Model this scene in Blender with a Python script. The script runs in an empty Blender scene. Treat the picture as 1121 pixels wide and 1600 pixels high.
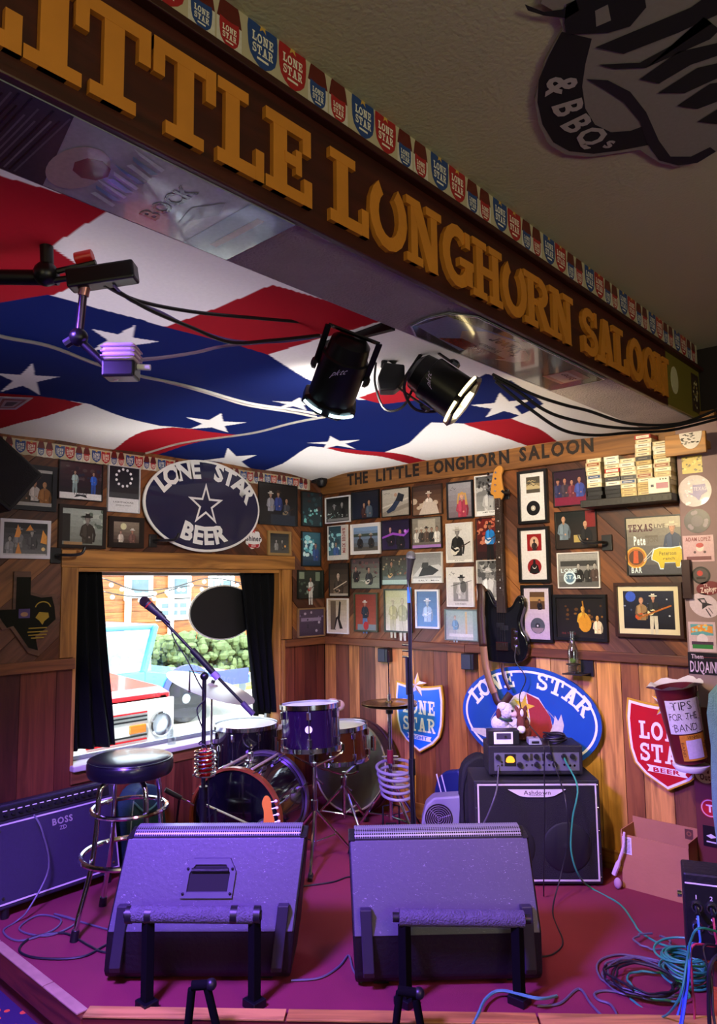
import bpy, bmesh, math, random
import numpy as np
from mathutils import Vector, Matrix
random.seed(7)
SC = bpy.context.scene
COL = SC.collection
PI = math.pi
R_ = math.radians

# ---------------------------------------------------------------- camera
CAM = Vector((3.9878, -4.0017, 1.56))
FOC = 1123.65                       # focal length in pixels of the 1121 x 1600 frame
YAW, PIT, ROL = 0.7350, 0.1023, -0.0119
FW = Vector((-math.sin(YAW) * math.cos(PIT), math.cos(YAW) * math.cos(PIT), math.sin(PIT)))
_r = Vector((math.cos(YAW), math.sin(YAW), 0)); _u = _r.cross(FW)
RT = math.cos(ROL) * _r + math.sin(ROL) * _u
UP = -math.sin(ROL) * _r + math.cos(ROL) * _u
cd = bpy.data.cameras.new('camera'); cam = bpy.data.objects.new('camera', cd); COL.objects.link(cam)
cd.sensor_fit = 'VERTICAL'; cd.sensor_height = 36.0; cd.lens = FOC / 1600 * 36.0
cd.clip_start = 0.02; cd.clip_end = 200
m = Matrix((RT, UP, -FW)).transposed().to_4x4(); m.translation = CAM
cam.matrix_world = m
SC.camera = cam

# ---------------------------------------------------------------- view
SC.view_settings.view_transform = 'Standard'; SC.view_settings.look = 'None'
SC.view_settings.gamma = 1; SC.view_settings.use_curve_mapping = False
SC.view_settings.exposure = 0.35
SC.cycles.use_denoising = True
SC.cycles.max_bounces = 8; SC.cycles.diffuse_bounces = 5; SC.cycles.glossy_bounces = 4
SC.cycles.transmission_bounces = 6; SC.cycles.transparent_max_bounces = 8
SC.cycles.sample_clamp_indirect = 6.0
SC.cycles.caustics_reflective = False; SC.cycles.caustics_refractive = False

# ---------------------------------------------------------------- sky, sun, lights
W = bpy.data.worlds.new('sky'); SC.world = W; W.use_nodes = True
nt = W.node_tree; bg = nt.nodes['Background']
bg.inputs['Color'].default_value = (0.80, 0.92, 1.0, 1); bg.inputs['Strength'].default_value = 6.0

def light(name, kind, loc, energy, color, target=None, **kw):
    l = bpy.data.lights.new(name, kind); l.energy = energy; l.color = color
    for k, v in kw.items(): setattr(l, k, v)
    o = bpy.data.objects.new(name, l); COL.objects.link(o); o.location = loc
    if target is not None:
        o.rotation_euler = (Vector(target) - Vector(loc)).to_track_quat('-Z', 'Y').to_euler()
    return o
light('sun', 'SUN', (2, -9, 9), 9.0, (1.0, 0.95, 0.85), (-1.0, -2.6, 0), angle=0.01)
# portal that tells the renderer where the daylight comes in (emits nothing itself)
_p = light('window_portal', 'AREA', (-0.16, -1.245, 1.14), 1.0, (1, 1, 1), (1, -1.245, 1.14), shape='RECTANGLE', size=1.57, size_y=1.1)
_p.data.cycles.is_portal = True
# stage lights hung over the audience in front of the stage: violet wash over the stage front
light('violet_stage_light', 'SPOT', (2.12, -3.62, 2.3), 1050.0, (0.27, 0.12, 1.0), (1.7, -1.95, 0.1), spot_size=R_(84), spot_blend=0.5, shadow_soft_size=0.22)
light('rose_stage_light', 'SPOT', (4.9, -2.9, 2.72), 120.0, (1.0, 0.26, 0.60), (1.95, -1.6, 0.0), spot_size=R_(40), spot_blend=0.6, shadow_soft_size=0.3)
# warm house lamps in the audience room behind the camera
light('house_lamp', 'POINT', (6.2, -3.2, 1.9), 62.0, (1.0, 0.88, 0.46), shadow_soft_size=0.15)
light('house_lamp', 'POINT', (4.6, -6.4, 1.9), 48.0, (1.0, 0.88, 0.46), shadow_soft_size=0.15)
# unseen fill lights added above the cloth canopy to brighten the flag
light('canopy_fill_light', 'AREA', (1.15, -1.15, 2.74), 22.0, (1.0, 0.95, 0.9), (1.15, -1.15, 0), shape='RECTANGLE', size=1.9, size_y=1.9)
light('canopy_fill_light', 'AREA', (1.9, -2.9, 2.74), 4.0, (0.95, 0.85, 1.0), (1.9, -2.9, 0), shape='RECTANGLE', size=0.9, size_y=1.2)
# neon signs and screens glowing at eye level on the far audience wall
light('neon_glow', 'AREA', (7.6, -5.2, 1.25), 22.0, (0.86, 0.94, 1.0), (2.0, -1.6, 2.2), shape='RECTANGLE', size=1.6, size_y=0.8)

# ---------------------------------------------------------------- placing: a photo pixel to a point on a real plane
def ray(px, py): return FW * FOC + RT * (px - 560.5) - UP * (py - 800)
def onx(px, py, x=0.0): d = ray(px, py); return CAM + d * ((x - CAM.x) / d.x)
def ony(px, py, y=0.0): d = ray(px, py); return CAM + d * ((y - CAM.y) / d.y)
def onz(px, py, z=0.0): d = ray(px, py); return CAM + d * ((z - CAM.z) / d.z)
def atd(px, py, d): return CAM + ray(px, py) / FOC * d
def depth(p): return (Vector(p) - CAM).dot(FW)

# ---------------------------------------------------------------- colours and materials
def lin(h):
    if not isinstance(h, str): return tuple(h)[:3]
    h = h.lstrip('#'); c = [int(h[i:i + 2], 16) / 255 for i in (0, 2, 4)]
    return tuple(x / 12.92 if x <= 0.04045 else ((x + 0.055) / 1.055) ** 2.4 for x in c)
MATS = {}
def mat(name, col, rough=0.5, metal=0.0, var=0.12, scale=8.0, bump=0.0, bscale=60.0, **kw):
    if name in MATS: return MATS[name]
    M = bpy.data.materials.new(name); M.use_nodes = True; MATS[name] = M
    t = M.node_tree; b = t.nodes['Principled BSDF']; c = lin(col)
    tc = t.nodes.new('ShaderNodeTexCoord'); n = t.nodes.new('ShaderNodeTexNoise')
    n.inputs['Scale'].default_value = scale; n.inputs['Detail'].default_value = 5
    t.links.new(tc.outputs['Object'], n.inputs['Vector'])
    mx = t.nodes.new('ShaderNodeMix'); mx.data_type = 'RGBA'
    mx.inputs['A'].default_value = (*[x * (1 - var) for x in c], 1)
    mx.inputs['B'].default_value = (*[min(1, x * (1 + var)) for x in c], 1)
    t.links.new(n.outputs['Fac'], mx.inputs['Factor'])
    t.links.new(mx.outputs['Result'], b.inputs['Base Color'])
    b.inputs['Roughness'].default_value = rough; b.inputs['Metallic'].default_value = metal
    if bump:
        n2 = t.nodes.new('ShaderNodeTexNoise'); n2.inputs['Scale'].default_value = bscale; n2.inputs['Detail'].default_value = 4
        t.links.new(tc.outputs['Object'], n2.inputs['Vector'])
        bp = t.nodes.new('ShaderNodeBump'); bp.inputs['Strength'].default_value = bump; bp.inputs['Distance'].default_value = 0.01
        t.links.new(n2.outputs['Fac'], bp.inputs['Height']); t.links.new(bp.outputs['Normal'], b.inputs['Normal'])
    for k, v in kw.items():
        b.inputs[k.replace('_', ' ')].default_value = (*lin(v), 1) if isinstance(v, str) else v
    return M
def emat(name, col, strength):
    M = mat(name, col, 0.4); b = M.node_tree.nodes['Principled BSDF']
    b.inputs['Emission Color'].default_value = (*lin(col), 1); b.inputs['Emission Strength'].default_value = strength
    return M
def wood(name, cols, gscale=1.0, rough=0.45, axis='Z', knots=True):
    """planks: colour picked per plank, grain along one axis"""
    M = bpy.data.materials.new(name); M.use_nodes = True; MATS[name] = M
    t = M.node_tree; b = t.nodes['Principled BSDF']; N = t.nodes.new; L = t.links.new
    oi = N('ShaderNodeObjectInfo'); cr = N('ShaderNodeValToRGB'); cr.color_ramp.interpolation = 'CONSTANT'
    el = cr.color_ramp.elements
    while len(el) > 1: el.remove(el[-1])
    el[0].position = 0; el[0].color = (*lin(cols[0]), 1)
    for i, c in enumerate(cols[1:]):
        e = el.new((i + 1) / len(cols)); e.color = (*lin(c), 1)
    L(oi.outputs['Random'], cr.inputs['Fac'])
    tc = N('ShaderNodeTexCoord'); mp = N('ShaderNodeMapping'); L(tc.outputs['Object'], mp.inputs['Vector'])
    s = {'Z': (14, 14, 1.1), 'X': (1.1, 14, 14), 'Y': (14, 1.1, 14)}[axis]
    mp.inputs['Scale'].default_value = [x * gscale for x in s]
    ad = N('ShaderNodeVectorMath'); ad.operation = 'ADD'; L(mp.outputs['Vector'], ad.inputs[0])
    cm = N('ShaderNodeMath'); cm.operation = 'MULTIPLY'; cm.inputs[1].default_value = 37; L(oi.outputs['Random'], cm.inputs[0]); L(cm.outputs[0], ad.inputs[1])
    n = N('ShaderNodeTexNoise'); n.inputs['Scale'].default_value = 1.6; n.inputs['Detail'].default_value = 6; n.inputs['Distortion'].default_value = 1.2
    L(ad.outputs[0], n.inputs['Vector'])
    r2 = N('ShaderNodeValToRGB'); e = r2.color_ramp.elements
    e[0].position = 0.33; e[0].color = (0.42, 0.36, 0.32, 1); e[1].position = 0.62; e[1].color = (1.12, 1.1, 1.05, 1)
    L(n.outputs['Fac'], r2.inputs['Fac'])
    mu = N('ShaderNodeMix'); mu.data_type = 'RGBA'; mu.blend_type = 'MULTIPLY'; mu.inputs['Factor'].default_value = 0.85
    L(cr.outputs['Color'], mu.inputs['A']); L(r2.outputs['Color'], mu.inputs['B'])
    out = mu.outputs['Result']
    if knots:
        v = N('ShaderNodeTexVoronoi'); v.inputs['Scale'].default_value = 0.55
        L(ad.outputs[0], v.inputs['Vector'])
        k = N('ShaderNodeValToRGB'); e = k.color_ramp.elements
        e[0].position = 0.03; e[0].color = (0.18, 0.1, 0.06, 1); e[1].position = 0.11; e[1].color = (1, 1, 1, 1)
        L(v.outputs['Distance'], k.inputs['Fac'])
        m2 = N('ShaderNodeMix'); m2.data_type = 'RGBA'; m2.blend_type = 'MULTIPLY'; m2.inputs['Factor'].default_value = 0.9
        L(out, m2.inputs['A']); L(k.outputs['Color'], m2.inputs['B']); out = m2.outputs['Result']
    L(out, b.inputs['Base Color']); b.inputs['Roughness'].default_value = rough
    bp = N('ShaderNodeBump'); bp.inputs['Strength'].default_value = 0.25; bp.inputs['Distance'].default_value = 0.004
    L(n.outputs['Fac'], bp.inputs['Height']); L(bp.outputs['Normal'], b.inputs['Normal'])
    return M
def colmat(name, rough=0.3, coat=0.0, grain=.1):
    """flat print: the ink colour is stored on the faces"""
    M = bpy.data.materials.new(name); M.use_nodes = True; MATS[name] = M
    t = M.node_tree; b = t.nodes['Principled BSDF']
    a = t.nodes.new('ShaderNodeVertexColor'); a.layer_name = 'Col'
    tc = t.nodes.new('ShaderNodeTexCoord'); n = t.nodes.new('ShaderNodeTexNoise'); n.inputs['Scale'].default_value = 90; n.inputs['Detail'].default_value = 3
    t.links.new(tc.outputs['Object'], n.inputs['Vector'])
    mr = t.nodes.new('ShaderNodeMapRange'); mr.inputs[1].default_value = 0.3; mr.inputs[2].default_value = 0.7; mr.inputs[3].default_value = 1 - grain; mr.inputs[4].default_value = 1 + grain * .6
    t.links.new(n.outputs['Fac'], mr.inputs[0])
    mx = t.nodes.new('ShaderNodeMix'); mx.data_type = 'RGBA'; mx.blend_type = 'MULTIPLY'; mx.inputs['Factor'].default_value = 1
    t.links.new(a.outputs['Color'], mx.inputs['A']); t.links.new(mr.outputs[0], mx.inputs['B'])
    t.links.new(mx.outputs['Result'], b.inputs['Base Color'])
    b.inputs['Roughness'].default_value = rough
    if coat: b.inputs['Coat Weight'].default_value = coat; b.inputs['Coat Roughness'].default_value = 0.04
    return M

# ---------------------------------------------------------------- mesh builder
def frame_of(d):
    d = Vector(d).normalized(); a = Vector((0, 0, 1)) if abs(d.z) < 0.9 else Vector((1, 0, 0))
    x = d.cross(a).normalized(); return x, x.cross(d).normalized(), d
class MB:
    def __init__(s): s.v = []; s.f = []; s.m = []; s.c = []
    def add(s, vs, fs, mi=0, col=None):
        b = len(s.v); s.v += [tuple(v) for v in vs]
        for f in fs: s.f.append(tuple(b + i for i in f)); s.m.append(mi); s.c.append(col)
        return s
    def box(s, c, d, mi=0, rz=0, M=None, col=None):
        x, y, z = d[0] / 2, d[1] / 2, d[2] / 2
        vs = [Vector((i * x, j * y, k * z)) for i in (-1, 1) for j in (-1, 1) for k in (-1, 1)]
        if M is not None: vs = [M @ v for v in vs]
        if rz: q = Matrix.Rotation(rz, 3, 'Z'); vs = [q @ v for v in vs]
        c = Vector(c); vs = [v + c for v in vs]
        return s.add(vs, [(0, 1, 3, 2), (4, 6, 7, 5), (0, 4, 5, 1), (2, 3, 7, 6), (0, 2, 6, 4), (1, 5, 7, 3)], mi, col)
    def b2(s, lo, hi, mi=0, col=None):
        lo = Vector(lo); hi = Vector(hi); return s.box((lo + hi) / 2, hi - lo, mi, col=col)
    def bar(s, a, b, w, h, mi=0):
        a = Vector(a); b = Vector(b); x, y, d = frame_of(b - a); vs = []
        for p in (a, b):
            for i, j in ((-1, -1), (1, -1), (1, 1), (-1, 1)): vs.append(p + x * (i * w / 2) + y * (j * h / 2))
        return s.add(vs, [(3, 2, 1, 0), (4, 5, 6, 7), (0, 1, 5, 4), (1, 2, 6, 5), (2, 3, 7, 6), (3, 0, 4, 7)], mi)
    def cyl(s, a, b, r, r2=None, n=14, mi=0, caps=True):
        return s.tube([a, b], [r, r if r2 is None else r2], n, mi, caps)
    def tube(s, pts, r, n=8, mi=0, caps=True, closed=False):
        pts = [Vector(p) for p in pts]; k = len(pts)
        rs = r if isinstance(r, (list, tuple)) else [r] * k
        vs = []; nx = None
        for i, p in enumerate(pts):
            if closed: d = pts[(i + 1) % k] - pts[i - 1]
            else: d = pts[min(i + 1, k - 1)] - pts[max(i - 1, 0)]
            if d.length < 1e-9: d = Vector((0, 0, 1))
            d.normalize()
            if nx is None: nx = frame_of(d)[0]
            else:
                nx = nx - d * nx.dot(d)
                nx = nx.normalized() if nx.length > 1e-6 else frame_of(d)[0]
            ny = d.cross(nx)
            for j in range(n):
                t = 2 * PI * j / n; vs.append(p + (nx * math.cos(t) + ny * math.sin(t)) * rs[i])
        fs = []
        for i in range(k if closed else k - 1):
            for j in range(n):
                a = i * n; b = ((i + 1) % k) * n; j2 = (j + 1) % n
                fs.append((a + j, a + j2, b + j2, b + j))
        if caps and not closed: fs.append(tuple(range(n))[::-1]); fs.append(tuple((k - 1) * n + j for j in range(n)))
        return s.add(vs, fs, mi)
    def lathe(s, prof, o=(0, 0, 0), ax=(0, 0, 1), n=24, mi=0, sy=1.0):
        x, y, d = frame_of(ax); o = Vector(o); vs = []
        for r, z in prof:
            for j in range(n):
                t = 2 * PI * j / n; vs.append(o + d * z + (x * math.cos(t) + y * (math.sin(t) * sy)) * r)
        fs = []; k = len(prof)
        for i in range(k - 1):
            for j in range(n):
                j2 = (j + 1) % n; fs.append((i * n + j, i * n + j2, (i + 1) * n + j2, (i + 1) * n + j))
        near = math.hypot(prof[0][0] - prof[-1][0], prof[0][1] - prof[-1][1]) < .3 * prof[0][0]
        if prof[0][0] > 1e-5 and not near: fs.append(tuple(range(n))[::-1])
        if prof[-1][0] > 1e-5 and not near: fs.append(tuple((k - 1) * n + j for j in range(n)))
        return s.add(vs, fs, mi)
    def torus(s, o, ax, R, r, n=32, m=8, mi=0, a0=0, a1=2 * PI):
        x, y, d = frame_of(ax); o = Vector(o); full = abs(a1 - a0 - 2 * PI) < 1e-6
        k = n if full else n + 1
        return s.tube([o + (x * math.cos(a0 + (a1 - a0) * i / n) + y * math.sin(a0 + (a1 - a0) * i / n)) * R for i in range(k)], r, m, mi, True, full)
    def ball(s, o, r, n=14, m=9, mi=0, M=None):
        rx, ry, rz = r if isinstance(r, (tuple, list)) else (r, r, r); o = Vector(o); vs = []; fs = []
        for i in range(m + 1):
            p = PI * i / m
            for j in range(n):
                t = 2 * PI * j / n; v = Vector((rx * math.sin(p) * math.cos(t), ry * math.sin(p) * math.sin(t), rz * math.cos(p)))
                vs.append(o + (M @ v if M is not None else v))
        for i in range(m):
            for j in range(n):
                j2 = (j + 1) % n; fs.append((i * n + j, (i + 1) * n + j, (i + 1) * n + j2, i * n + j2))
        return s.add(vs, fs, mi)
    def prism(s, poly, y0, y1, mi=0, mi2=None):
        """outline in the local x-z plane, thickness along y (front at y0)"""
        k = len(poly); vs = [(x, y0, z) for x, z in poly] + [(x, y1, z) for x, z in poly]
        s.add(vs, [tuple(range(k))], mi)
        b = len(s.v) - 2 * k
        for f in [tuple(range(2 * k - 1, k - 1, -1))] + [(i, i + k, (i + 1) % k + k, (i + 1) % k) for i in range(k)]:
            s.f.append(tuple(b + i for i in f)); s.m.append(mi if mi2 is None else mi2); s.c.append(None)
        return s
    def flat(s, poly, y, mi=0, col=None):
        return s.add([(x, y, z) for x, z in poly], [tuple(range(len(poly)))], mi, col)
    def ring(s, cx, cz, rx, rz, w, y, mi=0, col=None, a0=0, a1=2 * PI, n=40):
        vs = []; 
        for i in range(n + 1):
            t = a0 + (a1 - a0) * i / n
            vs += [(cx + rx * math.cos(t), y, cz + rz * math.sin(t)), (cx + (rx - w) * math.cos(t), y, cz + (rz - w) * math.sin(t))]
        return s.add(vs, [(2 * i, 2 * i + 2, 2 * i + 3, 2 * i + 1) for i in range(n)], mi, col)
    def map(s, fn): s.v = [tuple(fn(Vector(v))) for v in s.v]; return s
    def build(s, name, mats, parent=None, smooth=False, bevel=0, seg=2):
        me = bpy.data.meshes.new(name); me.from_pydata(s.v, [], s.f)
        for M in (mats if isinstance(mats, (list, tuple)) else [mats]): me.materials.append(M)
        me.polygons.foreach_set('material_index', s.m)
        if any(c is not None for c in s.c):
            at = me.color_attributes.new('Col', 'FLOAT_COLOR', 'CORNER'); buf = []
            for f, c in zip(s.f, s.c):
                c = (*lin(c), 1.0) if c is not None else (0.5, 0.5, 0.5, 1.0)
                for _ in f: buf += c
            at.data.foreach_set('color', buf)
        bm = bmesh.new(); bm.from_mesh(me); bmesh.ops.recalc_face_normals(bm, faces=bm.faces[:]); bm.to_mesh(me); bm.free()
        if smooth:
            me.polygons.foreach_set('use_smooth', [True] * len(me.polygons))
            try: me.set_sharp_from_angle(angle=R_(40))
            except Exception: pass
        me.update()
        o = bpy.data.objects.new(name, me); COL.objects.link(o)
        if parent is not None: o.parent = parent
        if bevel:
            bv = o.modifiers.new('bevel', 'BEVEL'); bv.width = bevel; bv.segments = seg; bv.limit_method = 'ANGLE'
        return o
def tag(o, label=None, cat=None, group=None, kind=None):
    if label: o['label'] = label
    if cat: o['category'] = cat
    if group: o['group'] = group
    if kind: o['kind'] = kind
    return o
def T(name, label, cat, loc=(0, 0, 0), rz=0.0, group=None, kind=None):
    o = bpy.data.objects.new(name, None); COL.objects.link(o); o.empty_display_size = 0.05
    o.location = loc; o.rotation_euler = (0, 0, rz)
    return tag(o, label, cat, group, kind)
def solo(mb, name, mats, label, cat, group=None, smooth=False, bevel=0, kind=None):
    """a thing of one mesh, its origin moved to its base"""
    xs = [v[0] for v in mb.v]; ys = [v[1] for v in mb.v]; zs = [v[2] for v in mb.v]
    o = Vector(((min(xs) + max(xs)) / 2, (min(ys) + max(ys)) / 2, min(zs)))
    mb.map(lambda v: v - o); ob = mb.build(name, mats, None, smooth, bevel); ob.location = o
    return tag(ob, label, cat, group, kind)
def struct(mb, name, mats, smooth=False, bevel=0):
    return tag(mb.build(name, mats, None, smooth, bevel), kind='structure')
def dup(root, loc=None, rz=None, label=None, group=None):
    r = root.copy(); COL.objects.link(r)
    if loc is not None: r.location = loc
    if rz is not None: r.rotation_euler = (0, 0, rz)
    if label: r['label'] = label
    if group: r['group'] = group
    for ch in list(root.children):
        c = ch.copy(); COL.objects.link(c); c.parent = r
        for g in ch.children:
            d = g.copy(); COL.objects.link(d); d.parent = c
    return r
def smooth_path(pts, k=6):
    """Catmull-Rom through the points"""
    P = [Vector(p) for p in pts]; out = []
    for i in range(len(P) - 1):
        a = P[max(i - 1, 0)]; b = P[i]; c = P[i + 1]; d = P[min(i + 2, len(P) - 1)]
        for j in range(k):
            t = j / k
            out.append(0.5 * ((2 * b) + (c - a) * t + (2 * a - 5 * b + 4 * c - d) * t * t + (3 * b - a - 3 * c + d) * t ** 3))
    out.append(P[-1]); return out
def cable(name, pts, r, M, label, group=None, k=6, n=6):
    return solo(MB().tube(smooth_path(pts, k), r, n), name, M, label, 'cable', group, True)

# ---------------------------------------------------------------- lettering
def arcpts(cx, cy, rx, ry, a0, a1, n=10):
    return [(cx + rx * math.cos(R_(a0 + (a1 - a0) * i / n)), cy + ry * math.sin(R_(a0 + (a1 - a0) * i / n))) for i in range(n + 1)]
def _ring(cx, cy, rx, ry, w, a0=0, a1=360, n=14):
    o = arcpts(cx, cy, rx, ry, a0, a1, n); i = arcpts(cx, cy, rx - w, ry - w, a0, a1, n)
    return [[o[k], o[k + 1], i[k + 1], i[k]] for k in range(n)]
def _rc(x0, y0, x1, y1): return [(x0, y0), (x1, y0), (x1, y1), (x0, y1)]
def _slab(ch):
    q = _rc; s = .13
    if ch == 'L': return .74, [q(.12, 0, .34, 1), q(0, 0, .74, .16), q(0, .86, .48, 1), q(.6, 0, .74, .38)]
    if ch == 'I': return .46, [q(.12, 0, .34, 1), q(0, 0, .46, .14), q(0, .86, .46, 1)]
    if ch == 'T': return .82, [q(.3, 0, .52, 1), q(.16, 0, .66, .14), q(0, .85, .82, 1), q(0, .6, .14, 1), q(.68, .6, .82, 1)]
    if ch == 'E': return .76, [q(.12, 0, .34, 1), q(0, 0, .76, .15), q(0, .85, .74, 1), q(.62, 0, .76, .34), q(.6, .66, .74, 1), q(.3, .43, .56, .57), q(.48, .34, .58, .66)]
    if ch == 'O': return .84, _ring(.42, .5, .42, .52, .2)
    if ch == 'U': return .84, _ring(.42, .5, .42, .52, .2, 120, 420) 
    if ch == 'N': return .94, [q(.12, 0, .29, 1), q(.65, 0, .82, 1), [(.1, 1), (.36, 1), (.84, 0), (.58, 0)], q(0, 0, .42, .13), q(0, .87, .36, 1), q(.52, .87, .94, 1)]
    if ch == 'G': return .86, _ring(.42, .5, .42, .52, .2, 45, 345) + [q(.46, .36, .86, .5), q(.64, .08, .82, .5), q(.62, .7, .76, .96)]
    if ch == 'H': return .96, [q(.12, 0, .33, 1), q(.63, 0, .84, 1), q(.2, .43, .7, .58), q(0, 0, .44, .13), q(0, .87, .44, 1), q(.52, 0, .96, .13), q(.52, .87, .96, 1)]
    if ch == 'R': return .88, [q(.12, 0, .33, 1), q(0, 0, .44, .13), q(0, .87, .5, 1), q(.3, .42, .5, .55)] + _ring(.48, .71, .33, .29, .19, -90, 90, 8) + [[(.38, .48), (.6, .48), (.84, .1), (.6, .06)], q(.6, 0, .9, .13)]
    if ch == 'S': return .72, _ring(.36, .735, .34, .285, .18, 30, 270, 10) + _ring(.36, .285, .36, .295, .18, -150, 90, 10) + [q(.56, .66, .68, .98), q(.02, .02, .14, .36)]
    if ch == 'A': return .94, [[(.14, 0), (.34, 0), (.56, 1), (.36, 1)], [(.58, 0), (.82, 0), (.6, 1), (.38, 1)], q(.26, .26, .7, .4), q(0, 0, .42, .13), q(.5, 0, .96, .13)]
    if ch == 'B': return .84, [q(.12, 0, .33, 1), q(0, 0, .48, .14), q(0, .86, .48, 1), q(.3, .44, .5, .57)] + _ring(.46, .73, .33, .27, .18, -90, 90, 8) + _ring(.46, .28, .38, .28, .19, -90, 90, 8)
    return .4, []
_GC = {}
def glyph(ch, font='sans', bold=0.0):
    """(width, [polygons]) with cap height 1, from the built-in font or the slab alphabet"""
    key = (ch, font, bold)
    if key in _GC: return _GC[key]
    if ch == ' ': r = (.38, [])
    elif font == 'slab' and _slab(ch)[1]: r = _slab(ch)
    else:
        c = bpy.data.curves.new('glyph', 'FONT'); c.body = ch; c.size = 1; c.offset = max(bold, .03) if font == 'slab' else bold; c.resolution_u = 2
        o = bpy.data.objects.new('glyph', c); COL.objects.link(o)
        me = o.to_mesh(); k = 1 / 0.73
        vs = [(v.co.x * k, v.co.y * k) for v in me.vertices]
        ps = [[vs[i] for i in p.vertices] for p in me.polygons]
        o.to_mesh_clear(); bpy.data.objects.remove(o); bpy.data.curves.remove(c)
        if vs:
            x0 = min(v[0] for v in vs); x1 = max(v[0] for v in vs)
            r = (x1 - x0, [[(x - x0, y) for x, y in p] for p in ps])
        else: r = (.3, [])
    _GC[key] = r; return r
def lay(txt, h, font='sans', bold=0.0, gap=.1, sx=1.0):
    """glyph polygons of a line, centred on x, base line at 0"""
    x = 0; out = []
    for ch in txt:
        w, ps = glyph(ch, font, bold); out.append((x + w / 2, w, ps)); x += w + gap
    tot = x - gap
    return [((cx - tot / 2) * h * sx, w * h * sx, [[((px - w / 2) * h * sx, py * h) for px, py in p] for p in ps]) for cx, w, ps in out], tot * h * sx
def text(mb, txt, cx, cz, h, y, mi=0, col=None, font='sans', bold=0.0, gap=.12, fit=None, sx=1.0, rot=0.0, depth=0.0, vert=False):
    gl, tot = lay(txt, h, font, bold, gap, sx)
    k = fit / tot if fit and tot > 0 else 1.0
    ca, sa = math.cos(rot), math.sin(rot)
    for gx, w, ps in gl:
        for p in ps:
            q = []
            for px, pz in p:
                X = (gx + px) * k; Z = pz - h / 2
                q.append((cx + X * ca - Z * sa, cz + X * sa + Z * ca))
            _k[0] += 1; e = (_k[0] % 12) * (2e-5 if font == 'slab' else 0)
            if depth: mb.prism(q, y - e * 4, y + depth, mi)
            else: mb.flat(q, y - e, mi, col)
    return mb
_k = [0]
def arctext(mb, txt, cx, cz, rx, rz, h, y, a_mid, span, mi=0, col=None, font='sans', bold=0.0, flip=False, depth=0.0):
    """letters along an ellipse; angles in degrees, flip for the lower side"""
    gl, tot = lay(txt, h, font, bold)
    for gx, w, ps in gl:
        a = R_(a_mid + (gx / tot) * span * (1 if flip else -1))
        ox, oz = cx + rx * math.cos(a), cz + rz * math.sin(a)
        nx, nz = math.cos(a) / rx, math.sin(a) / rz; l = math.hypot(nx, nz); nx /= l; nz /= l
        if flip: nx, nz = -nx, -nz
        tx, tz = nz, -nx
        for p in ps:
            q = [(ox + tx * px + nx * pz, oz + tz * px + nz * pz) for px, pz in p]
            _k[0] += 1; e = (_k[0] % 12) * (2e-5 if font == 'slab' else 0)
            if depth: mb.prism(q, y - e * 4, y + depth, mi)
            else: mb.flat(q, y - e, mi, col)
    return mb
def star2(cx, cz, r, r2=None, a=90, n=5):
    r2 = r * .382 if r2 is None else r2
    return [(cx + (r if i % 2 == 0 else r2) * math.cos(R_(a + 180 / n * i)), cz + (r if i % 2 == 0 else r2) * math.sin(R_(a + 180 / n * i))) for i in range(2 * n)]
def ell2(cx, cz, rx, rz, n=28): return [(cx + rx * math.cos(2 * PI * i / n), cz + rz * math.sin(2 * PI * i / n)) for i in range(n)]
def shield2(cx, cz, w, h, k=8):
    """shield outline, concave top edge, point at the bottom"""
    p = []
    for i in range(k + 1):
        t = i / k; p.append((cx - w / 2 + w * t, cz + h * .5 - h * .05 * math.sin(PI * t)))
    side = [(0, .5), (-.03, .3), (-.02, .1), (.0, -.08), (.06, -.24), (.2, -.36), (.5, -.5)]
    p += [(cx + w / 2 - w * a, cz + h * b) for a, b in side[1:]]
    p += [(cx - w / 2 + w * a, cz + h * b) for a, b in side[-2:0:-1]]
    return p
def clip(poly, x0, z0, x1, z1):
    def cut(P, f, inter):
        out = []
        for i in range(len(P)):
            a, b = P[i - 1], P[i]
            if f(b):
                if not f(a): out.append(inter(a, b))
                out.append(b)
            elif f(a): out.append(inter(a, b))
        return out
    def ix(x): return lambda a, b: (x, a[1] + (b[1] - a[1]) * (x - a[0]) / (b[0] - a[0]))
    def iz(z): return lambda a, b: (a[0] + (b[0] - a[0]) * (z - a[1]) / (b[1] - a[1]), z)
    for f, g in ((lambda p: p[0] >= x0, ix(x0)), (lambda p: p[0] <= x1, ix(x1)), (lambda p: p[1] >= z0, iz(z0)), (lambda p: p[1] <= z1, iz(z1))):
        if poly: poly = cut(poly, f, g)
    return poly

# ---------------------------------------------------------------- shared materials
M_black = mat('black_plastic', '#101012', 0.42, var=.3)
M_tolex = mat('black_tolex', '#141318', 0.55, var=.3, bump=.4, bscale=220)
M_chrome = mat('chrome', '#d8dade', 0.12, 1.0, var=.05)
M_steel = mat('dark_steel', '#3a3a40', 0.35, .9)
M_white = mat('white_paint', '#e9e7e2', 0.4)
M_cream = mat('cream_card', '#e2d8bd', 0.6)
M_print = colmat('print_ink', 0.35, 0.25)
M_sign = colmat('sign_enamel', 0.35, 0.15)
M_fabric = mat('black_cloth', '#0b0c10', 0.75, bump=.3, bscale=150)
M_gold = mat('gold_paint', '#d9a928', 0.4, .3)
W_plank = wood('wainscot_wood', ['#8a5428', '#cf9446', '#a96c30', '#dca65e', '#74462a', '#cc9c5c', '#bd843e', '#d39a4c'])
W_dark = wood('diagonal_wood', ['#5a3018', '#7c4a26', '#4a2818', '#8a5a34', '#6a4434', '#9a6232'], axis='X')
W_red = wood('red_brown_wood', ['#5c2a1a', '#6e3620', '#4e2216', '#7a4028'])
W_trim = wood('yellow_pine_trim', ['#b07a3c', '#a36f35'], axis='X', knots=False)
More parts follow.
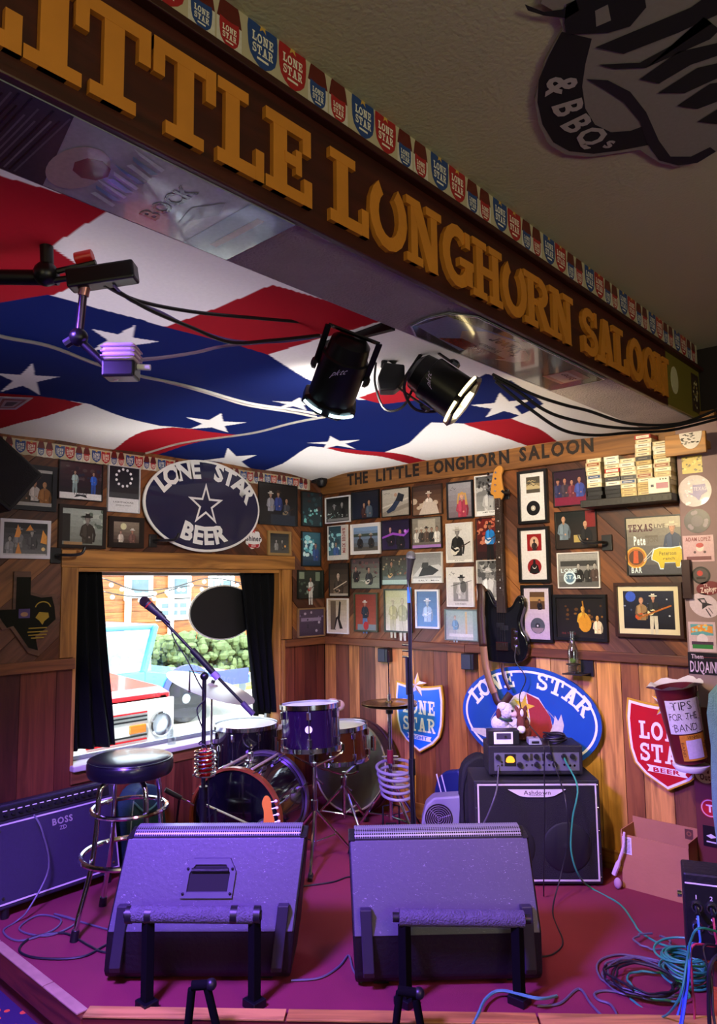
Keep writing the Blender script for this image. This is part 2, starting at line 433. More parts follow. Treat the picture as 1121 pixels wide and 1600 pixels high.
W_rail = wood('rail_wood', ['#7a4a28', '#6c3f22'], axis='X', knots=False)
W_fascia = wood('dark_fascia_wood', ['#3a130d', '#41170f'], axis='X', knots=False)

# ================================================================ THE SETTING
def hslab(poly, z0, z1, mi=0): return MB().prism(poly, z0, z1, mi).map(lambda v: (v.x, v.z, v.y))
ZL = -0.17                                   # floor of the audience room, below the stage
XB, ZB0, ZB1, ZC = 2.84, 2.392, 2.665, 2.80  # beam face, its lower edge, top of its board, audience ceiling
M_carpet = mat('burgundy_carpet', '#7c2036', 0.95, var=.22, scale=3, bump=.5, bscale=420)
def carpet2():
    M = mat('patterned_carpet', '#2c1846', 0.95, bump=.4, bscale=300)
    t = M.node_tree; b = t.nodes['Principled BSDF']
    v = t.nodes.new('ShaderNodeTexVoronoi'); v.inputs['Scale'].default_value = 16
    tc = t.nodes.new('ShaderNodeTexCoord'); t.links.new(tc.outputs['Object'], v.inputs['Vector'])
    cr = t.nodes.new('ShaderNodeValToRGB'); e = cr.color_ramp.elements; cr.color_ramp.interpolation = 'CONSTANT'
    e[0].color = (*lin('#d8572a'), 1); e[1].position = .22; e[1].color = (*lin('#2c1846'), 1)
    t.links.new(v.outputs['Distance'], cr.inputs['Fac']); t.links.new(cr.outputs['Color'], b.inputs['Base Color'])
    return M
STAGE = [(-.1, .1), (-.1, -2.6), (1.34, -2.6), (3.12, -1.14), (3.75, -.62), (3.75, .1)]
st = struct(hslab(STAGE, ZL, 0), 'floor', [M_carpet])
st['label'] = 'burgundy carpeted stage floor'
struct(hslab([(-.1, -8), (8.1, -8), (8.1, .1), (-.1, .1)], ZL - .05, ZL), 'floor_audience', carpet2())
# stage nosing: strips along the left edge, a board along the slanted front edge
M_nose = mat('worn_nosing', '#a58468', 0.5, .1, var=.3, scale=20)
W_riser = wood('riser_wood', ['#5a2114', '#6a2c1a'], axis='X', knots=False)
W_edge = wood('edge_wood', ['#b98a3e', '#c79a4c'], axis='X', knots=False)
def edge_piece(name, a, b, w, h, z, M, parent=None):
    a = Vector((*a, z)); b = Vector((*b, z)); d = b - a
    o = MB().b2((0, -w, -h), (d.length, 0, 0)).build(name, M, parent, bevel=.003)
    o.location = a; o.rotation_euler = (0, 0, math.atan2(d.y, d.x)); return o
e0 = edge_piece('trim_1', (0, -2.6), (1.36, -2.6), .03, .1, .012, W_riser); tag(e0, kind='structure')
x = .0
for k, l in enumerate((.55, .5, .28)):
    c = MB().b2((x + .002, -.032, .0), (x + l - .002, .012, .007)).build('nosing_strip', M_nose, e0, bevel=.002); x += l + .003
d_ = (Vector((3.75, -.62, 0)) - Vector((1.34, -2.6, 0))).length
e1 = edge_piece('trim_2', (1.34, -2.6), (3.75, -.62), .03, .16, .012, W_riser); tag(e1, kind='structure')
x = .0
for k, l in enumerate((.74, .9, .9, .55)):
    MB().b2((x + .002, -.035, .0), (x + l - .002, .03, .008)).build('nosing_board', W_edge, e1, bevel=.002); x += l + .004

# ---- walls: backing + planks that are pieces of their own
def diag_planks(parent, x0, z0, x1, z1, a, w, M, y=-.016):
    """slanted boarding filling a rectangle of the wall"""
    ca, sa = math.cos(a), math.sin(a)
    cs = [(-x * sa + z * ca) for x in (x0, x1) for z in (z0, z1)]; v = math.floor(min(cs) / w) * w
    while v < max(cs):
        ls = [(-9, v + .0012), (9, v + .0012), (9, v + w - .0012), (-9, v + w - .0012)]
        P = clip([(l * ca - q * sa, l * sa + q * ca) for l, q in ls], x0, z0, x1, z1)
        if len(P) >= 3:
            ar = abs(sum(P[i - 1][0] * P[i][1] - P[i][0] * P[i - 1][1] for i in range(len(P)))) / 2
            if ar > 2e-3:
                t = random.uniform(0, .004); Q = [(px * ca + pz * sa, -px * sa + pz * ca) for px, pz in P]
                o = MB().prism(Q, y - t, 0).build('plank', M, parent); o.rotation_euler = (0, -a, 0)
        v += w
def vert_planks(parent, x0, x1, z0, z1, ws, M, y=-.014):
    x = x0; k = 0
    while x < x1 - .004:
        w = min(ws[k % len(ws)], x1 - x); k += 1
        MB().b2((x + .0015, y - random.uniform(0, .004), z0), (x + w - .0015, 0, z1)).build('plank', M, parent); x += w
M_back = mat('wall_backing', '#1c0f0a', 0.8)
RAIL = 1.175
wr = struct(MB().b2((-.2, .016, ZL), (8.1, .12, 2.9)), 'wall_right', M_back); wr.location.y = 0
wrp = wr
XA = 1.46                                    # where the slant of the boarding turns over
diag_planks(wr, 0.02, RAIL, XA, 2.45, R_(45), .105, W_dark)
diag_planks(wr, XA, RAIL, 2.95, 2.45, R_(-45), .135, W_dark)
random.seed(11)
vert_planks(wr, 0.02, 2.95, 0, RAIL - .03, [.115, .14, .1, .155, .12, .135, .095, .17], W_plank)
vert_planks(wr, 2.95, 4.6, 0, 2.45, [.18, .2], W_red)
r = struct(MB().b2((.02, -.045, RAIL - .052), (1.32, -.014, RAIL)), 'trim_3', W_rail, bevel=.004)
r = struct(MB().b2((1.323, -.045, RAIL - .052), (2.95, -.014, RAIL)), 'trim_4', W_rail, bevel=.004)
struct(MB().b2((.02, -.034, 0), (2.95, -.014, .1)), 'baseboard_right', W_trim, bevel=.003)
# window wall (local x runs along it towards the corner, local -y faces the room)
WY0, WY1, WZ0, WZ1 = -2.03, -.46, .58, 1.685
wl = MB()
wl.b2((-8.1, .016, ZL), (WY0, .17, 2.9)); wl.b2((WY1, .016, ZL), (.1, .17, 2.9))
wl.b2((WY0, .016, ZL), (WY1, .17, WZ0 - .03)); wl.b2((WY0, .016, WZ1), (WY1, .17, 2.9))
wlo = struct(wl, 'wall_left', M_back); wlo.rotation_euler = (0, 0, PI / 2)
random.seed(5)
diag_planks(wlo, -3.4, RAIL, -2.11, 2.45, R_(42), .17, W_dark)
diag_planks(wlo, -2.11, WZ1 + .1, -1.2, 2.45, R_(42), .15, W_dark)
diag_planks(wlo, -1.2, WZ1 + .1, -.35, 2.45, R_(-45), .13, W_dark)
diag_planks(wlo, -.35, RAIL, -.02, 2.45, R_(-45), .13, W_dark)
vert_planks(wlo, -3.4, WY0, 0, RAIL - .03, [.19, .17, .2, .16], W_red)
vert_planks(wlo, WY0, WY1, 0, WZ0 - .05, [.14, .13, .15, .12], W_red)
vert_planks(wlo, WY1, -.02, 0, RAIL - .03, [.13, .1, .12], W_red)
def wl_box(name, lo, hi, M, parent=None, bev=.003, kind='structure'):
    """world-placed piece on the window wall, given as (along, out of wall, up)"""
    o = MB().b2((lo[0], -hi[1], lo[2]), (hi[0], -lo[1], hi[2])).build(name, M, parent, bevel=bev)
    if parent is None: o.rotation_euler = (0, 0, PI / 2); tag(o, kind=kind)
    return o
wl_box('trim_5', (-3.4, .014, RAIL - .06), (-2.03, .045, RAIL), W_rail)
wl_box('trim_6', (-.44, .014, RAIL - .052), (-.03, .045, RAIL), W_rail)
wl_box('trim_7', (WY1, .014, 0), (-.03, .034, .1), W_rail)
wl_box('trim_9', (-3.4, .014, 0), (WY1, .034, .08), W_rail)
# the window: casing, reveal, sill, sash, pane
wn = tag(MB().b2((WY0 - .09, -.034, WZ1), (WY1 + .12, -.014, WZ1 + .098)).build('window_1', W_trim, bevel=.003), kind='structure')
wn.rotation_euler = (0, 0, PI / 2)
W_trimv = wood('yellow_pine_upright', ['#ab763a', '#9c6a32'], axis='Z', knots=False)
wl_box('casing', (WY0 - .085, .012, RAIL + .003), (WY0, .032, WZ1), W_trimv, wn)
wl_box('casing', (WY1, .012, RAIL + .003), (WY1 + .09, .032, WZ1), W_trimv, wn)
wl_box('casing', (WY1, .012, WZ0 - .05), (WY1 + .025, .032, RAIL), W_trimv, wn)
wl_box('jamb', (WY0 - .0, -.16, WZ0 - .01), (WY0 + .02, .014, WZ1), W_trimv, wn)
wl_box('jamb', (WY1 - .02, -.16, WZ0 - .01), (WY1, .014, WZ1), W_trimv, wn)
wl_box('head_jamb', (WY0 + .02, -.16, WZ1 - .025), (WY1 - .02, .014, WZ1), W_trim, wn)
M_sill = mat('pale_sill', '#b9b2a4', 0.35, var=.2)
wl_box('sill', (WY0 + .0, -.16, WZ0 - .03), (WY1, .06, WZ0), M_sill, wn, .006)
wl_box('apron', (WY0 + .0, .012, WZ0 - .1), (WY1, .03, WZ0 - .03), W_rail, wn)
M_alu = mat('sash_metal', '#9aa0a4', 0.4, .7)
for lo, hi in (((WY0 + .02, -.12, WZ0), (WY0 + .05, -.09, WZ1 - .025)), ((WY1 - .05, -.12, WZ0), (WY1 - .02, -.09, WZ1 - .025)),
               ((WY0 + .05, -.12, WZ0), (WY1 - .05, -.09, WZ0 + .025)), ((WY0 + .05, -.12, WZ1 - .045), (WY1 - .05, -.09, WZ1 - .025))):
    wl_box('sash', lo, hi, M_alu, wn, .002)
def glassmat(name, tint=(1, 1, 1), refl=.06, rough=.02):
    M = bpy.data.materials.new(name); M.use_nodes = True; t = M.node_tree
    for n in list(t.nodes):
        if n.type != 'OUTPUT_MATERIAL': t.nodes.remove(n)
    a = t.nodes.new('ShaderNodeBsdfTransparent'); a.inputs[0].default_value = (*tint, 1)
    g = t.nodes.new('ShaderNodeBsdfGlossy'); g.inputs['Roughness'].default_value = rough
    mx = t.nodes.new('ShaderNodeMixShader'); mx.inputs[0].default_value = refl
    nz = t.nodes.new('ShaderNodeTexNoise'); nz.inputs['Scale'].default_value = 3
    bp = t.nodes.new('ShaderNodeBump'); bp.inputs['Strength'].default_value = .02; t.links.new(nz.outputs['Fac'], bp.inputs['Height']); t.links.new(bp.outputs['Normal'], g.inputs['Normal'])
    t.links.new(a.outputs[0], mx.inputs[1]); t.links.new(g.outputs[0], mx.inputs[2])
    t.links.new(mx.outputs[0], t.nodes['Material Output'].inputs[0]); MATS[name] = M; return M
M_pane = glassmat('window_glass', (.97, .99, 1), .05)
MB().b2((WY0 + .05, .103, WZ0 + .025), (WY1 - .05, .108, WZ1 - .045)).build('pane', M_pane, wn)

# ---- ceilings
M_ceil = mat('olive_ceiling', '#bdbb98', 0.9, var=.08, scale=2, bump=.25, bscale=90)
struct(MB().b2((XB - .3, -8.1, ZC), (8.1, .1, ZC + .08)), 'ceiling', M_ceil)
struct(MB().b2((-.17, -8.1, 2.78), (XB - .3, .1, 2.86)), 'ceiling_stage', mat('stage_ceiling', '#cfc8bc', .9))
M_wall2 = mat('room_wall', '#4a2a1c', 0.8, var=.3, scale=3)
struct(MB().b2((8, -8.1, ZL), (8.12, .1, ZC)), 'wall_back', M_wall2)
struct(MB().b2((-.17, -8.2, ZL), (8.12, -8.05, 2.9)), 'wall_front', M_wall2)

# ---- board along the top of the right wall: THE LITTLE LONGHORN SALOON
W_board = wood('pine_board', ['#8a5c2c', '#93642f'], axis='X')
bd = tag(MB().b2((.02, -.055, 2.273), (2.91, -.014, 2.448)).build('trim_8', W_board, bevel=.004), kind='structure')
M_brand = mat('burnt_lettering', '#1b0f0a', 0.7)
_lt = [ony(543, 752, -.056).x, ony(575, 748, -.056).x, ony(588, 742, -.056).x, ony(655, 735, -.056).x, ony(667, 735, -.056).x, ony(796, 715, -.056).x, ony(812, 710, -.056).x, ony(928, 700, -.056).x]
for (a, b), w in zip(((_lt[0], _lt[1]), (_lt[2], _lt[3]), (_lt[4], _lt[5]), (_lt[6], _lt[7])), ('THE', 'LITTLE', 'LONGHORN', 'SALOON')):
    gl, tot = lay(w, .086, 'sans', .034, .16); k = (b - a) / tot
    for gx, gw, ps in gl:
        q = MB()
        for p in ps: q.prism([((a + b) / 2 + (gx + px) * k, pz + 2.318) for px, pz in p], -.0575, -.0545)
        q.build('letter', M_brand, bd)

# ---- the post at the right end and the big lettered beam
M_post = mat('dark_red_post', '#5c2420', 0.55, var=.25, scale=5)
PY = -.085
post = struct(MB().b2((2.72, PY, 0), (2.93, 0, ZB0)), 'trim_10', mat('grey_post', '#8a7078', .6, var=.2), bevel=.004)
MB().b2((2.716, PY - .004, 0), (2.934, PY + .02, .93)).build('lower_panel', M_post, post, bevel=.003)
M_under = mat('rough_grey_underside', '#a9a1a2', 0.85, var=.25, scale=6, bump=.8, bscale=120)
W_olive = mat('olive_paint', '#6f641f', .6, var=.15)
beam = tag(MB().b2((XB - .29, -7.9, ZB0 + .006), (XB - .02, -.01, ZC - .002)).build('trim_11', M_under), kind='structure')
# lettered board and olive end, in the beam's own frame: local x along +y of the room
def on_beam(o): o.parent = beam; o.rotation_euler = (0, 0, PI / 2); o.location = (XB, 0, 0); return o
YE = -.526
on_beam(MB().b2((-7.9, -.0, ZB0), (YE, .02, ZB1)).build('fascia_board', W_fascia, bevel=.004))
on_beam(MB().b2((YE + .002, .004, ZB0 + .012), (-.02, .02, ZB1)).build('olive_board', W_olive))
on_beam(MB().b2((-7.9, -.022, ZB1), (-.02, .02, ZB1 + .02)).build('ledge_strip', W_fascia, bevel=.003))
M_let = mat('ochre_letter', '#c87f2a', 0.45, var=.2, scale=12)
LET = [('L', -3.70, -3.555), ('I', -3.552, -3.452), ('T', -3.466, -3.318), ('T', -3.312, -3.167), ('L', -3.162, -3.038), ('E', -3.033, -2.893),
       ('L', -2.832, -2.694), ('U', -2.69, -2.539), ('N', -2.539, -2.378), ('G', -2.375, -2.217), ('H', -2.217, -2.047), ('U', -2.047, -1.892), ('R', -1.905, -1.725), ('N', -1.725, -1.541),
       ('S', -1.471, -1.335), ('A', -1.341, -1.157), ('L', -1.176, -1.018), ('O', -1.018, -.853), ('O', -.853, -.691), ('N', -.707, -.529)]
for ch, a, b in LET:
    w, ps = _slab(ch); q = MB()
    for j, p in enumerate(ps): q.prism([(a + px / w * (b - a), 2.428 + pz * .185) for px, pz in p], -.012 - j * .00025, .0)
    on_beam(q.build('letter', M_let))

# ================================================================ FLAG CANOPY UNDER THE STAGE CEILING
def flag_z(x, y):
    return 2.428 + .012 * np.sin(2.3 * x + 1.1 * y) * np.sin(1.7 * y + .6) + .006 * np.sin(7 * x - 3 * y) \
        + .004 * np.sin(11 * y + 5 * x) - .022 * np.exp(-((y + .05) / .25) ** 2) - .03 * np.exp(-(x / .22) ** 2)
def inside(poly, X, Y):
    r = np.zeros(X.shape, bool); n = len(poly)
    for i in range(n):
        x1, y1 = poly[i - 1]; x2, y2 = poly[i]
        if y1 == y2: continue
        c = ((y1 > Y) != (y2 > Y)) & (X < (x2 - x1) * (Y - y1) / (y2 - y1) + x1); r ^= c
    return r
RED, BLU, WHT = lin('#a01c28'), lin('#101f5c'), lin('#f0eeec')
def pstar(x, y, rx, ry, a=80): return [(x + px * rx, y - pz * ry) for px, pz in star2(0, 0, 1, .36, a)]
FLAG = [
 (RED, [(-120, 230), (0, 285), (172, 342), (80, 395), (150, 440), (60, 476), (-120, 490)]),
 (BLU, [(-120, 478), (0, 476), (75, 466), (150, 488), (220, 503), (257, 515), (325, 535), (420, 557), (480, 592), (561, 620), (672, 622), (720, 612), (760, 590), (800, 600), (850, 635), (800, 655), (725, 665), (675, 660), (640, 690), (590, 713), (520, 702), (485, 697), (442, 723), (411, 731), (380, 745), (225, 715), (225, 706), (300, 694), (380, 680), (300, 670), (250, 667), (200, 652), (140, 632), (110, 628), (0, 612), (-120, 600)]),
 (RED, [(425, 450), (257, 515), (325, 535), (420, 557), (505, 525), (600, 500), (560, 480)]),
 (RED, [(561, 617), (617, 600), (690, 590), (740, 600), (690, 620), (672, 624), (600, 628)]),
 (RED, [(725, 665), (800, 655), (840, 668), (885, 692), (825, 692), (735, 670)]),
 (RED, [(-120, 595), (0, 612), (50, 618), (100, 626), (130, 632), (60, 652), (0, 663), (-120, 690)]),
 (RED, [(150, 707), (195, 688), (230, 676), (270, 669), (300, 670), (380, 680), (300, 695), (225, 709)]),
 (RED, [(500, 699), (560, 703), (640, 712), (690, 720), (660, 724), (587, 713), (530, 706)]),
]
STARS = [(40, 592, 54, 28, 78), (190, 538, 60, 26, 70), (335, 660, 52, 15, 78), (524, 691, 44, 14, 100), (362, 717, 44, 15, 98), (462, 630, 40, 12, 80), (786, 637, 52, 20, 95), (-60, 520, 60, 28, 80)]
nx, ny = 430, 610
gx = np.linspace(.015, XB - .292, nx); gy = np.linspace(-3.75, -.058, ny); GX, GY = np.meshgrid(gx, gy)
GZ = flag_z(GX, GY); colr = np.empty(GX.shape + (4,), np.float32); colr[..., :3] = WHT; colr[..., 3] = 1
def to_plane(P, z=2.426): return [tuple(onz(px, py, z)[:2]) for px, py in P]
for c, P in FLAG: colr[inside(to_plane(P), GX, GY), :3] = c
for s in STARS: colr[inside(to_plane(pstar(*s)), GX, GY), :3] = WHT
vv = np.stack([GX, GY, GZ], -1).reshape(-1, 3); idx = np.arange(nx * ny).reshape(ny, nx)
ff = np.stack([idx[:-1, :-1], idx[1:, :-1], idx[1:, 1:], idx[:-1, 1:]], -1).reshape(-1, 4)
me = bpy.data.meshes.new('flag_canopy'); me.vertices.add(len(vv)); me.vertices.foreach_set('co', vv.ravel())
me.loops.add(ff.size); me.loops.foreach_set('vertex_index', ff.ravel().astype(np.int32)); me.polygons.add(len(ff))
me.polygons.foreach_set('loop_start', np.arange(0, ff.size, 4, dtype=np.int32)); me.polygons.foreach_set('loop_total', np.full(len(ff), 4, np.int32))
me.update(); me.validate()
me.polygons.foreach_set('use_smooth', [True] * len(ff))
at = me.color_attributes.new('Col', 'FLOAT_COLOR', 'POINT'); at.data.foreach_set('color', colr.ravel())
M_flag = colmat('flag_cloth', 0.8, grain=.03); me.materials.append(M_flag)
b_ = M_flag.node_tree.nodes['Principled BSDF']; b_.inputs['Specular IOR Level'].default_value = .2
_t = M_flag.node_tree; _tr = _t.nodes.new('ShaderNodeBsdfTranslucent'); _t.links.new(b_.inputs['Base Color'].links[0].from_socket, _tr.inputs['Color'])
_mx = _t.nodes.new('ShaderNodeMixShader'); _mx.inputs[0].default_value = .45; _t.links.new(b_.outputs[0], _mx.inputs[1]); _t.links.new(_tr.outputs[0], _mx.inputs[2]); _t.links.new(_mx.outputs[0], _t.nodes['Material Output'].inputs[0])
fo = bpy.data.objects.new('flag_canopy', me); COL.objects.link(fo)
tag(fo, 'red white and blue starred flag cloth stretched under the stage ceiling', 'flag')
M_rope = mat('white_rope', '#d8d4cc', .8, bump=.5, bscale=300)
def rope(P, name, label):
    q = [onz(px, py, 2.40) for px, py in P]; q = smooth_path(q, 8)
    q = [Vector((v.x, v.y, float(flag_z(v.x, v.y)) - .008)) for v in q]
    solo(MB().tube(q, .0065, 6), name, M_rope, label, 'rope', 'ropes holding up the flag', True)
rope([(-60, 515), (0, 535), (75, 552), (155, 578), (260, 602), (400, 636), (495, 651)], 'rope', 'thick white rope crossing the flag from the left edge to the black spotlight')
rope([(258, 602), (330, 622), (400, 640), (495, 656)], 'rope', 'short white rope strand doubling the rope beside the pale clamp light')
rope([(508, 655), (450, 667), (390, 681), (300, 697), (228, 708)], 'rope', 'white rope running from the black spotlight down to the oval sign')

# ================================================================ PAPER BANNERS WITH SHIELDS AND BOTTLES
def banner_piece(kind):
    mb = MB(); blue = '#1f3f7a'; red = '#a01c22'
    def sh(cx, cz, w, h, c, t):
        mb.flat(shield2(cx, cz, w, h), -.0006, 0, c)
        text(mb, 'LONE', cx, cz + h * .17, h * .2, -.0008, 0, '#e8e2d0', 'slab', fit=w * .74)
        text(mb, 'STAR', cx, cz - h * .08, h * .2, -.0008, 0, '#e8e2d0', 'slab', fit=w * .72)
        mb.flat(_rc(cx - w * .2, cz - h * .3, cx + w * .2, cz - h * .25), -.0008, 0, '#e8e2d0')
        if t: mb.flat(star2(cx, cz + h * .46, w * .2), -.001, 0, '#c9a04a')
    if kind < 2: sh(0, .064, .082, .108, (blue, red)[kind], True)
    else:
        mb.flat([(-.033, .0), (.033, .0), (.033, .07), (.02, .085), (-.02, .085), (-.033, .07)], -.0004, 0, '#cfc8ba')
        mb.flat([(-.033, .07), (.033, .07), (.026, .105), (.014, .138), (-.014, .138), (-.026, .105)], -.0005, 0, '#5a1512')
        mb.flat([(-.014, .125), (.014, .125), (.012, .138), (-.012, .138)], -.0007, 0, '#7a2a1c')
        sh(0, .042, .05, .066, (blue, red)[kind - 2], False)
    return mb
_bm = [banner_piece(k) for k in range(4)]
_names = ('blue_shield', 'red_shield', 'blue_labelled_bottle', 'red_labelled_bottle')
_b0 = []
for k in range(4):
    o = _bm[k].build(_names[k], M_print); _b0.append(o.data); bpy.data.objects.remove(o)
def banner(label, loc, rz, length, sc):
    t = T('paper_banner', label, 'banner', loc, rz, None)
    mb = MB()
    n = int(length / (.335 * sc)) + 1
    # strip with a wavy lower edge
    P = [(0, .128 * sc), (length, .128 * sc)]
    for i in range(n * 8, -1, -1):
        x = min(length, i * .335 * sc / 8); P.append((x, (.004 if i % 2 else -.004) * sc))
    mb.prism(P, -.0003, .001); mb.build('paper_strip', mat('aged_paper', '#b5a98c', .7), t)
    x0 = 0
    for i in range(n):
        for k, dx in enumerate((.05, .14, .222, .293)):
            x = (i * .335 + dx) * sc
            if x + .03 * sc > length: continue
            o = bpy.data.objects.new(_names[k], _b0[k]); COL.objects.link(o); o.parent = t; o.location = (x, 0, 0); o.scale = (sc, 1, sc)
    return t
banner('paper banner of beer shields and bottles along the top of the lettered beam', (XB + .003, -3.755, ZB1 + .021), PI / 2, 3.70, .86 / .86)
banner('small paper banner of beer shields running high along the window wall', (.0205, -2.62, 2.298), PI / 2, 2.45, .66)

# ================================================================ TIN SIGNS UNDER THE BEAM, CEILING SIGN
def under(mb, y_c, x_c, flipY):
    """lay a sign drawn in x-z under the beam, print side down"""
    return mb
M_tin = colmat('glossy_tin', .16, .5)
def tin(name, label, xc, yc, z, mb, r_dir, u_dir):
    """mb drawn with front at -y; r and u are the room directions of its x and z"""
    r = Vector(r_dir); u = Vector(u_dir); n = r.cross(u)
    mb.map(lambda v: Vector((xc, yc, z)) + r * v.x + u * v.z - n * v.y)
    return solo(mb, name, M_tin, label, 'sign', None)
q = MB()   # long pale bock sign: x across the beam, z towards the camera
hw, hl = .128, .33
def plate(P, y, c, th=.003):
    q.prism(P, y, y + th); q.c[-len(P) - 2] = c
    for i in range(len(P) + 1): q.c[-1 - i] = '#8a8f96'
plate([(-hw, -hl), (hw, -hl), (hw, hl), (hw * .8, hl + .02), (-hw * .8, hl + .02), (-hw, hl)], 0, '#b8bcc8')
q.flat([(-hw, .14), (hw, .2), (hw, hl), (-hw, hl)], -.0006, 0, '#4a4652')
for i in range(12): q.flat(_rc(-hw + .01, .2 + i * .01, hw * (.5 + .5 * random.random()), .2035 + i * .01), -.0012, 0, random.choice(['#73707e', '#2c2a34', '#8b8794']))
q.flat([(x * .9, z) for x, z in ell2(-.02, .12, .1, .05)], -.0014, 0, '#c9b8b4')
q.flat(ell2(.0, .1, .042, .035, 8), -.0018, 0, '#8c3a4a')
q.flat(_rc(-hw, -hl, hw, -.2), -.0008, 0, '#8fb4c2'); q.flat(_rc(-.09, -.27, .09, -.25), -.0012, 0, '#a8888c')
for i in range(9):
    x = -.1 + i * .024
    q.flat([(x, .0 + .01 * (i % 2)), (x + .012, -.0), (x + .03, .055 + .012 * (i % 3)), (x + .018, .06)], -.0016, 0, ['#dfeaf2', '#7ea2c8'][i % 2])
text(q, 'BOCK', .0, -.075, .042, -.0016, 0, '#2a2840', 'sans', .03, fit=.17)
q.flat([(-.06, -.14), (.02, -.12), (.09, -.16), (.04, -.18)], -.0014, 0, '#9da0ae')
tin('tin_sign', 'long pale tin bock beer sign fixed under the beam near the camera', XB - .145, -3.25, ZB0 - .002, q, (1, 0, 0), (0, -1, 0))
q = MB()   # oval-ended beer sign: x towards the camera, z away from the beam's face
L2, H2 = .53, .125
P = [(-L2, -H2), (L2 * .8, -H2), (L2 * .97, -H2 * .6), (L2, 0), (L2 * .97, H2 * .6), (L2 * .8, H2), (-L2, H2)]
plate(P, 0, '#55504c')
q.flat([(x * .985, z * .93) for x, z in P], -.0005, 0, '#4a4644')
q.flat([(.15, -.1), (.5, -.06), (.5, .06), (.2, .1)], -.0009, 0, '#8c98b4')
q.flat([(-.02, -.055), (.12, -.095), (.3, -.075), (.36, -.02), (.3, .03), (.2, .06), (.02, .06), (-.06, .03), (-.08, -.02)], -.0012, 0, '#b9b09a')
q.flat([(.0, .03), (.3, .02), (.36, .075), (.05, .085)], -.0015, 0, '#8a4034')
text(q, 'Shiner', .13, -.045, .055, -.0018, 0, '#3c4048', 'sans', .02)
text(q, 'Premium', .15, .008, .026, -.0018, 0, '#4c4440', 'sans', .005)
text(q, 'Beer', .17, .052, .03, -.0018, 0, '#cfc4b4', 'sans', .012)
q.flat(star2(.02, -.01, .018), -.002, 0, '#8a3030')
q.flat(_rc(-.46, -.09, -.3, .04), -.0012, 0, '#b08878'); q.flat(_rc(-.45, -.06, -.31, .02), -.0016, 0, '#c8b8a8')
text(q, 'Shiner', -.38, -.03, .03, -.002, 0, '#8a3030', 'sans', .01)
q.ring(0, 0, 0.001, 0.001, .0005, -.002, 0, '#c8c8cc')
rim = [(x, z) for x, z in P]
for i in range(len(rim)):
    a = Vector((*rim[i - 1], 0)); b = Vector((*rim[i], 0)); nrm = Vector((-(b - a).y, (b - a).x, 0)).normalized() * .006
    q.flat([(a.x, a.y), (b.x, b.y), (b.x + nrm.x, b.y + nrm.y), (a.x + nrm.x, a.y + nrm.y)], -.0022, 0, '#d4d6da')
tin('tin_sign', 'dark rounded tin premium beer sign under the middle of the beam', XB - .15, -1.71, ZB0 - .002, q, (0, -1, 0), (-1, 0, 0))

# round lettered sign on the audience ceiling: drawn in the ceiling plane
q = MB()
cs = Vector((3.47, -2.27)); zc = ZC
rd = (onz(1100, 240, zc) - onz(850, 240, zc)); rd.z = 0; rd.normalize()      # sign reads left to right as seen from the stage front
ud = Vector((rd.y, -rd.x, 0))
def sx(px, py): v = onz(px, py, zc); v = Vector((v.x - cs.x, v.y - cs.y, 0)); return (v.dot(rd), v.dot(ud))
def pp(L): return [sx(a, b) for a, b in L]
edge = pp([(836, 150), (842, 190), (858, 222), (885, 238), (925, 241), (962, 236), (1000, 230), (1030, 250), (1062, 257), (1095, 248), (1121, 232), (1180, 200), (1230, 120), (1240, 20), (1200, -60), (1000, -120), (880, -70), (845, 0), (870, 14), (880, 40), (852, 90)])
q.prism(edge, -.008, .0); q.c = ['#8f8c80'] * len(q.c)
blk = '#0c0a0e'
q.flat(pp([(878, 44), (858, 82), (842, 120), (840, 155), (848, 190), (865, 218), (890, 232), (928, 236), (968, 231), (1015, 222), (1012, 190), (985, 200), (955, 202), (930, 190), (915, 165), (910, 130), (915, 95), (925, 55)]), -.0085, 0, blk)
q.flat(pp([(916, 118), (950, 120), (985, 138), (1010, 170), (1030, 215), (1048, 240), (1080, 240), (1110, 225), (1119, 232), (1090, 250), (1060, 254), (1030, 246), (1012, 220), (1000, 185), (975, 155), (945, 135)]), -.0092, 0, '#1a1020')
for P in ([(820, 0), (850, 12), (880, 8), (900, -8), (905, 10), (885, 22), (850, 18), (825, 10)], [(882, 30), (885, 0), (930, -20), (1005, -30), (1010, 5), (985, 35), (950, 45), (885, 48)],
          [(930, 68), (1080, 5), (1121, -25), (1125, 15), (1060, 45), (975, 78)], [(935, 95), (1000, 92), (1113, 30), (1100, 20), (1125, 40), (1110, 55), (1010, 100), (960, 102)],
          [(1000, 118), (1060, 75), (1125, 60), (1125, 80), (1080, 95), (1030, 125)], [(1028, 140), (1090, 100), (1125, 92), (1125, 115), (1070, 140)], [(1058, 160), (1110, 125), (1130, 122), (1130, 150), (1090, 165)], [(1090, 185), (1130, 160), (1135, 190)]):
    q.flat(pp(P), -.0098, 0, blk)
q.flat(pp([(930, 10), (950, 0), (955, 25), (932, 35)]), -.0104, 0, '#8f8c80')
cA = sx(985, 125)
for ch, px, py, an in (('&', 880, 128, -80), ('B', 890, 163, -62), ('B', 904, 188, -45), ('Q', 926, 207, -28), ('s', 955, 217, -10)):
    c = sx(px, py); text(q, ch, c[0], c[1], .075 if ch != 's' else .05, -.0104, 0, '#b9b6aa', 'sans', .03, rot=R_(an))
q.map(lambda v: Vector((cs.x, cs.y, zc)) + rd * v.x + ud * v.z + Vector((0, 0, v.y)))
solo(q, 'ceiling_sign', colmat('ceiling_print', .85, 0, .05), 'big black and pale round beer and barbecue sign on the ceiling', 'sign')

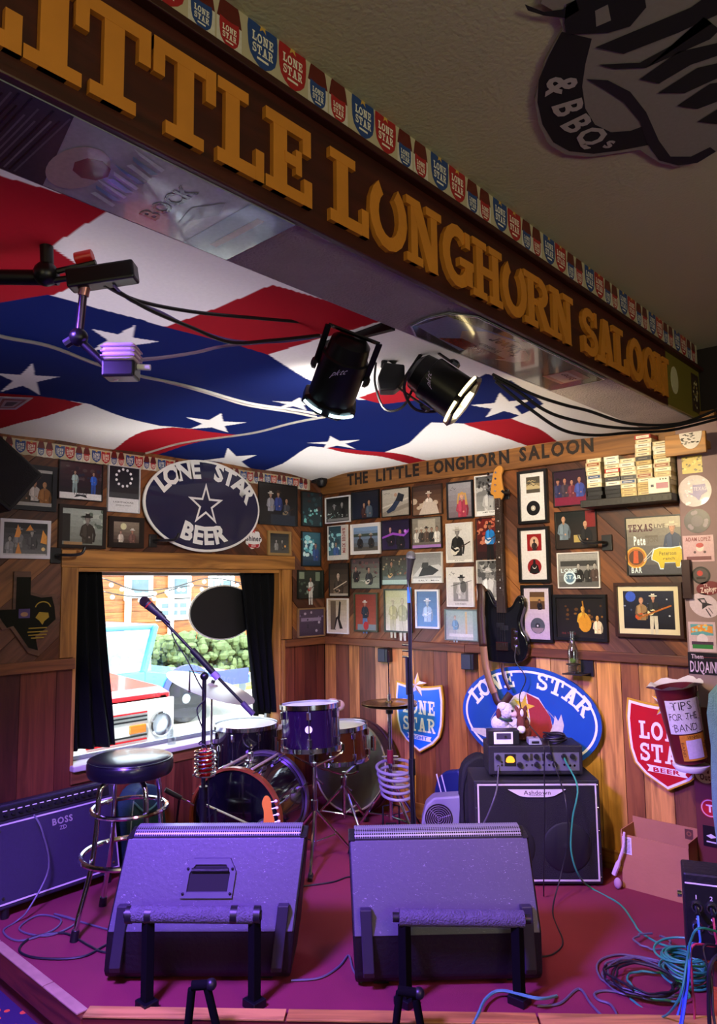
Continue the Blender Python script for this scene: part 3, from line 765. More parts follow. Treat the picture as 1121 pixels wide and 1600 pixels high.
# stickers on the olive end of the beam
def beam_sticker(label, y, z, mb, M=None):
    mb.map(lambda v: (XB - .004 - v.y * 1.0, y + v.x, z + v.z))
    return solo(mb, 'sticker', M or M_print, label, 'sticker', 'stickers on the olive end of the beam')
c0 = onx(1055, 594, XB)
q = MB().prism(ell2(0, 0, .05, .068), .001, .004); q.c = ['#cfc9a0'] * len(q.c); q.ring(0, 0, .05, .068, .004, .0045 * -1 + .005, 0, '#6a642c'); text(q, 'HOME', 0, 0, .02, .0004, 0, '#5a5a30', 'sans', .01)
q.map(lambda v: (v.x, -v.y, v.z)); beam_sticker('pale oval sticker next to the last letter of the beam', c0.y, c0.z, q)
c0 = onx(1088, 615, XB)
q = MB().prism(_rc(-.055, -.1, .055, .1), .001, .004); q.c = ['#3a2a20'] * len(q.c)
for i in range(26):
    a = i * 2.4; rr = .012 + .03 * ((i * 7) % 5) / 5
    q.flat(ell2(rr * math.cos(a) * 1.1, rr * math.sin(a) * 2.1, .009, .007, 6), .0046 + i * 2e-5, 0, ['#b9a468', '#8a7440', '#d8cfa8'][i % 3])
q.map(lambda v: (v.x, -v.y, v.z)); beam_sticker('tall dark sticker of ornate gold scrollwork on the beam', c0.y, c0.z, q)
c0 = onx(1112, 622, XB)
q = MB().prism(_rc(-.045, -.045, .045, .045), .001, .004); q.c = ['#2a1c14'] * len(q.c)
q.flat([(-.03, -.01), (-.015, .03), (.03, .028), (.03, -.02), (.0, -.035)], .0046, 0, '#b9a87c'); text(q, 'TX', .004, .0, .03, .005, 0, '#3a2c1c', 'sans', .01)
q.map(lambda v: (v.x, -v.y, v.z)); beam_sticker('small dark square sticker at the far end of the beam', c0.y, c0.z, q)

# ================================================================ FRAMED PHOTOGRAPHS
class Art:
    """ink shapes on a sheet of w x h metres, origin at its centre, u and v from 0 to 1"""
    def __init__(s, w, h, y=0.0): s.w = w; s.h = h; s.y = y; s.k = 0; s.mb = MB()
    def lay(s): s.k += 1; return s.y - .00004 * s.k - .0002
    def P(s, pts, c):
        s.mb.flat([((u - .5) * s.w, (v - .5) * s.h) for u, v in pts], s.lay(), 0, c); return s
    def R(s, u0, v0, u1, v1, c): return s.P(_rc(u0, v0, u1, v1), c)
    def E(s, u, v, ru, c, rv=None, n=14):
        """ru, rv in units of the sheet height"""
        rv = ru if rv is None else rv; cx = (u - .5) * s.w; cz = (v - .5) * s.h
        s.mb.flat(ell2(cx, cz, ru * s.h, rv * s.h, n), s.lay(), 0, c); return s
    def G(s, top, bot, n=6, v0=0.0, v1=1.0):
        a, b = lin(top), lin(bot)
        for i in range(n):
            t = i / max(1, n - 1); s.R(0, v0 + (v1 - v0) * i / n, 1, v0 + (v1 - v0) * (i + 1) / n, tuple(b[k] + (a[k] - b[k]) * t for k in range(3)))
        return s
    def L(s, a, b, w, c):
        """line, width in units of the height"""
        ax, az, bx, bz = (a[0] - .5) * s.w, (a[1] - .5) * s.h, (b[0] - .5) * s.w, (b[1] - .5) * s.h
        dx, dz = bx - ax, bz - az; l = math.hypot(dx, dz) or 1; nx, nz = -dz / l * w * s.h / 2, dx / l * w * s.h / 2
        s.mb.flat([(ax + nx, az + nz), (bx + nx, bz + nz), (bx - nx, bz - nz), (ax - nx, az - nz)], s.lay(), 0, c); return s
    def T(s, t, u, v, h, c, fit=None, font='sans', bold=.01, rot=0):
        text(s.mb, t, (u - .5) * s.w, (v - .5) * s.h, h * s.h, s.lay(), 0, c, font, bold, fit=fit * s.w if fit else None, rot=rot); return s
    def N(s, n, cols, v0=0, v1=1, sz=.05, u0=0, u1=1):
        """loose blotches: foliage, crowds, clutter, painted glare"""
        for i in range(n): s.E(random.uniform(u0, u1), random.uniform(v0, v1), sz * random.uniform(.5, 1.2), random.choice(cols), sz * random.uniform(.4, 1), 7)
        return s
    def per(s, u, v, hgt, shirt, skin='#b98a6a', hat=None, hair='#1c120c', legs=None, gtr=None, lean=0, beard=False):
        """figure: v is the head centre, hgt the head-to-hip length in sheet heights"""
        hgt *= 1.16; k = s.h / s.w; r = hgt * .155; sh = lin(shirt); dk = tuple(c * .55 for c in sh); lt = tuple(min(1, c * 1.35 + .01) for c in sh); sk = lin(skin); skd = tuple(c * .6 for c in sk)
        def q(pts, c): s.P([(u + (x + lean * y) * hgt * k, v + y * hgt) for x, y in pts], c)
        if legs: q([(-.2, -.9), (.2, -.9), (.22, -1.4), (.2, -2), (.07, -2), (.0, -1.15), (-.07, -2), (-.2, -2), (-.22, -1.4)], legs); q([(-.02, -1.0), (.02, -1.0), (.06, -2), (-.0, -1.2)], tuple(c * .5 for c in lin(legs)))
        q([(.2, -.3), (.29, -.34), (.36, -.62), (.3, -.92), (.22, -.9), (.25, -.62)], dk)
        q([(-.08, -.17), (.08, -.17), (.24, -.27), (.27, -.36), (.22, -.6), (.22, -.98), (-.22, -.98), (-.22, -.6), (-.27, -.36), (-.24, -.27)], shirt)
        q([(-.2, -.3), (-.06, -.2), (-.03, -.55), (-.1, -.95), (-.2, -.95), (-.19, -.6)], lt); q([(-.012, -.24), (.012, -.24), (.012, -.97), (-.012, -.97)], dk)
        q([(-.055, -.06), (.055, -.06), (.06, -.2), (0, -.27), (-.06, -.2)], skd)
        if hair: s.E(u, v + r * .22, r * .78, hair, r * 1.0, 12)
        s.E(u, v - r * .02, r * .64, skin, r * .92, 12); s.E(u + r * .22 * k, v - r * .1, r * .34, skd, r * .7, 10); s.E(u - r * .1 * k, v - r * .05, r * .5, skin, r * .78, 10)
        for e in (-.25, .22): s.E(u + e * r * k, v + r * .1, r * .1, '#1a1210', r * .07, 6)
        s.L((u - r * .2 * k, v - r * .48), (u + r * .2 * k, v - r * .48), r * .1, skd)
        if beard: s.E(u, v - r * .62, r * .5, '#8a8078', r * .45, 8)
        if hat: s.E(u, v + r * .6, r * 1.5, tuple(c * .6 for c in lin(hat)), r * .26, 14); s.E(u, v + r * .68, r * 1.5, hat, r * .22, 14); q([(-.1, .1), (.1, .1), (.085, .24), (.03, .215), (-.03, .215), (-.085, .24)], hat); q([(-.1, .1), (.1, .1), (.098, .125), (-.098, .125)], tuple(c * .4 for c in lin(hat)))
        if gtr:
            s.L((u - .1 * hgt * k, v - .75 * hgt), (u + .62 * hgt * k, v - .42 * hgt), .05 * hgt, '#3a2414')
            s.E(u - .16 * hgt * k, v - .8 * hgt, .17 * hgt, gtr, .15 * hgt, 12); s.E(u - .02 * hgt * k, v - .73 * hgt, .12 * hgt, gtr, .11 * hgt, 12); s.E(u - .08 * hgt * k, v - .76 * hgt, .05 * hgt, '#1a1210', None, 8)
        q([(-.27, -.36), (-.2, -.32), (-.24, -.62), (-.1, -.72), (.06, -.68), (.06, -.76), (-.12, -.82), (-.33, -.66)], dk if gtr else shirt); s.E(u + .08 * hgt * k, v - .72 * hgt, .045 * hgt, skin, None, 7)
        return s
    def sig(s, u, v, w, c='#20242c', n=4):
        for i in range(n):
            a = (u + w * (i / n) * .8, v + random.uniform(-.03, .03)); s.L(a, (a[0] + w * .25, a[1] + random.uniform(-.05, .05)), .012, c)
        return s
FR = {}
def picture(label, rect, wall, art, frame='#0d0c0c', fw=.011, fd=.018, matw=0.0, matc='#e9e6df', name='framed_photo', gloss=True, inset=0.0):
    """rect: left, top, right, bottom in the photograph; wall R or L; art(Art) draws the print"""
    l, t, r, b = rect; mx, my = (l + r) / 2, (t + b) / 2
    if wall == 'R':
        off = -.022; A, B, C, D = ony(l, my, off), ony(r, my, off), ony(mx, t, off), ony(mx, b, off)
        x0, x1 = A.x, B.x; loc = Vector(((x0 + x1) / 2, off, (C.z + D.z) / 2)); rz = 0
    else:
        off = .022; A, B, C, D = onx(l, my, off), onx(r, my, off), onx(mx, t, off), onx(mx, b, off)
        x0, x1 = A.y, B.y; loc = Vector((off, (x0 + x1) / 2, (C.z + D.z) / 2)); rz = PI / 2
    w = x1 - x0; h = C.z - D.z
    t_ = T(name, label, 'photo', loc, rz, 'photos on the ' + ('right wall' if wall == 'R' else 'window wall'))
    fm = MB(); e = 0
    P = [(-w / 2, -h / 2), (w / 2, -h / 2), (w / 2, h / 2), (-w / 2, h / 2)]
    Q = [(-w / 2 + fw, -h / 2 + fw), (w / 2 - fw, -h / 2 + fw), (w / 2 - fw, h / 2 - fw), (-w / 2 + fw, h / 2 - fw)]
    for i in range(4):
        j = (i + 1) % 4; vs = []
        for y in (-fd, 0): vs += [(P[i][0], y, P[i][1]), (P[j][0], y, P[j][1]), (Q[j][0], y, Q[j][1]), (Q[i][0], y, Q[i][1])]
        fm.add(vs, [(0, 1, 2, 3), (4, 7, 6, 5), (0, 4, 5, 1), (1, 5, 6, 2), (2, 6, 7, 3), (3, 7, 4, 0)])
    if frame not in FR: FR[frame] = mat('frame_' + frame[1:], frame, .35, var=.2)
    fm.build('frame', FR[frame], t_)
    iw, ih = w - 2 * fw, h - 2 * fw; yb = -fd * .45
    if matw:
        o = MB().b2((-iw / 2, yb, -ih / 2), (iw / 2, -.001, ih / 2)).build('mat', mat('mat_' + matc[1:], matc, .55, var=.03), t_)
        pw, ph = iw - 2 * matw, ih - 2 * matw
    else: pw, ph = iw, ih
    a = Art(pw, ph, yb); a.mb.b2((-pw / 2, yb - .0002, -ph / 2), (pw / 2, yb + .001, ph / 2)); a.mb.c = ['#55504c'] * len(a.mb.c)
    art(a); a.mb.build('print', M_print, t_)
    return t_
BWd, BWm, BWl, SK = '#141414', '#6a6a6a', '#c9c9c9', '#a8a4a0'
def bw(a, top='#3a3a3a', bot='#8a8a8a'): return a.G(top, bot)
RW = [
 ('black and white photo of two musicians, topmost next to the corner', (510, 776, 549, 817), lambda a: bw(a, '#0c0c0c', '#3a3a3a').per(.35, .62, .45, '#1c1c1c', SK, '#9a9a9a').per(.68, .68, .5, '#101010', SK, None, '#888888').R(.05, .04, .95, .14, '#8a8a8a').N(14, ['#9adcdc', '#e8f6f4'], .15, .4, .03), '#e4e2e4', .009),
 ('dark photo of a couple embracing, topmost row beside the musicians', (551, 767, 594, 811), lambda a: a.G('#070c1e', '#101830').per(.45, .5, .42, '#3a1c18', '#c09070', None, '#2a140c').per(.64, .58, .48, '#4a5a6a', '#c09070'), '#0c0c10', .005),
 ('photo of a man in jeans lying on pale steps', (598, 763, 642, 807), lambda a: a.G('#b8b2a6', '#a49a8c').P([(0, 0), (1, .3), (1, .45), (0, .15)], '#8c8478').P([(0, .3), (1, .6), (1, .66), (0, .36)], '#cfc8bc').P([(.2, .1), (.45, .2), (.65, .5), (.8, .75), (.62, .85), (.5, .6), (.35, .38), (.15, .2)], '#22304a').P([(.5, .55), (.75, .5), (.82, .75), (.6, .85)], '#161c28').E(.5, .78, .07, '#b08a70').sig(.05, .85, .3), '#17130f', .005),
 ('sepia photo of a seated woman in white dress and cowboy hat', (646, 758, 693, 805), lambda a: a.G('#3c2418', '#7a5a44').N(20, ['#5a3826', '#c8b49c'], 0, .5, .12).per(.55, .68, .5, '#d8ccc0', '#b88a74', '#d8cfc0', '#2a1810').P([(.2, 0), (.9, 0), (.8, .4), (.4, .45)], '#cbbcae'), '#2a1c12', .005),
 ('photo of a smiling blonde woman in a pink top', (700, 752, 741, 811), lambda a: a.G('#9a98a0', '#7a6a70').per(.58, .62, .55, '#a83a50', '#d8a48c', None, '#c89a54').P([(.42, .7), (.75, .7), (.82, .35), (.72, .35), (.7, .65), (.48, .65), (.42, .38), (.36, .4)], '#c89a54').sig(.08, .85, .3, '#303038'), '#14171c', .011),
 ('black and white portrait of a man in a straw hat above the bass', (744, 742, 785, 806), lambda a: bw(a, '#5a5a5a', '#9a9a9a').N(26, ['#2c2c2c', '#b8b8b8'], .6, 1, .06).per(.52, .64, .52, '#b4b4b4', '#5c5c5c', '#8c8c8c', '#181818').R(0, 0, 1, .1, '#e4e4e4').T('JAMES TODD', .5, .06, .035, '#303030', .5), '#dad8d8', .009),
 ('band photo with red vertical lettering beside the corner, second row', (514, 821, 545, 875), lambda a: a.G('#2a4a58', '#3a6a7c').N(22, ['#8fd4dc', '#d8f4f4', '#28424e'], .2, .9, .08, 0, .6).per(.4, .45, .35, '#3a5a9a', '#b08a74').R(.68, .12, 1, 1, '#d9cfc6').T('MACK BROWN', .82, .56, .13, '#8a1c1c', .95, 'slab', rot=PI / 2).R(0, 0, 1, .12, '#dcd6d0'), '#d6d2cc', .006),  # pale cyan blotches are window glare painted into the print
 ('photo of two cowboys in a wide white mat with signatures', (550, 818, 596, 866), lambda a: a.G('#7c9ac0', '#54504a').R(0, .6, 1, .72, '#3a4a44').per(.27, .62, .45, '#1c1c20', '#6a4a38', '#b8ac9a').per(.73, .62, .45, '#222226', '#6a4a38', '#b8ac9a'), '#e4e0dc', .006, .018, .02),
 ('purple tinted photo of two grinning men, second row', (598, 812, 642, 859), lambda a: a.G('#1c1030', '#2a1a48').per(.3, .68, .5, '#14101c', '#b88a88').per(.66, .58, .52, '#100c18', '#b88a80').P([(0, .45), (.4, .58), (.8, .5), (1, .7), (1, .6), (.8, .42), (.4, .5), (0, .38)], '#9a4ac8').E(.85, .6, .06, '#c87ae8'), '#120c18', .004),
 ('sepia photo of a band in hats standing in a row', (645, 808, 692, 857), lambda a: a.G('#8a8478', '#6a6058').R(.2, .5, .8, .95, '#b4ac9c').per(.15, .6, .36, '#c8c4bc', '#a88470', '#d0c8b8').per(.32, .6, .36, '#3a3430', '#a88470', '#cfc8bc').per(.5, .62, .38, '#5a4a40', '#a88470', '#2a2420').per(.68, .6, .36, '#2a2a2c', '#a88470').per(.86, .62, .4, '#d8d4cc', '#a88470').R(0, 0, 1, .1, '#a87ac0'), '#1c1410', .005),
 ('white bordered portrait of a man in a hat with an acoustic guitar', (699, 817, 740, 879), lambda a: a.G('#d8d6d2', '#c8c6c2').per(.42, .78, .55, '#161616', '#8a8682', '#c4bfb6', '#222222', None, '#ddd8cc').R(0, 0, 1, .05, '#e6e4e0').T('JACK LOWERY', .5, .03, .03, '#2a2a2a', .4), '#dedbd8', .006),
 ('colourful photo of a guitarist in a bright blue shirt', (746, 809, 785, 873), lambda a: a.G('#6a1c18', '#2a1014').N(30, ['#9a3428', '#c87a5c', '#3a1014'], .3, 1, .07).per(.55, .8, .4, '#1f7ac8', '#8a5a44', '#241a18', '#1a1210', '#141414', '#d8dce4'), '#201014', .004),
 ('sepia portrait of a long haired woman with a fiddle, third row', (516, 880, 547, 932), lambda a: a.G('#2a221c', '#5c4c40').per(.45, .62, .55, '#3c3028', '#c8b09c', None, '#120c08', None, '#8a7460').L((.2, .2), (.9, .45), .03, '#d8c8b0').R(0, 0, 1, .07, '#b8aea0'), '#17120e', .006),
 ('faded colour photo of a band playing outdoors, third row', (550, 872, 596, 920), lambda a: a.G('#4a3e44', '#8a9484').N(20, ['#6a4a4c', '#2a242c'], .5, .95, .07).per(.16, .66, .4, '#1c1c24', '#b8867a').per(.62, .62, .45, '#2a2c30', '#b08a78', None, '#1a1410', None, '#d8d0c0').sig(.3, .25, .4, '#d8dcd0', 6), '#17191a', .005),
 ('photo of a man playing guitar before shelves of bottles', (598, 868, 641, 914), lambda a: a.G('#3a3430', '#4a5648').N(34, ['#7a4a3c', '#5c6a54', '#a89878', '#2a2620'], .3, 1, .045).per(.36, .72, .45, '#3c4030', '#a87c60', None, '#2a1c10', None, '#c8a468').R(0, 0, 1, .16, '#a8c4bc'), '#1a1512', .004),
 ('black and white photo of a man reclining on a car bonnet', (645, 863, 693, 911), lambda a: bw(a, '#8a8a8a', '#b4b4b4').P([(0, .2), (.3, .55), (.9, .6), (1, .5), (1, .2)], '#d4d4d4').P([(.2, .2), (.35, .5), (.6, .58), (.9, .4), (.7, .25)], '#2a2a2a').E(.42, .75, .1, '#9a9a9a').P([(.3, .5), (.55, .5), (.55, .68), (.35, .68)], '#3a3a3a').R(0, 0, 1, .13, '#e0e0e0').T('SALT  Moss', .55, .06, .05, '#333333', .7), '#d8d6d4', .006),
 ('white bordered portrait of a fiddler in a black cowboy hat', (700, 886, 742, 948), lambda a: a.G('#dcdad6', '#d0cec8').R(.22, .12, .8, .62, '#8a8884').per(.55, .7, .46, '#b4b2ae', '#8c8884', '#101010', '#141414').E(.62, .5, .1, '#5a5854', .16).L((.12, .52), (.95, .66), .014, '#202020').sig(.08, .86, .25).T('JASON ROBERTS', .5, .05, .03, '#2a2a2a', .45), '#e2e0dc', .006),
 ('black and white portrait of a man in a pale hat behind the bass neck', (747, 875, 785, 938), lambda a: bw(a, '#7a7a7a', '#a0a0a0').N(20, ['#4a4a4a', '#b8b8b8'], .5, 1, .09).per(.45, .66, .55, '#d4d4d4', '#8a8a8a', '#cfcfcf', '#404040').R(0, 0, 1, .06, '#dcdcdc'), '#cfccc8', .006),
 ('sepia photo of an upraised guitar neck, bottom row at the corner', (513, 935, 546, 990), lambda a: a.G('#b4a48a', '#d8ccb4').R(.12, .08, .4, .96, '#6a5a48').P([(.3, .1), (.75, .12), (.6, .4), (.66, .92), (.58, .96), (.5, .5), (.4, .45)], '#1c1612').P([(.35, .1), (.6, .1), (.48, .42)], '#c8bca8'), '#e0dcd4', .009),
 ('photo of a man in a white hat before a red backdrop in a green frame', (555, 926, 592, 987), lambda a: a.G('#8a3426', '#a04a34').per(.45, .74, .36, '#1c2c38', '#b8866c', '#e0dcd0', '#2a1c14', '#5a7aa0').R(.1, 0, .95, .16, '#7a8a88').E(.5, .12, .1, '#b0242c', .12), '#3e4630', .012),
 ('very faded yellow photo in a dark green frame behind the microphone', (602, 920, 645, 988), lambda a: a.G('#c4c896', '#d8d8b8').per(.3, .7, .38, '#b4b47c', '#c8c49c', '#cfcba4', None, '#bcbc90').per(.68, .72, .42, '#a8ac7c', '#c4c09c', None, '#a8a878', '#c8c8a4'), '#2e3a2a', .011),
 ('blue picture of a cowboy in a white frame, bottom row', (651, 921, 688, 982), lambda a: a.G('#2a5c9a', '#3c7ab4').per(.5, .68, .48, '#9ab8d8', '#a8bcd0', '#dce4ec', '#2a3a54').sig(.25, .35, .5, '#e8f0f8', 8), '#dfe4e4', .013),
 ('pale washed out photo standing on the rail beside the bass strap', (697, 952, 749, 1001), lambda a: a.G('#9cb8a8', '#b4bca8').per(.3, .74, .36, '#6a98a8', '#c8b49c', None, '#8a7860', '#a8b4a8').R(.62, .1, .68, .95, '#c8b884').R(.1, .1, .9, .2, '#cfd4c4').R(.86, 0, 1, 1, '#8aa498'), '#6a7a6c', .006),
 ('dark photo with white handwriting partly behind the bass body', (750, 938, 786, 1002), lambda a: a.G('#16201c', '#101614').sig(.1, .75, .6, '#c8d4cc', 6).sig(.1, .6, .5, '#c8d4cc', 6), '#10110f', .004),
 ('photo of a group of friends in purple light next to the shelf', (866, 734, 919, 791), lambda a: a.G('#2a1428', '#3a1430').R(0, 0, 1, .3, '#7a1c3c').per(.12, .72, .42, '#2a2c54', '#b07a64', '#1c1414').per(.34, .72, .42, '#3a3040', '#b07a64').per(.56, .66, .38, '#6a2c3c', '#b8806c').per(.8, .72, .44, '#3a4a9a', '#b07a64', None, '#1c1410'), '#0c0a10', .006),
 ('photo of two bald men shaking hands under the cartridge shelf', (869, 798, 934, 857), lambda a: a.G('#141816', '#2c221e').R(.75, .55, 1, 1, '#7a1c1c').per(.2, .8, .5, '#6a7a88', '#c09478', None, None).per(.74, .64, .5, '#141416', '#c09478', None, None).R(.45, .15, .62, .35, '#a89458'), '#17130f', .004),
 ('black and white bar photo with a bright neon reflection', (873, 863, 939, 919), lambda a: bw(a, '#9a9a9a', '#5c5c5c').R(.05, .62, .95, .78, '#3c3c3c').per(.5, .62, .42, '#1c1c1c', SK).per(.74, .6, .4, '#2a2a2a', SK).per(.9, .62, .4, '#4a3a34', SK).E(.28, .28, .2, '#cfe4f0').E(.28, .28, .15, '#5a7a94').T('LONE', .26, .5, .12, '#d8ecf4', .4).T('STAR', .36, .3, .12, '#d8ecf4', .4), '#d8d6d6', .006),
 ('stage photo of a yellow lit double bass player in a black frame', (868, 929, 951, 1001), lambda a: a.G('#181410', '#1c1814').N(14, ['#8a5c1c', '#5a3a14'], .4, 1, .05).per(.56, .72, .42, '#c89a2c', '#d8a84c', None, '#2a1c0c').E(.6, .36, .17, '#c88c24', .22).L((.6, .5), (.56, .92), .03, '#a8741c').per(.86, .5, .34, '#d8c8a0', '#c8944c').T('FINE TUNERS', .25, .1, .05, '#8a3a34', .3), '#0b0c0b', .018, .026),
 ('photo of two guitarists singing in a brown frame with cream mat', (964, 910, 1070, 996), lambda a: a.G('#1c2038', '#14141c').E(.15, .85, .14, '#3a5ad0').N(10, ['#8a94b8', '#4a5470', '#c8ccd8'], .2, .9, .03).per(.36, .74, .45, '#9a7a54', '#d0987c', None, '#8a6a54', None, '#c8501c').per(.6, .82, .42, '#22242c', '#c88c74', '#e8e4d8', '#2a1c14', '#cfc8b8', '#e8dcb0').L((.3, .28), (.95, .62), .04, '#b0641c'), '#34190f', .018, .03, .028, '#d9cdac'),
]
for R0 in RW:
    lab, rc, fn = R0[:3]; fr = R0[3]; fw = R0[4]; fd = R0[5] if len(R0) > 5 else .016; mw = R0[6] if len(R0) > 6 else 0; mc = R0[7] if len(R0) > 7 else '#dcd9da'
    random.seed(rc[0]); picture(lab, rc, 'R', fn, fr, fw, fd, mw, mc)
LW = [
 ('dark framed photo of three people lit in amber, behind the hanging speaker', (-14, 725, 87, 797), lambda a: a.G('#0c0a0a', '#181210').E(.72, .82, .1, '#7a5a14', .08).per(.5, .62, .5, '#3c3020', '#a87c5c', '#5a4a34').per(.68, .62, .42, '#b8b0a8', '#a87c5c').per(.86, .6, .5, '#8a5a24', '#b08058').R(0, 0, 1, .1, '#a8a4a0').R(.6, .92, 1, 1, '#b8b4b0'), '#15181c', .025),
 ('photo of two men strolling in front of a crowd, printed caption below', (90, 722, 159, 782), lambda a: a.G('#3a1c22', '#14141a').N(22, ['#2a1c24', '#4a3a3c', '#1c2438'], .5, .95, .06).per(.36, .72, .26, '#9ab0b0', '#a8846c', None, '#2a1c14', '#8aa0a4').per(.8, .72, .27, '#2a5ac0', '#a8846c', None, '#2a1c14', '#2a4a9a').R(0, 0, 1, .17, '#e4e2e4').P([(.35, .05), (.5, .09), (.66, .05), (.62, .13), (.4, .13)], '#20242a').T('LUCAS', .5, .15, .05, '#2a2c34', .3), '#1a1416', .005),
 ('black and white poster with a ring of round lights', (167, 729, 217, 801), lambda a: a.G('#14161a', '#2a2c30').P([(0, .3), (1, .3), (1, .42), (0, .42)], '#3a3c40').R(0, 0, 1, .3, '#dcdcde').T('LIGHTHOUSE', .5, .21, .035, '#24262c', .66).T('JUKEBOX NIGHT', .5, .14, .025, '#44464c', .5), '#c4c4c8', .005),
 ('black and white photo of a bearded man in a cap outdoors', (90, 790, 164, 857), lambda a: a.G('#a8b0a8', '#7c8078').R(0, .1, .2, .85, '#2a2824').N(30, ['#5c665c', '#b8c0b4', '#8a9488'], .4, 1, .07, .5, 1).per(.62, .72, .6, '#3a342c', '#8a8078', '#1c1a18', '#24201c', beard=True).R(.05, 0, .5, .08, '#a8845c'), '#1d120d', .02),
 ('small dark framed photo of a man in a sailor cap', (168, 808, 223, 856), lambda a: a.G('#8a7c6c', '#4a3a34').E(.4, .78, .16, '#d8d4a8').per(.3, .5, .42, '#c8bcb0', '#b88c7c').per(.74, .56, .55, '#6a4a44', '#b07c68', '#e0dcd4'), '#180e0a', .03),
 ('white bordered black and white band photo with flame coloured reflections', (-2, 812, 77, 873), lambda a: bw(a, '#2a2a2c', '#6a6a6c').per(.35, .75, .45, '#7a7a7c', SK, '#9a9a9a').per(.65, .7, .45, '#4a4a4c', SK, '#6a6a6a').per(.15, .5, .4, '#8a8a8c', SK).P([(.25, .55), (.32, .95), (.4, .7), (.36, .55)], '#e89a4c').P([(.85, .4), (.9, .8), (1, .6), (1, .35)], '#e8a04c').P([(.5, .75), (.6, .95), (.68, .78)], '#d88a3c').P([(.28, .05), (.34, .4), (.42, .05)], '#d8904c').R(0, 0, 1, .05, '#c8c4c8').E(.92, .2, .06, '#f0d090'), '#d4d0d8', .018),
 ('dark photo of a band on stage right of the big oval sign', (403, 756, 463, 821), lambda a: a.G('#0c0a0c', '#14141c').per(.3, .72, .35, '#8a8a94', '#a88474', '#c8c4b8').per(.5, .76, .36, '#2a3a7a', '#a8846c', '#3a2a24').per(.72, .6, .34, '#3a3c44', '#a88068', None, '#1a1210', None, '#8a7a5c').R(.3, 0, .95, .25, '#242c3c'), '#16161a', .004),
 ('tiny photo in a pale wooden frame on the window casing', (417, 830, 453, 868), lambda a: a.G('#1c1c1c', '#4a4a48').per(.35, .6, .4, '#8a8a88', SK).per(.65, .6, .4, '#3a3a3a', SK).E(.8, .35, .06, '#e8a858'), '#9a7a48', .018),
 ('glaring photo of a concert crowd, highest in the corner', (470, 769, 502, 823), lambda a: a.G('#14242c', '#1c343c').N(26, ['#8adcd8', '#d0f4ec', '#1a2c34', '#3a6a70'], .05, .5, .06).N(8, ['#3a1c20', '#24444c'], .5, 1, .08), '#0d1214', .006),
 ('photo of a guitarist washed out by blue glare near the corner', (470, 831, 500, 885), lambda a: a.G('#2a6478', '#1c3a54').N(26, ['#9ae8f0', '#e0fcfc', '#4aa4b8'], .3, .95, .08, 0, .65).per(.75, .6, .4, '#2a4a8a', '#b07c74'), '#0c1418', .006),
 ('photo of a guitarist in white in front of a fireplace', (464, 891, 504, 935), lambda a: a.G('#2c342c', '#1c201c').R(.05, .7, .25, .95, '#8a9880').R(.7, .62, .88, .95, '#7a8a74').N(12, ['#4a5a4c', '#8a9c8c'], .1, .6, .06).per(.5, .68, .4, '#c8ccc8', '#a88474', None, '#1c1410', '#d0d0cc', '#b03424'), '#141a14', .004),
 ('mauve poster photo in a light wooden frame on the rail', (464, 950, 506, 995), lambda a: a.G('#4a3a54', '#3a2c40').R(.1, .55, .9, .68, '#8a7a98').N(12, ['#7a688a', '#2a2030', '#b0a4b8'], .1, .9, .06).E(.5, .88, .05, '#a89ab0'), '#8a6a48', .01),
]
for lab, rc, fn, fr, fw in LW:
    random.seed(rc[0] + 50); o = picture(lab, rc, 'L', fn, fr, fw)
    if 'ring of' in lab:
        a = Art(o.children[1].dimensions[0] if False else .2, .2, -.012); 
        for i in range(11): a.mb.flat(ell2(.052 * math.cos(i * .571), .07 + .052 * math.sin(i * .571), .0085, .0085, 10), -.0095, 0, '#f0f0f4')
        a.mb.build('light_ring', M_print, o)

# ---- three black frames with a cover and a disc
def disc_frame(label, rect, cover, dc, hub):
    def art(a):
        cover(a); a.E(.5, .26, .155, '#0c0c0e' if dc is None else dc, None, 30); a.E(.5, .26, .055, hub, None, 16); a.E(.5, .26, .018, '#e8e6e4', None, 10)
        if dc == '#8a1a1e': a.P([(.3, .14), (.36, .28), (.45, .32), (.46, .4), (.54, .4), (.55, .32), (.64, .28), (.7, .14), (.5, .11)], '#141012'); a.E(.5, .26, .045, '#d8d4d0', None, 12); a.E(.5, .27, .04, '#141012', None, 12)
        if dc == '#4a5058': a.P([(.26, .22), (.74, .22), (.68, .15), (.5, .105), (.32, .15)], '#8a7a80')
    o = picture(label, rect, 'R', art, '#0a0a0b', .017, .026, 0, name='record_frame'); o['category'] = 'record frame'; o['group'] = 'framed records'
def cov1(a): a.G('#dcdadc', '#d4d2d4'); a.R(.24, .58, .8, .92, '#4a4438'); a.R(.24, .66, .8, .78, '#8a7a58'); a.P([(.24, .72), (.5, .8), (.8, .7), (.8, .66), (.24, .66)], '#b8a880'); a.sig(.3, .85, .4, '#c8b888'); a.sig(.3, .75, .4, '#2a241c')
def cov2(a): a.G('#dcd8da', '#d4d0d4'); a.R(.24, .58, .8, .92, '#8a1418'); a.E(.52, .74, .1, '#c8a48c', .13); a.per(.52, .78, .17, '#2a1c1c', '#3a2a24')
def cov3(a): a.G('#c8bcc8', '#b8a4b8'); a.R(.22, .58, .8, .92, '#5a4028'); a.R(.22, .74, .8, .82, '#a88454'); a.per(.6, .74, .15, '#14141c', '#9a6a54', '#1a1410')
disc_frame('black frame with a brown sleeve and a black record, uppermost of three', (812, 735, 858, 818), cov1, '#0c0c0e', '#b8b0a4')
disc_frame('black frame with a red sleeve and a red record, middle of three', (813, 824, 861, 910), cov2, '#8a1a1e', '#141012')
disc_frame('black frame with a brown sleeve and a grey disc, lowest of three', (818, 914, 866, 1003), cov3, '#4a5058', '#2a2c30')

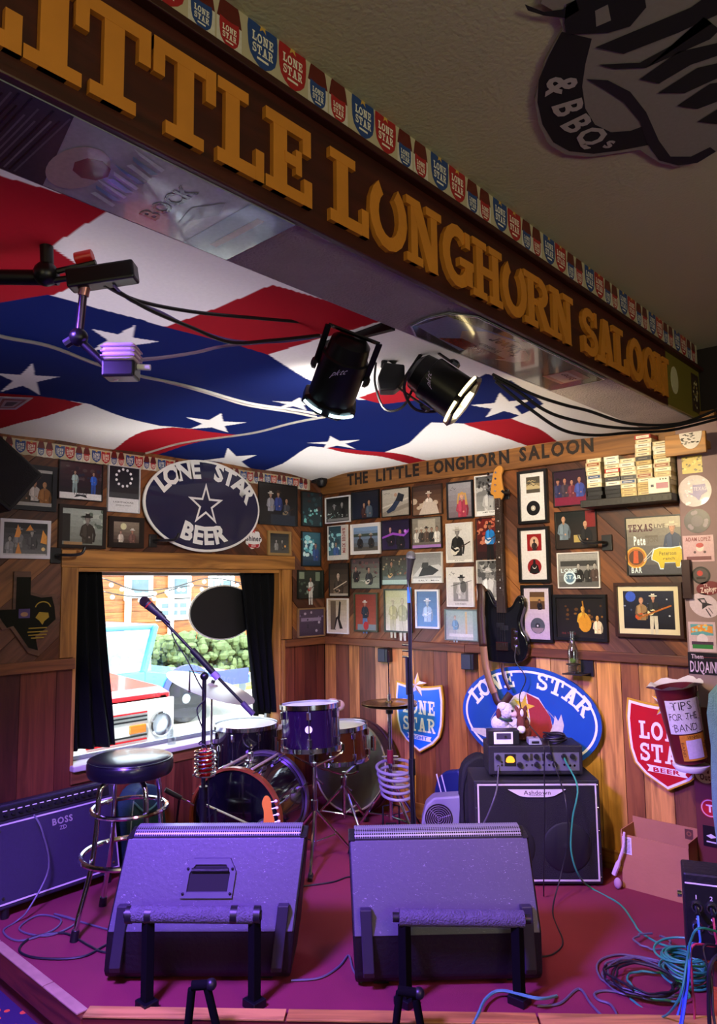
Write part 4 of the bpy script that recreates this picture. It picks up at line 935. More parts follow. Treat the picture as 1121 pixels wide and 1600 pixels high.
# ---- poster with the reflection of a neon pig painted into its print
def pig(a):
    a.G('#8a8478', '#4a4a54'); a.R(0, .8, 1, 1, '#b4ac98'); a.T('TEXAS', .26, .82, .13, '#4a1c2c', .46, 'slab', .02); a.T('LIVE', .62, .84, .07, '#4a3a3a', .2); a.T('JON', .48, .6, .08, '#6a6258', .2, bold=.02); a.R(.34, .64, .58, .68, '#6a6258')
    a.per(.84, .8, .42, '#2a3a5c', '#c89478', '#d8ccb4', '#3a2a1c'); a.T('Pete', .24, .6, .16, '#e4f0f4', .22, bold=.03)
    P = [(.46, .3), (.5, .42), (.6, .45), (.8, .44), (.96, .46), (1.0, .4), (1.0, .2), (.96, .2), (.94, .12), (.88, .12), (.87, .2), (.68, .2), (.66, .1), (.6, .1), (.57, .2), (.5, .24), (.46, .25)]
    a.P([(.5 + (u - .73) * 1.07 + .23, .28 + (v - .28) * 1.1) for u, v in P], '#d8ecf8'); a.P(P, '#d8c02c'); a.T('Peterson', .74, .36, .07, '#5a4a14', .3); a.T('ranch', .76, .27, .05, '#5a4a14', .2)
    for r, c in ((.19, '#e8b04c'), (.165, '#b8742c'), (.13, '#5a3a24')): a.E(.16, .3, r, c, None, 20)
    a.P([(.1, .2), (.2, .2), (.2, .42), (.12, .42)], '#c85a2c'); a.T('BAR', .16, .08, .1, '#d8e8f0', .2, bold=.03); a.L((.3, .25), (.5, .45), .012, '#c8d0d4'); a.L((.3, .22), (.48, .36), .01, '#c8d0d4')
o = picture('glossy poster of a cowboy with a yellow neon pig reflected in it', (980, 806, 1069, 899), 'R', pig, '#1c1814', .006, name='poster'); o['category'] = 'poster'; del o['group']

# ================================================================ SIGNS ON THE WALLS
def sign_root(name, label, loc, rz, cat='sign'): return T(name, label, cat, loc, rz)
def ellplate(mb, rx, rz, y0, y1, n=64): return mb.prism(ell2(0, 0, rx, rz, n), y0, y1)
M_navy = mat('navy_enamel', '#0c0f3a', .3, var=.1, Coat_Weight=.3); M_blue = mat('blue_enamel', '#1c4a96', .35, var=.12, Coat_Weight=.3); M_sw = mat('sign_white', '#e8e6e2', .4, var=.04)
# navy oval on the window wall
t = sign_root('oval_sign', 'big navy oval beer sign with a white star above the window', (.05, -1.17, 2.098), PI / 2)
mb = MB(); ellplate(mb, .462, .305, -.012, .0); mb.build('rim', M_sw, t)
mb = MB(); ellplate(mb, .446, .289, -.015, -.001); mb.build('plate', M_navy, t)
def arc_letters(t, M, txt, cx, cz, rx, rz, h, y, mid, span, **kw):
    gl, tot = lay(txt, h, kw.get('font', 'sans'), kw.get('bold', 0.0)); sg = 1 if kw.get('flip') else -1
    for (gx, w, ps), ch in zip(gl, txt):
        if ch != ' ': q = MB(); arctext(q, ch, cx, cz, rx, rz, h, y, mid + gx / tot * span * sg, 1, **kw); q.build('letter', M, t)
def line_letters(t, M, txt, cx, cz, h, y, fit, **kw):
    gl, tot = lay(txt, h, kw.get('font', 'sans'), kw.get('bold', 0.0), .12); k = fit / tot
    for (gx, w, ps), ch in zip(gl, txt):
        if ch != ' ': q = MB(); text(q, ch, cx + gx * k, cz, h, y, fit=w * k, **kw); q.build('letter', M, t)
arc_letters(t, M_sw, 'LONE', 0, -.01, .345, .195, .115, -.0165, 126, 56, font='sans', bold=.045); arc_letters(t, M_sw, 'STAR', 0, -.01, .345, .195, .115, -.0165, 48, 62, font='sans', bold=.045)
arc_letters(t, M_sw, 'BEER', 0, .12, .42, .372, .115, -.0165, 269, 54, font='sans', bold=.045, flip=True)
mb = MB(); so_, si_ = star2(0, .005, .148), star2(0, .005, .105)
for i in range(10): mb.flat([so_[i - 1], so_[i], si_[i], si_[i - 1]], -.0165)
mb.build('star_outline', M_sw, t)
# blue oval on the right wall
t = sign_root('oval_sign', 'blue oval beer sign with an armadillo behind the bass amplifier', (1.776, -.06, .768), 0)
mb = MB(); ellplate(mb, .46, .297, -.012, 0); mb.build('plate', M_blue, t)
mb = MB(); mb.ring(0, 0, .437, .274, .014, -.0125, n=64); mb.build('white_ring', M_sw, t)
arc_letters(t, M_sw, 'LONE', 0, -.04, .37, .215, .098, -.0135, 129, 54, font='slab'); arc_letters(t, M_sw, 'STAR', 0, -.04, .37, .215, .098, -.0135, 51, 58, font='slab')
a = MB()
a.flat([(-.21, -.2), (-.2, -.05), (-.12, .1), (-.02, .15), (.08, .12), (.15, .02), (.18, -.1), (.17, -.24), (-.1, -.26)], -.013, 0, '#d8d4c8')
for i in range(6): a.ring(-.02, -.2, .1 + i * .035, .13 + i * .035, .004, -.0132, 0, '#a8a498', R_(30), R_(150))
a.flat([(.0, .14), (.08, .11), (.15, .02), (.17, -.08), (.13, -.2), (-.02, -.2), (.02, -.02)], -.0136, 0, '#9c3434')
a.flat([(.15, -.2), (.14, -.08), (.17, -.02), (.18, .03), (.2, .0), (.22, .04), (.235, -.02), (.22, -.08), (.23, -.2)], -.0138, 0, '#c8c0ac')
a.flat([(-.4, -.11), (-.3, -.1), (-.2, -.14), (-.2, -.17), (-.31, -.15), (-.4, -.125)], -.0136, 0, '#cfcabb')
a.flat(star2(-.02, .06, .075, a=80), -.0142, 0, '#d8b83c'); a.build('armadillo_print', M_sign, t)
# shields
def shield(name, label, cx, cz, w, h, body, words, ribbon, sx_, rz=0):
    t = sign_root(name, label, (cx, -.045, cz), 0)
    MB().prism(shield2(0, 0, w, h), -.010, 0).build('gold_rim', M_gold, t)
    MB().prism(shield2(0, -.002, w * .955, h * .955), -.0115, -.001).build('white_rim', M_sw, t)
    MB().prism(shield2(0, -.003, w * .89, h * .89), -.0125, -.002).build('plate', mat('plate_' + body[1:], body, .35, var=.12, Coat_Weight=.3), t)
    line_letters(t, M_sw, words[0], 0, h * .15, h * .2, -.0135, w * .7, font='slab'); line_letters(t, M_sw, words[1], 0, -h * .1, h * .2, -.0135, w * .7, font='slab')
    q = MB(); q.flat([(-w * .27, -h * .235), (w * .27, -h * .255), (w * .24, -h * .29), (w * .28, -h * .325), (-w * .26, -h * .31), (-w * .23, -h * .27)], -.0135); q.build('ribbon', M_sw, t)
    q = MB(); text(q, ribbon, 0, -h * .282, h * .05, -.0142, bold=.03, fit=w * .36); q.build('ribbon_lettering', MATS['plate_' + body[1:]], t)
    q = MB(); S = star2(sx_, h * .47, .085, .036, 84); c = (sx_, h * .47)
    for i in range(10): q.add([(S[i - 1][0], -.014, S[i - 1][1]), (S[i][0], -.014, S[i][1]), (c[0], -.034, c[1])], [(0, 1, 2)], i % 2)
    q.build('star', [M_gold, M_sw], t)
shield('shield_sign', 'blue shield beer sign with gold star behind the hi-hat', .948, .672, .385, .46, '#1f6ec4', ('LONE', 'STAR'), 'LIGHT', -.01)
shield('shield_sign', 'red shield beer sign with gold star beside the tip bucket', 2.572, .708, .385, .46, '#b8141c', ('LONE', 'STAR'), 'BEER', .02)
# little cloud-shaped beer badge
c0 = onx(396, 843, .02); q = MB(); P = []
for i in range(40):
    an = 2 * PI * i / 40; r = .07 + .006 * math.cos(7 * an); P.append((r * math.cos(an), r * math.sin(an) * .92))
t = sign_root('badge_sign', 'small white scalloped beer badge between the oval sign and the tiny photo', c0, PI / 2)
q.prism(P, -.004, 0); q.build('plate', M_sw, t)
a = Art(.14, .14, -.004); text(a.mb, 'Shiner', 0, .008, .036, -.0046, 0, '#14182c', bold=.03); a.mb.flat([(-.05, -.03), (0, -.036), (.05, -.03), (.045, -.055), (0, -.06), (-.045, -.055)], -.0046, 0, '#b01c24'); a.mb.flat(star2(0, .062, .024), -.0048, 0, '#c01c24'); text(a.mb, 'BEER', 0, -.046, .014, -.005, 0, '#f0e8e0'); a.mb.build('badge_print', M_sign, t)

# state shaped plaque
TX = [(-.21, -.03), (-.09, -.03), (-.09, .17), (.0, .17), (.0, .06), (.07, .04), (.14, .045), (.16, -.02), (.17, -.1), (.1, -.16), (.04, -.2), (.06, -.29), (.0, -.27), (-.05, -.2), (-.1, -.13), (-.14, -.14), (-.17, -.1)]
c0 = onx(45, 945, .02); t = T('wall_plaque', 'state shaped wooden plaque with a dark face left of the window', 'plaque', (.02, c0.y, c0.z + .01), PI / 2)
MB().prism(TX, -.016, 0).build('wood_back', wood('plaque_wood', ['#6a4a34', '#5e4030'], axis='X', knots=False), t, bevel=.003)
cx_, cz_ = -.0, -.05
MB().prism([(cx_ + (x - cx_) * .84, cz_ + (z - cz_) * .86) for x, z in TX], -.018, -.014).build('dark_face', mat('plaque_face', '#14160f', .25), t)
q = MB(); q.ring(.07, -.03, .045, .038, .006, -.0186, a0=R_(10), a1=R_(170)); q.flat([(.03, -.08), (.05, -.05), (.1, -.055), (.105, -.08), (.08, -.1), (.07, -.12), (.05, -.095)], -.0186)
for i, (w_, z_) in enumerate(((.1, -.135), (.11, -.155), (.1, -.172), (.07, -.188))): q.flat(_rc(.045 - w_ / 2, z_ - .004, .045 + w_ / 2, z_ + .002), -.0186)
q.build('gold_engraving', mat('engraving_gold', '#b89a3c', .35, .6), t)
q = MB(); q.flat(_rc(-.06, -.08, .0, -.03), -.0187, 0, '#4a3a6a'); q.flat(ell2(-.03, -.06, .02, .012), -.019, 0, '#a07a5a'); q.build('small_picture', M_print, t)

# black wall hooks and boxes
def wall_hook(label, px, py, wall, s=1.0, arm=1):
    p = onx(px, py, .02) if wall == 'L' else ony(px, py, -.02)
    t = T('wall_bracket', label, 'bracket', p, PI / 2 if wall == 'L' else 0, 'black instrument brackets')
    MB().b2((-.03 * s, -.014, -.045 * s), (.03 * s, 0, .045 * s)).build('plate', M_black, t, bevel=.003)
    pts = [(0, -.014, 0), (.0, -.08, -.0), (arm * .05, -.11, .0), (arm * .1, -.11, .01), (arm * .12, -.11, .045)]
    MB().tube(smooth_path(pts, 5), .0085, 8).build('arm', M_black, t, True)
    return t
wall_hook('black bracket beside the left end of the window header', 86, 868, 'L')
wall_hook('black bracket under the left rim of the oval sign', 238, 845, 'L', .9)
wall_hook('black bracket between the handshake photo and the pig poster', 950, 848, 'R', 1, -1)
def wall_box(label, px, py, w, h):
    p = ony(px, py, -.02); t = T('wall_speaker', label, 'speaker', (p.x, -.018, p.z), 0, 'small boxes under the rail')
    MB().b2((-w / 2, -.06, -h / 2), (w / 2, 0, h / 2)).build('box', M_black, t, bevel=.004)
    MB().b2((-w / 2 + .005, -.063, -h / 2 + .005), (w / 2 - .022, -.059, h / 2 - .005)).build('front', mat('slate_panel', '#2c3438', .5), t)
wall_box('small slate faced box under the rail above the hi-hat', 606, 1023, .09, .095)
wall_box('small slate faced box under the rail above the blue shield', 738, 1033, .095, .1)
# bottle on its bracket
p = ony(900, 1052, -.1); t = T('bottle_bracket', 'black metal bottle bracket on the wall over the blue oval sign', 'bracket', (p.x, -.02, p.z), 0)
MB().b2((.0, -.012, -.02), (.075, 0, .09)).build('plate', M_black, t, bevel=.002); MB().b2((-.06, -.13, -.006), (.06, 0, 0)).build('shelf', M_black, t, bevel=.002)
MB().torus((-.012, -.08, .05), (0, 0, 1), .037, .003, 24, 6).build('ring', M_black, t, True)
def glass(name, tint, refl): return glassmat(name, tint, refl, .03)
M_clear = glass('clear_glass', (.88, .93, .92), .16)
t = T('beer_bottle', 'clear long-necked bottle with a lime wedge on the wall bracket', 'bottle', (p.x - .012, -.1, p.z + .001), 0)
MB().lathe([(.0, 0), (.03, 0), (.031, .004), (.031, .115), (.029, .135), (.016, .165), (.0125, .185), (.012, .222), (.0145, .224), (.0145, .234), (.0115, .235), (.0115, .2), (.014, .17), (.026, .14), (.028, .12), (.028, .006), (0, .006)], n=20).build('glass', M_clear, t, True)
MB().lathe([(0, .008), (.0272, .008), (.0272, .045), (0, .045)], n=16).build('water', glass('water', (.85, .9, .92), .06), t, True)
MB().ball((0, -.004, .07), (.019, .012, .014)).build('lime_wedge', mat('lime', '#7a9a2c', .4), t, True)

# ================================================================ SHELF OF CARTRIDGES
ZS = ony(985, 774, -.17).z; X0S, X1S = ony(908, 785, -.17).x, 2.716
t = T('wall_shelf', 'black floating shelf holding stacks of tape cartridges', 'shelf', ((X0S + X1S) / 2, -.014, ZS - .045), 0)
MB().b2((-(X1S - X0S) / 2, -.165, 0), ((X1S - X0S) / 2, 0, .04)).build('board', mat('shelf_black', '#191715', .5, bump=.2), t, bevel=.003)
ZS -= .005
def cart_mesh(c, lc, stripe):
    m_ = MB(); w, d, h = .085, .12, .0225
    m_.b2((-w / 2, -d / 2, 0), (w / 2, d / 2, h)); m_.c = [c] * 6
    m_.flat(_rc(-w / 2 + .008, .004, w / 2 - .008, h - .004), -d / 2 - .0004, 0, lc); m_.flat(_rc(-w / 2 + .016, .009, w / 2 - .02, .013), -d / 2 - .0007, 0, stripe)
    o = m_.build('tape_cartridge', M_sign, None); me = o.data; bpy.data.objects.remove(o); return me
CK = {'cream': cart_mesh('#c8b894', '#e0d8c0', '#5a4a3c'), 'white': cart_mesh('#d4cec0', '#e8e4dc', '#3a3a44'), 'red': cart_mesh('#a81c1c', '#e4dcd0', '#b8a89c'), 'blue': cart_mesh('#b4ac9c', '#2c4c7c', '#c8ccd4'),
      'black': cart_mesh('#121212', '#1c1c1e', '#2a2a2c'), 'orange': cart_mesh('#b8a884', '#8a4420', '#d8c8a8'), 'grey': cart_mesh('#4a4844', '#3c3c40', '#8a8880'), 'yellow': cart_mesh('#a8905c', '#c8b078', '#6a4a2c')}
STK = [(931, ['black', 'black', 'black', 'cream', 'white', 'blue', 'cream', 'cream', 'orange', 'cream']), (960, ['black', 'black', 'black', 'white', 'grey', 'cream', 'red', 'cream', 'white', 'white']),
       (989, ['yellow', 'yellow', 'cream', 'blue', 'grey', 'cream', 'cream', 'white', 'cream']), (1019, ['yellow', 'yellow', 'yellow', 'cream', 'orange', 'yellow', 'cream', 'yellow', 'grey', 'cream', 'cream', 'white', 'cream', 'red']),
       (1046, ['yellow', 'yellow', 'cream', 'cream', 'yellow', 'cream', 'orange', 'cream', 'yellow', 'white', 'white', 'cream'])]
SN = ['leftmost stack on', 'second stack from left on', 'middle stack on', 'tall red topped stack on', 'rightmost stack on']
ORD = 'lowest second third fourth fifth sixth seventh eighth ninth tenth eleventh twelfth thirteenth fourteenth'.split()
for k, (px, st_) in enumerate(STK):
    xx = ony(px, 775, -.15).x
    if k >= 2: xx = 2.716 - .048 - (4 - k) * .0905
    for i, c in enumerate(st_):
        o = bpy.data.objects.new('tape_cartridge', CK[c]); COL.objects.link(o); o.location = (xx + random.uniform(-.003, .003), -.1 + random.uniform(-.004, .004), ZS + .0005 + i * .0233); o.rotation_euler = (0, 0, random.uniform(-.03, .03))
        tag(o, f'{c} cartridge, {ORD[i]} from the bottom, {SN[k]} black shelf', 'cartridge', 'tape cartridges on the black shelf')
p = ony(1043, 765, -.19)
# the player stands on the front of the shelf
t = T('cassette_player', 'white portable tape player with a pink window on the black shelf', 'tape player', (2.655, -.172, ZS + .0005), 0)
MB().b2((-.055, -.014, 0), (.055, .0, .085)).build('case', mat('player_white', '#d8d4cc', .4), t, bevel=.004)
MB().b2((-.012, -.0155, .025), (.048, -.013, .055)).build('window', mat('pink_window', '#b07a88', .2), t); MB().b2((-.04, -.0155, .035), (-.026, -.013, .048)).build('badge', M_steel, t)
for i in range(3): MB().cyl((.01 + i * .014, -.013, .073), (.01 + i * .014, -.016, .073), .004, n=8).build('button', M_black, t)

# ================================================================ STICKERS ON THE POST
def post_sticker(label, px, py, w, h, draw, shape='rect', base='#d8d4d0', y=PY, rot=0.0, name='sticker'):
    p = ony(px, py, y - .001); q = MB()
    P = _rc(-w / 2, -h / 2, w / 2, h / 2) if shape == 'rect' else ell2(0, 0, w / 2, h / 2, 32)
    q.prism(P, -.0012, 0); q.c = [base] * len(q.c)
    a = Art(w, h, -.0012); a.mb = q; draw(a)
    if rot:
        c, s = math.cos(rot), math.sin(rot); q.map(lambda v: (v.x * c - v.z * s, v.y, v.x * s + v.z * c))
    q.map(lambda v: v + Vector((p.x, y - .001, p.z)))
    return solo(q, name, M_sign, label, 'sticker', 'stickers on the post')
random.seed(3)
post_sticker('gold crumpled foil sticker at the top of the post', 1082, 726, .1, .09, lambda a: a.N(26, ['#8a7420', '#e0cc6c', '#5a4a14'], .08, .92, .08), base='#c8b048')
post_sticker('round silver white disc with a purple state shape', 1086, 767, .165, .165, lambda a: (a.N(30, ['#c8bcd0', '#a89cb4', '#e8e4ec'], .1, .9, .05, .15, .85), a.P([(.3, .45), (.45, .42), (.45, .68), (.82, .7), (.88, .45), (.7, .35), (.62, .18), (.52, .3), (.42, .36)], '#6a5aa8'), a.T('TEXAS', .66, .56, .12, '#b8acd0', .38)), 'ell', '#b4a8b8')
post_sticker('dark purple ornate wreath shaped sticker on the post', 1090, 814, .13, .125, lambda a: [a.E(.5 + .34 * math.cos(i), .5 + .36 * math.sin(i), .09, '#2c1c34' if i % 2 else '#7a6a80', None, 8) for i in range(14)] and a.E(.5, .5, .24, '#4a3a50') , 'ell', '#241828')
post_sticker('pink poster sticker with a red haired cartoon face', 1092, 857, .15, .135, lambda a: (a.T('ADAM LOPEZ', .5, .86, .15, '#7a2030', .82, 'sans', .03), a.R(.1, .06, .9, .2, '#6a2434'), a.E(.55, .52, .14, '#e4c8c8'), a.E(.55, .62, .14, '#b01c24', .09), a.E(.38, .36, .05, '#4a2030'), a.E(.7, .36, .05, '#4a2030')), base='#c49cac')
post_sticker('round black badge sticker with a red emblem', 1096, 899, .09, .09, lambda a: (a.E(.5, .5, .4, '#4a3c40', None, 24), a.E(.45, .62, .16, '#b8342c'), a.R(.25, .28, .75, .4, '#1c1418')), 'ell', '#141214')
post_sticker('dark red oval sticker with white script lettering', 1108, 919, .12, .07, lambda a: (a.T('TX', .4, .72, .26, '#d8c8cc', .16), a.T('Zephyrs', .52, .42, .4, '#e4d4d8', .72, bold=.02)), 'ell', '#6e1626', rot=.12)
post_sticker('white oval sticker with a black line drawing', 1101, 946, .15, .115, lambda a: (a.P([(.2, .62), (.4, .8), (.55, .66), (.75, .7), (.6, .56), (.5, .3), (.42, .52)], '#241c2c'), a.P([(.3, .66), (.42, .74), (.5, .64), (.4, .58)], '#c0acc4'), a.L((.6, .4), (.85, .2), .05, '#3a2c40'), a.L((.66, .5), (.86, .36), .03, '#3a2c40')), 'ell', '#c8b4cc', rot=-.5)
post_sticker('colourful landscape sticker with a white dome', 1098, 995, .13, .15, lambda a: (a.R(.08, .55, .92, .92, '#5a9ab0'), a.P([(.08, .62), (.5, .7), (.9, .62), (.9, .86), (.5, .92), (.1, .8)], '#d88a3c'), a.E(.5, .42, .18, '#d8c8dc'), a.R(.1, .22, .9, .34, '#4a2c4a'), a.R(.12, .1, .88, .24, '#2c7a3c'), a.N(10, ['#8ac8d8', '#e8b45c'], .6, .9, .06, .12, .88)), base='#c4a8bc')
post_sticker('black band sticker with tall white capital letters', 1101, 1037, .155, .11, lambda a: (a.T('Them', .3, .82, .2, '#c8b4d4', .38, bold=.02), a.T('DUQAINES', .56, .36, .52, '#c8b0d8', 1.0, bold=.015), a.R(.45, .78, .98, .8, '#7a2430')), base='#0e0b12')
post_sticker('white outlined script sticker on the dark red lower post', 1102, 1208, .1, .1, lambda a: (a.E(.5, .66, .34, '#d8b8b0', .22), a.E(.5, .34, .36, '#d8b8b0', .22), a.T('Pi', .5, .66, .3, '#5c1c1c', .4, bold=.04), a.T('Out', .5, .32, .3, '#5c1c1c', .5, bold=.04)), 'ell', '#d8b8b0', y=PY - .005)
post_sticker('round red sticker with a white ring low on the post', 1110, 1263, .09, .09, lambda a: (a.E(.5, .5, .46, '#d8b0b0', None, 24), a.E(.5, .5, .4, '#b01c24', None, 24), a.T('T', .5, .5, .4, '#f0d8d8', .4, bold=.03)), 'ell', '#b01c24', y=PY - .005)
post_sticker('small black square sticker with a white bird low on the post', 1112, 1307, .075, .1, lambda a: (a.P([(.2, .5), (.5, .62), (.85, .5), (.5, .4)], '#d8d4d8'), a.R(.2, .2, .8, .26, '#d8d4d8')), base='#141014', y=PY - .005)
# dark bracket plate on the post and the carved star burst over it
p = ony(1077, 905, PY); solo(MB().b2((p.x - .025, PY - .03, p.z - .1), (p.x + .018, PY - .006, p.z + .1)), 'post_bracket', mat('wine_metal', '#2a0d12', .4, .3), 'dark wine red metal plate sticking out of the post edge', 'bracket', None, False, .003)
p = ony(1075, 695, -.19); t = T('carved_plaque', 'wooden block with a white cracked half disc above the post', 'plaque', (p.x, -.178, p.z), 0)
MB().b2((.055, -.002, -.02), (.08, .094, .02)).build('peg', W_trim, t)
MB().b2((-.11, -.02, -.05), (.09, .0, .06)).build('wood_block', W_trim, t, bevel=.003)
q = MB(); q.prism([(.055 * math.cos(R_(a)) + .02, .06 - .085 * abs(math.sin(R_(a)))) for a in range(0, 181, 12)], -.024, -.019); q.c = ['#d8d0d4'] * len(q.c)
random.seed(9)
for i in range(34): q.flat(_rc(*(lambda x, z: (x, z, x + .012, z + .004))(random.uniform(-.03, .055), random.uniform(.0, .055))), -.0244, 0, '#2a2226')
q.build('half_disc', M_sign, t)

# ================================================================ BASS GUITAR HUNG ON THE WALL
p = ony(792, 1000, -.085); bx = p.x; zt = ony(790, 728, -.085).z; zb = ony(800, 1036, -.085).z
Lb = zt - zb
t = T('bass_guitar', 'black bass guitar with maple headstock hanging on the right wall', 'guitar', (bx - .01, -.085, zb), R_(0))
S = Lb / 1.2
M_body = mat('black_lacquer', '#0d0f12', .12, var=.2, Coat_Weight=.6); M_maple = mat('maple', '#c08436', .35, var=.15, scale=14); M_rose = mat('rosewood', '#2e1d14', .5)
BO = [(0, 0), (.08, .003), (.135, .03), (.16, .09), (.155, .15), (.125, .2), (.115, .25), (.13, .3), (.145, .345), (.14, .39), (.115, .405), (.09, .385), (.065, .345), (.035, .33), (-.03, .335), (-.06, .36), (-.09, .42), (-.115, .445), (-.14, .435), (-.15, .39), (-.14, .32), (-.125, .26), (-.13, .2), (-.16, .14), (-.17, .09), (-.155, .035), (-.1, .004)]
def cl(pts, k=4):
    n = len(pts); out = []
    for i in range(n):
        a, b, c, d = (Vector(pts[(i + j - 1) % n]) for j in range(4))
        for j in range(k):
            u = j / k; out.append(tuple(.5 * (2 * b + (c - a) * u + (2 * a - 5 * b + 4 * c - d) * u * u + (3 * b - a - 3 * c + d) * u ** 3)))
    return out
BO2 = [(x * S, z * S) for x, z in cl(BO)]
MB().prism(BO2, -.022, .022).build('body', M_body, t, True, bevel=.008)
PG = [(-.02, .1), (.05, .12), (.1, .2), (.1, .27), (.125, .33), (.12, .37), (.1, .365), (.07, .32), (.03, .3), (-.03, .3), (-.06, .33), (-.08, .3), (-.07, .2)]
MB().prism([(x * S, z * S) for x, z in cl(PG, 3)], -.0245, -.0215).build('pickguard', mat('pickguard', '#17191c', .15), t)
MB().prism([(x * S, z * S) for x, z in [(.055, .09), (.1, .05), (.115, .06), (.09, .21), (.06, .21)]], -.0262, -.0225).build('control_plate', M_chrome, t)
for z in (.185, .145, .1): MB().cyl((.08 * S, -.026, z * S), (.08 * S, -.04, z * S), .013 * S, .011 * S, 14).build('knob', M_chrome, t, True)
nk = MB(); nk.b2((-.026 * S, -.034, .29 * S), (.026 * S, -.022, .3 * S))
nk = MB().add([(-.031 * S, -.036, .3 * S), (.031 * S, -.036, .3 * S), (.021 * S, -.036, 1.0 * S), (-.021 * S, -.036, 1.0 * S), (-.031 * S, -.016, .3 * S), (.031 * S, -.016, .3 * S), (.021 * S, -.016, 1.0 * S), (-.021 * S, -.016, 1.0 * S)], [(0, 1, 2, 3), (4, 7, 6, 5), (0, 4, 5, 1), (1, 5, 6, 2), (2, 6, 7, 3), (3, 7, 4, 0)])
nk = nk.build('neck', M_rose, t)
for i in range(20):
    z = (1.0 - .86 * (1 - 2 ** (-(i + 1) / 12))) * S; w = (.021 + .01 * (1 - (z / S - .3) / .7)) * S
    if z > .31 * S: MB().b2((-w, -.0372, z - .001), (w, -.0358, z + .001)).build('fret', M_chrome, nk)
for z in (.935, .86, .795, .73, .635, .56, .5, .45): MB().cyl((0, -.0358, z * S), (0, -.0366, z * S), .005, n=10).build('inlay_dot', M_white, nk)
HS = [(-.022, .99), (-.03, 1.02), (-.05, 1.035), (-.043, 1.09), (-.032, 1.14), (-.018, 1.18), (.012, 1.2), (.036, 1.19), (.04, 1.165), (.028, 1.14), (.034, 1.08), (.04, 1.03), (.022, .99)]
hd = MB().prism([(x * S, z * S) for x, z in cl(HS, 3)], -.034, -.018).build('headstock', M_maple, t, bevel=.002)
for i in range(4):
    z = (1.045 + i * .038) * S; x = (-.012 + i * .003) * S
    MB().cyl((x, -.034, z), (x, -.046, z), .006, n=10).build('tuning_post', M_chrome, hd, True); MB().cyl((-.03 * S, -.026, z), (-.062 * S, -.026, z), .003).lathe([(0, -.004), (.011, -.003), (.011, .003), (0, .004)], (-.068 * S, -.026, z), (0, 1, .2), 12).build('tuner_key', M_chrome, hd, True)
for i in range(4): MB().tube([((-.024 + .016 * i) * S, -.043, .1 * S), ((-.012 + .008 * i) * S, -.04, 1.0 * S)], .0009, 5).build('string', M_chrome, t)
MB().b2((-.042 * S, -.04, .075 * S), (.042 * S, -.022, .125 * S)).build('bridge', M_chrome, t, bevel=.002)
for x, z in ((-.014, .225), (.014, .21)): MB().b2((x * S - .027 * S, -.034, z * S - .014 * S), (x * S + .027 * S, -.024, z * S + .014 * S)).build('pickup', M_black, t, bevel=.003)
M_strap = mat('brown_leather', '#3c2014', .45, var=.25); M_strap2 = mat('tan_leather', '#8a6238', .55)
def strap(name, pts, w, M, th=.004, parent=t):
    P = smooth_path(pts, 6); vs = []
    for i, q in enumerate(P):
        d = (P[min(i + 1, len(P) - 1)] - P[max(i - 1, 0)]).normalized(); s_ = d.cross(Vector((0, 1, .15))).normalized() * (w / 2); vs += [q - s_, q + s_]
    m_ = MB().add(vs, [(2 * i, 2 * i + 1, 2 * i + 3, 2 * i + 2) for i in range(len(P) - 1)]); o = m_.build(name, M, parent, True); so = o.modifiers.new('t', 'SOLIDIFY'); so.thickness = th; return o
strap('strap', [(-.12, -.03, .43), (-.135, -.055, .465), (-.115, -.07, .42), (-.12, -.075, .28), (-.11, -.075, .1)], .055, M_strap)
strap('strap_end', [(-.11, -.075, .1), (-.095, -.08, -.02), (-.06, -.085, -.13), (-.035, -.085, -.18)], .05, M_strap2)
strap('strap_end', [(-.035, -.087, -.175), (-.015, -.09, -.225), (.02, -.09, -.235), (.06, -.087, -.19), (.075, -.085, -.17)], .045, M_strap)
strap('strap_loop', [(.0, -.04, -.0), (.01, -.06, -.04), (.03, -.07, -.09), (.06, -.07, -.15)], .022, M_strap)
p = Vector((bx - .01, 0, zt - .17 * S)); t2 = T('guitar_hanger', 'black forked hanger gripping the bass headstock', 'bracket', (p.x, -.02, p.z), 0)
MB().b2((-.03, -.016, -.03), (.03, 0, .03)).build('plate', M_black, t2, bevel=.003)
for s in (-1, 1): MB().tube(smooth_path([(s * .01, -.014, 0), (s * .05, -.05, 0), (s * .052, -.11, .0), (s * .045, -.125, .012)], 4), .008, 8).build('prong', M_black, t2, True)

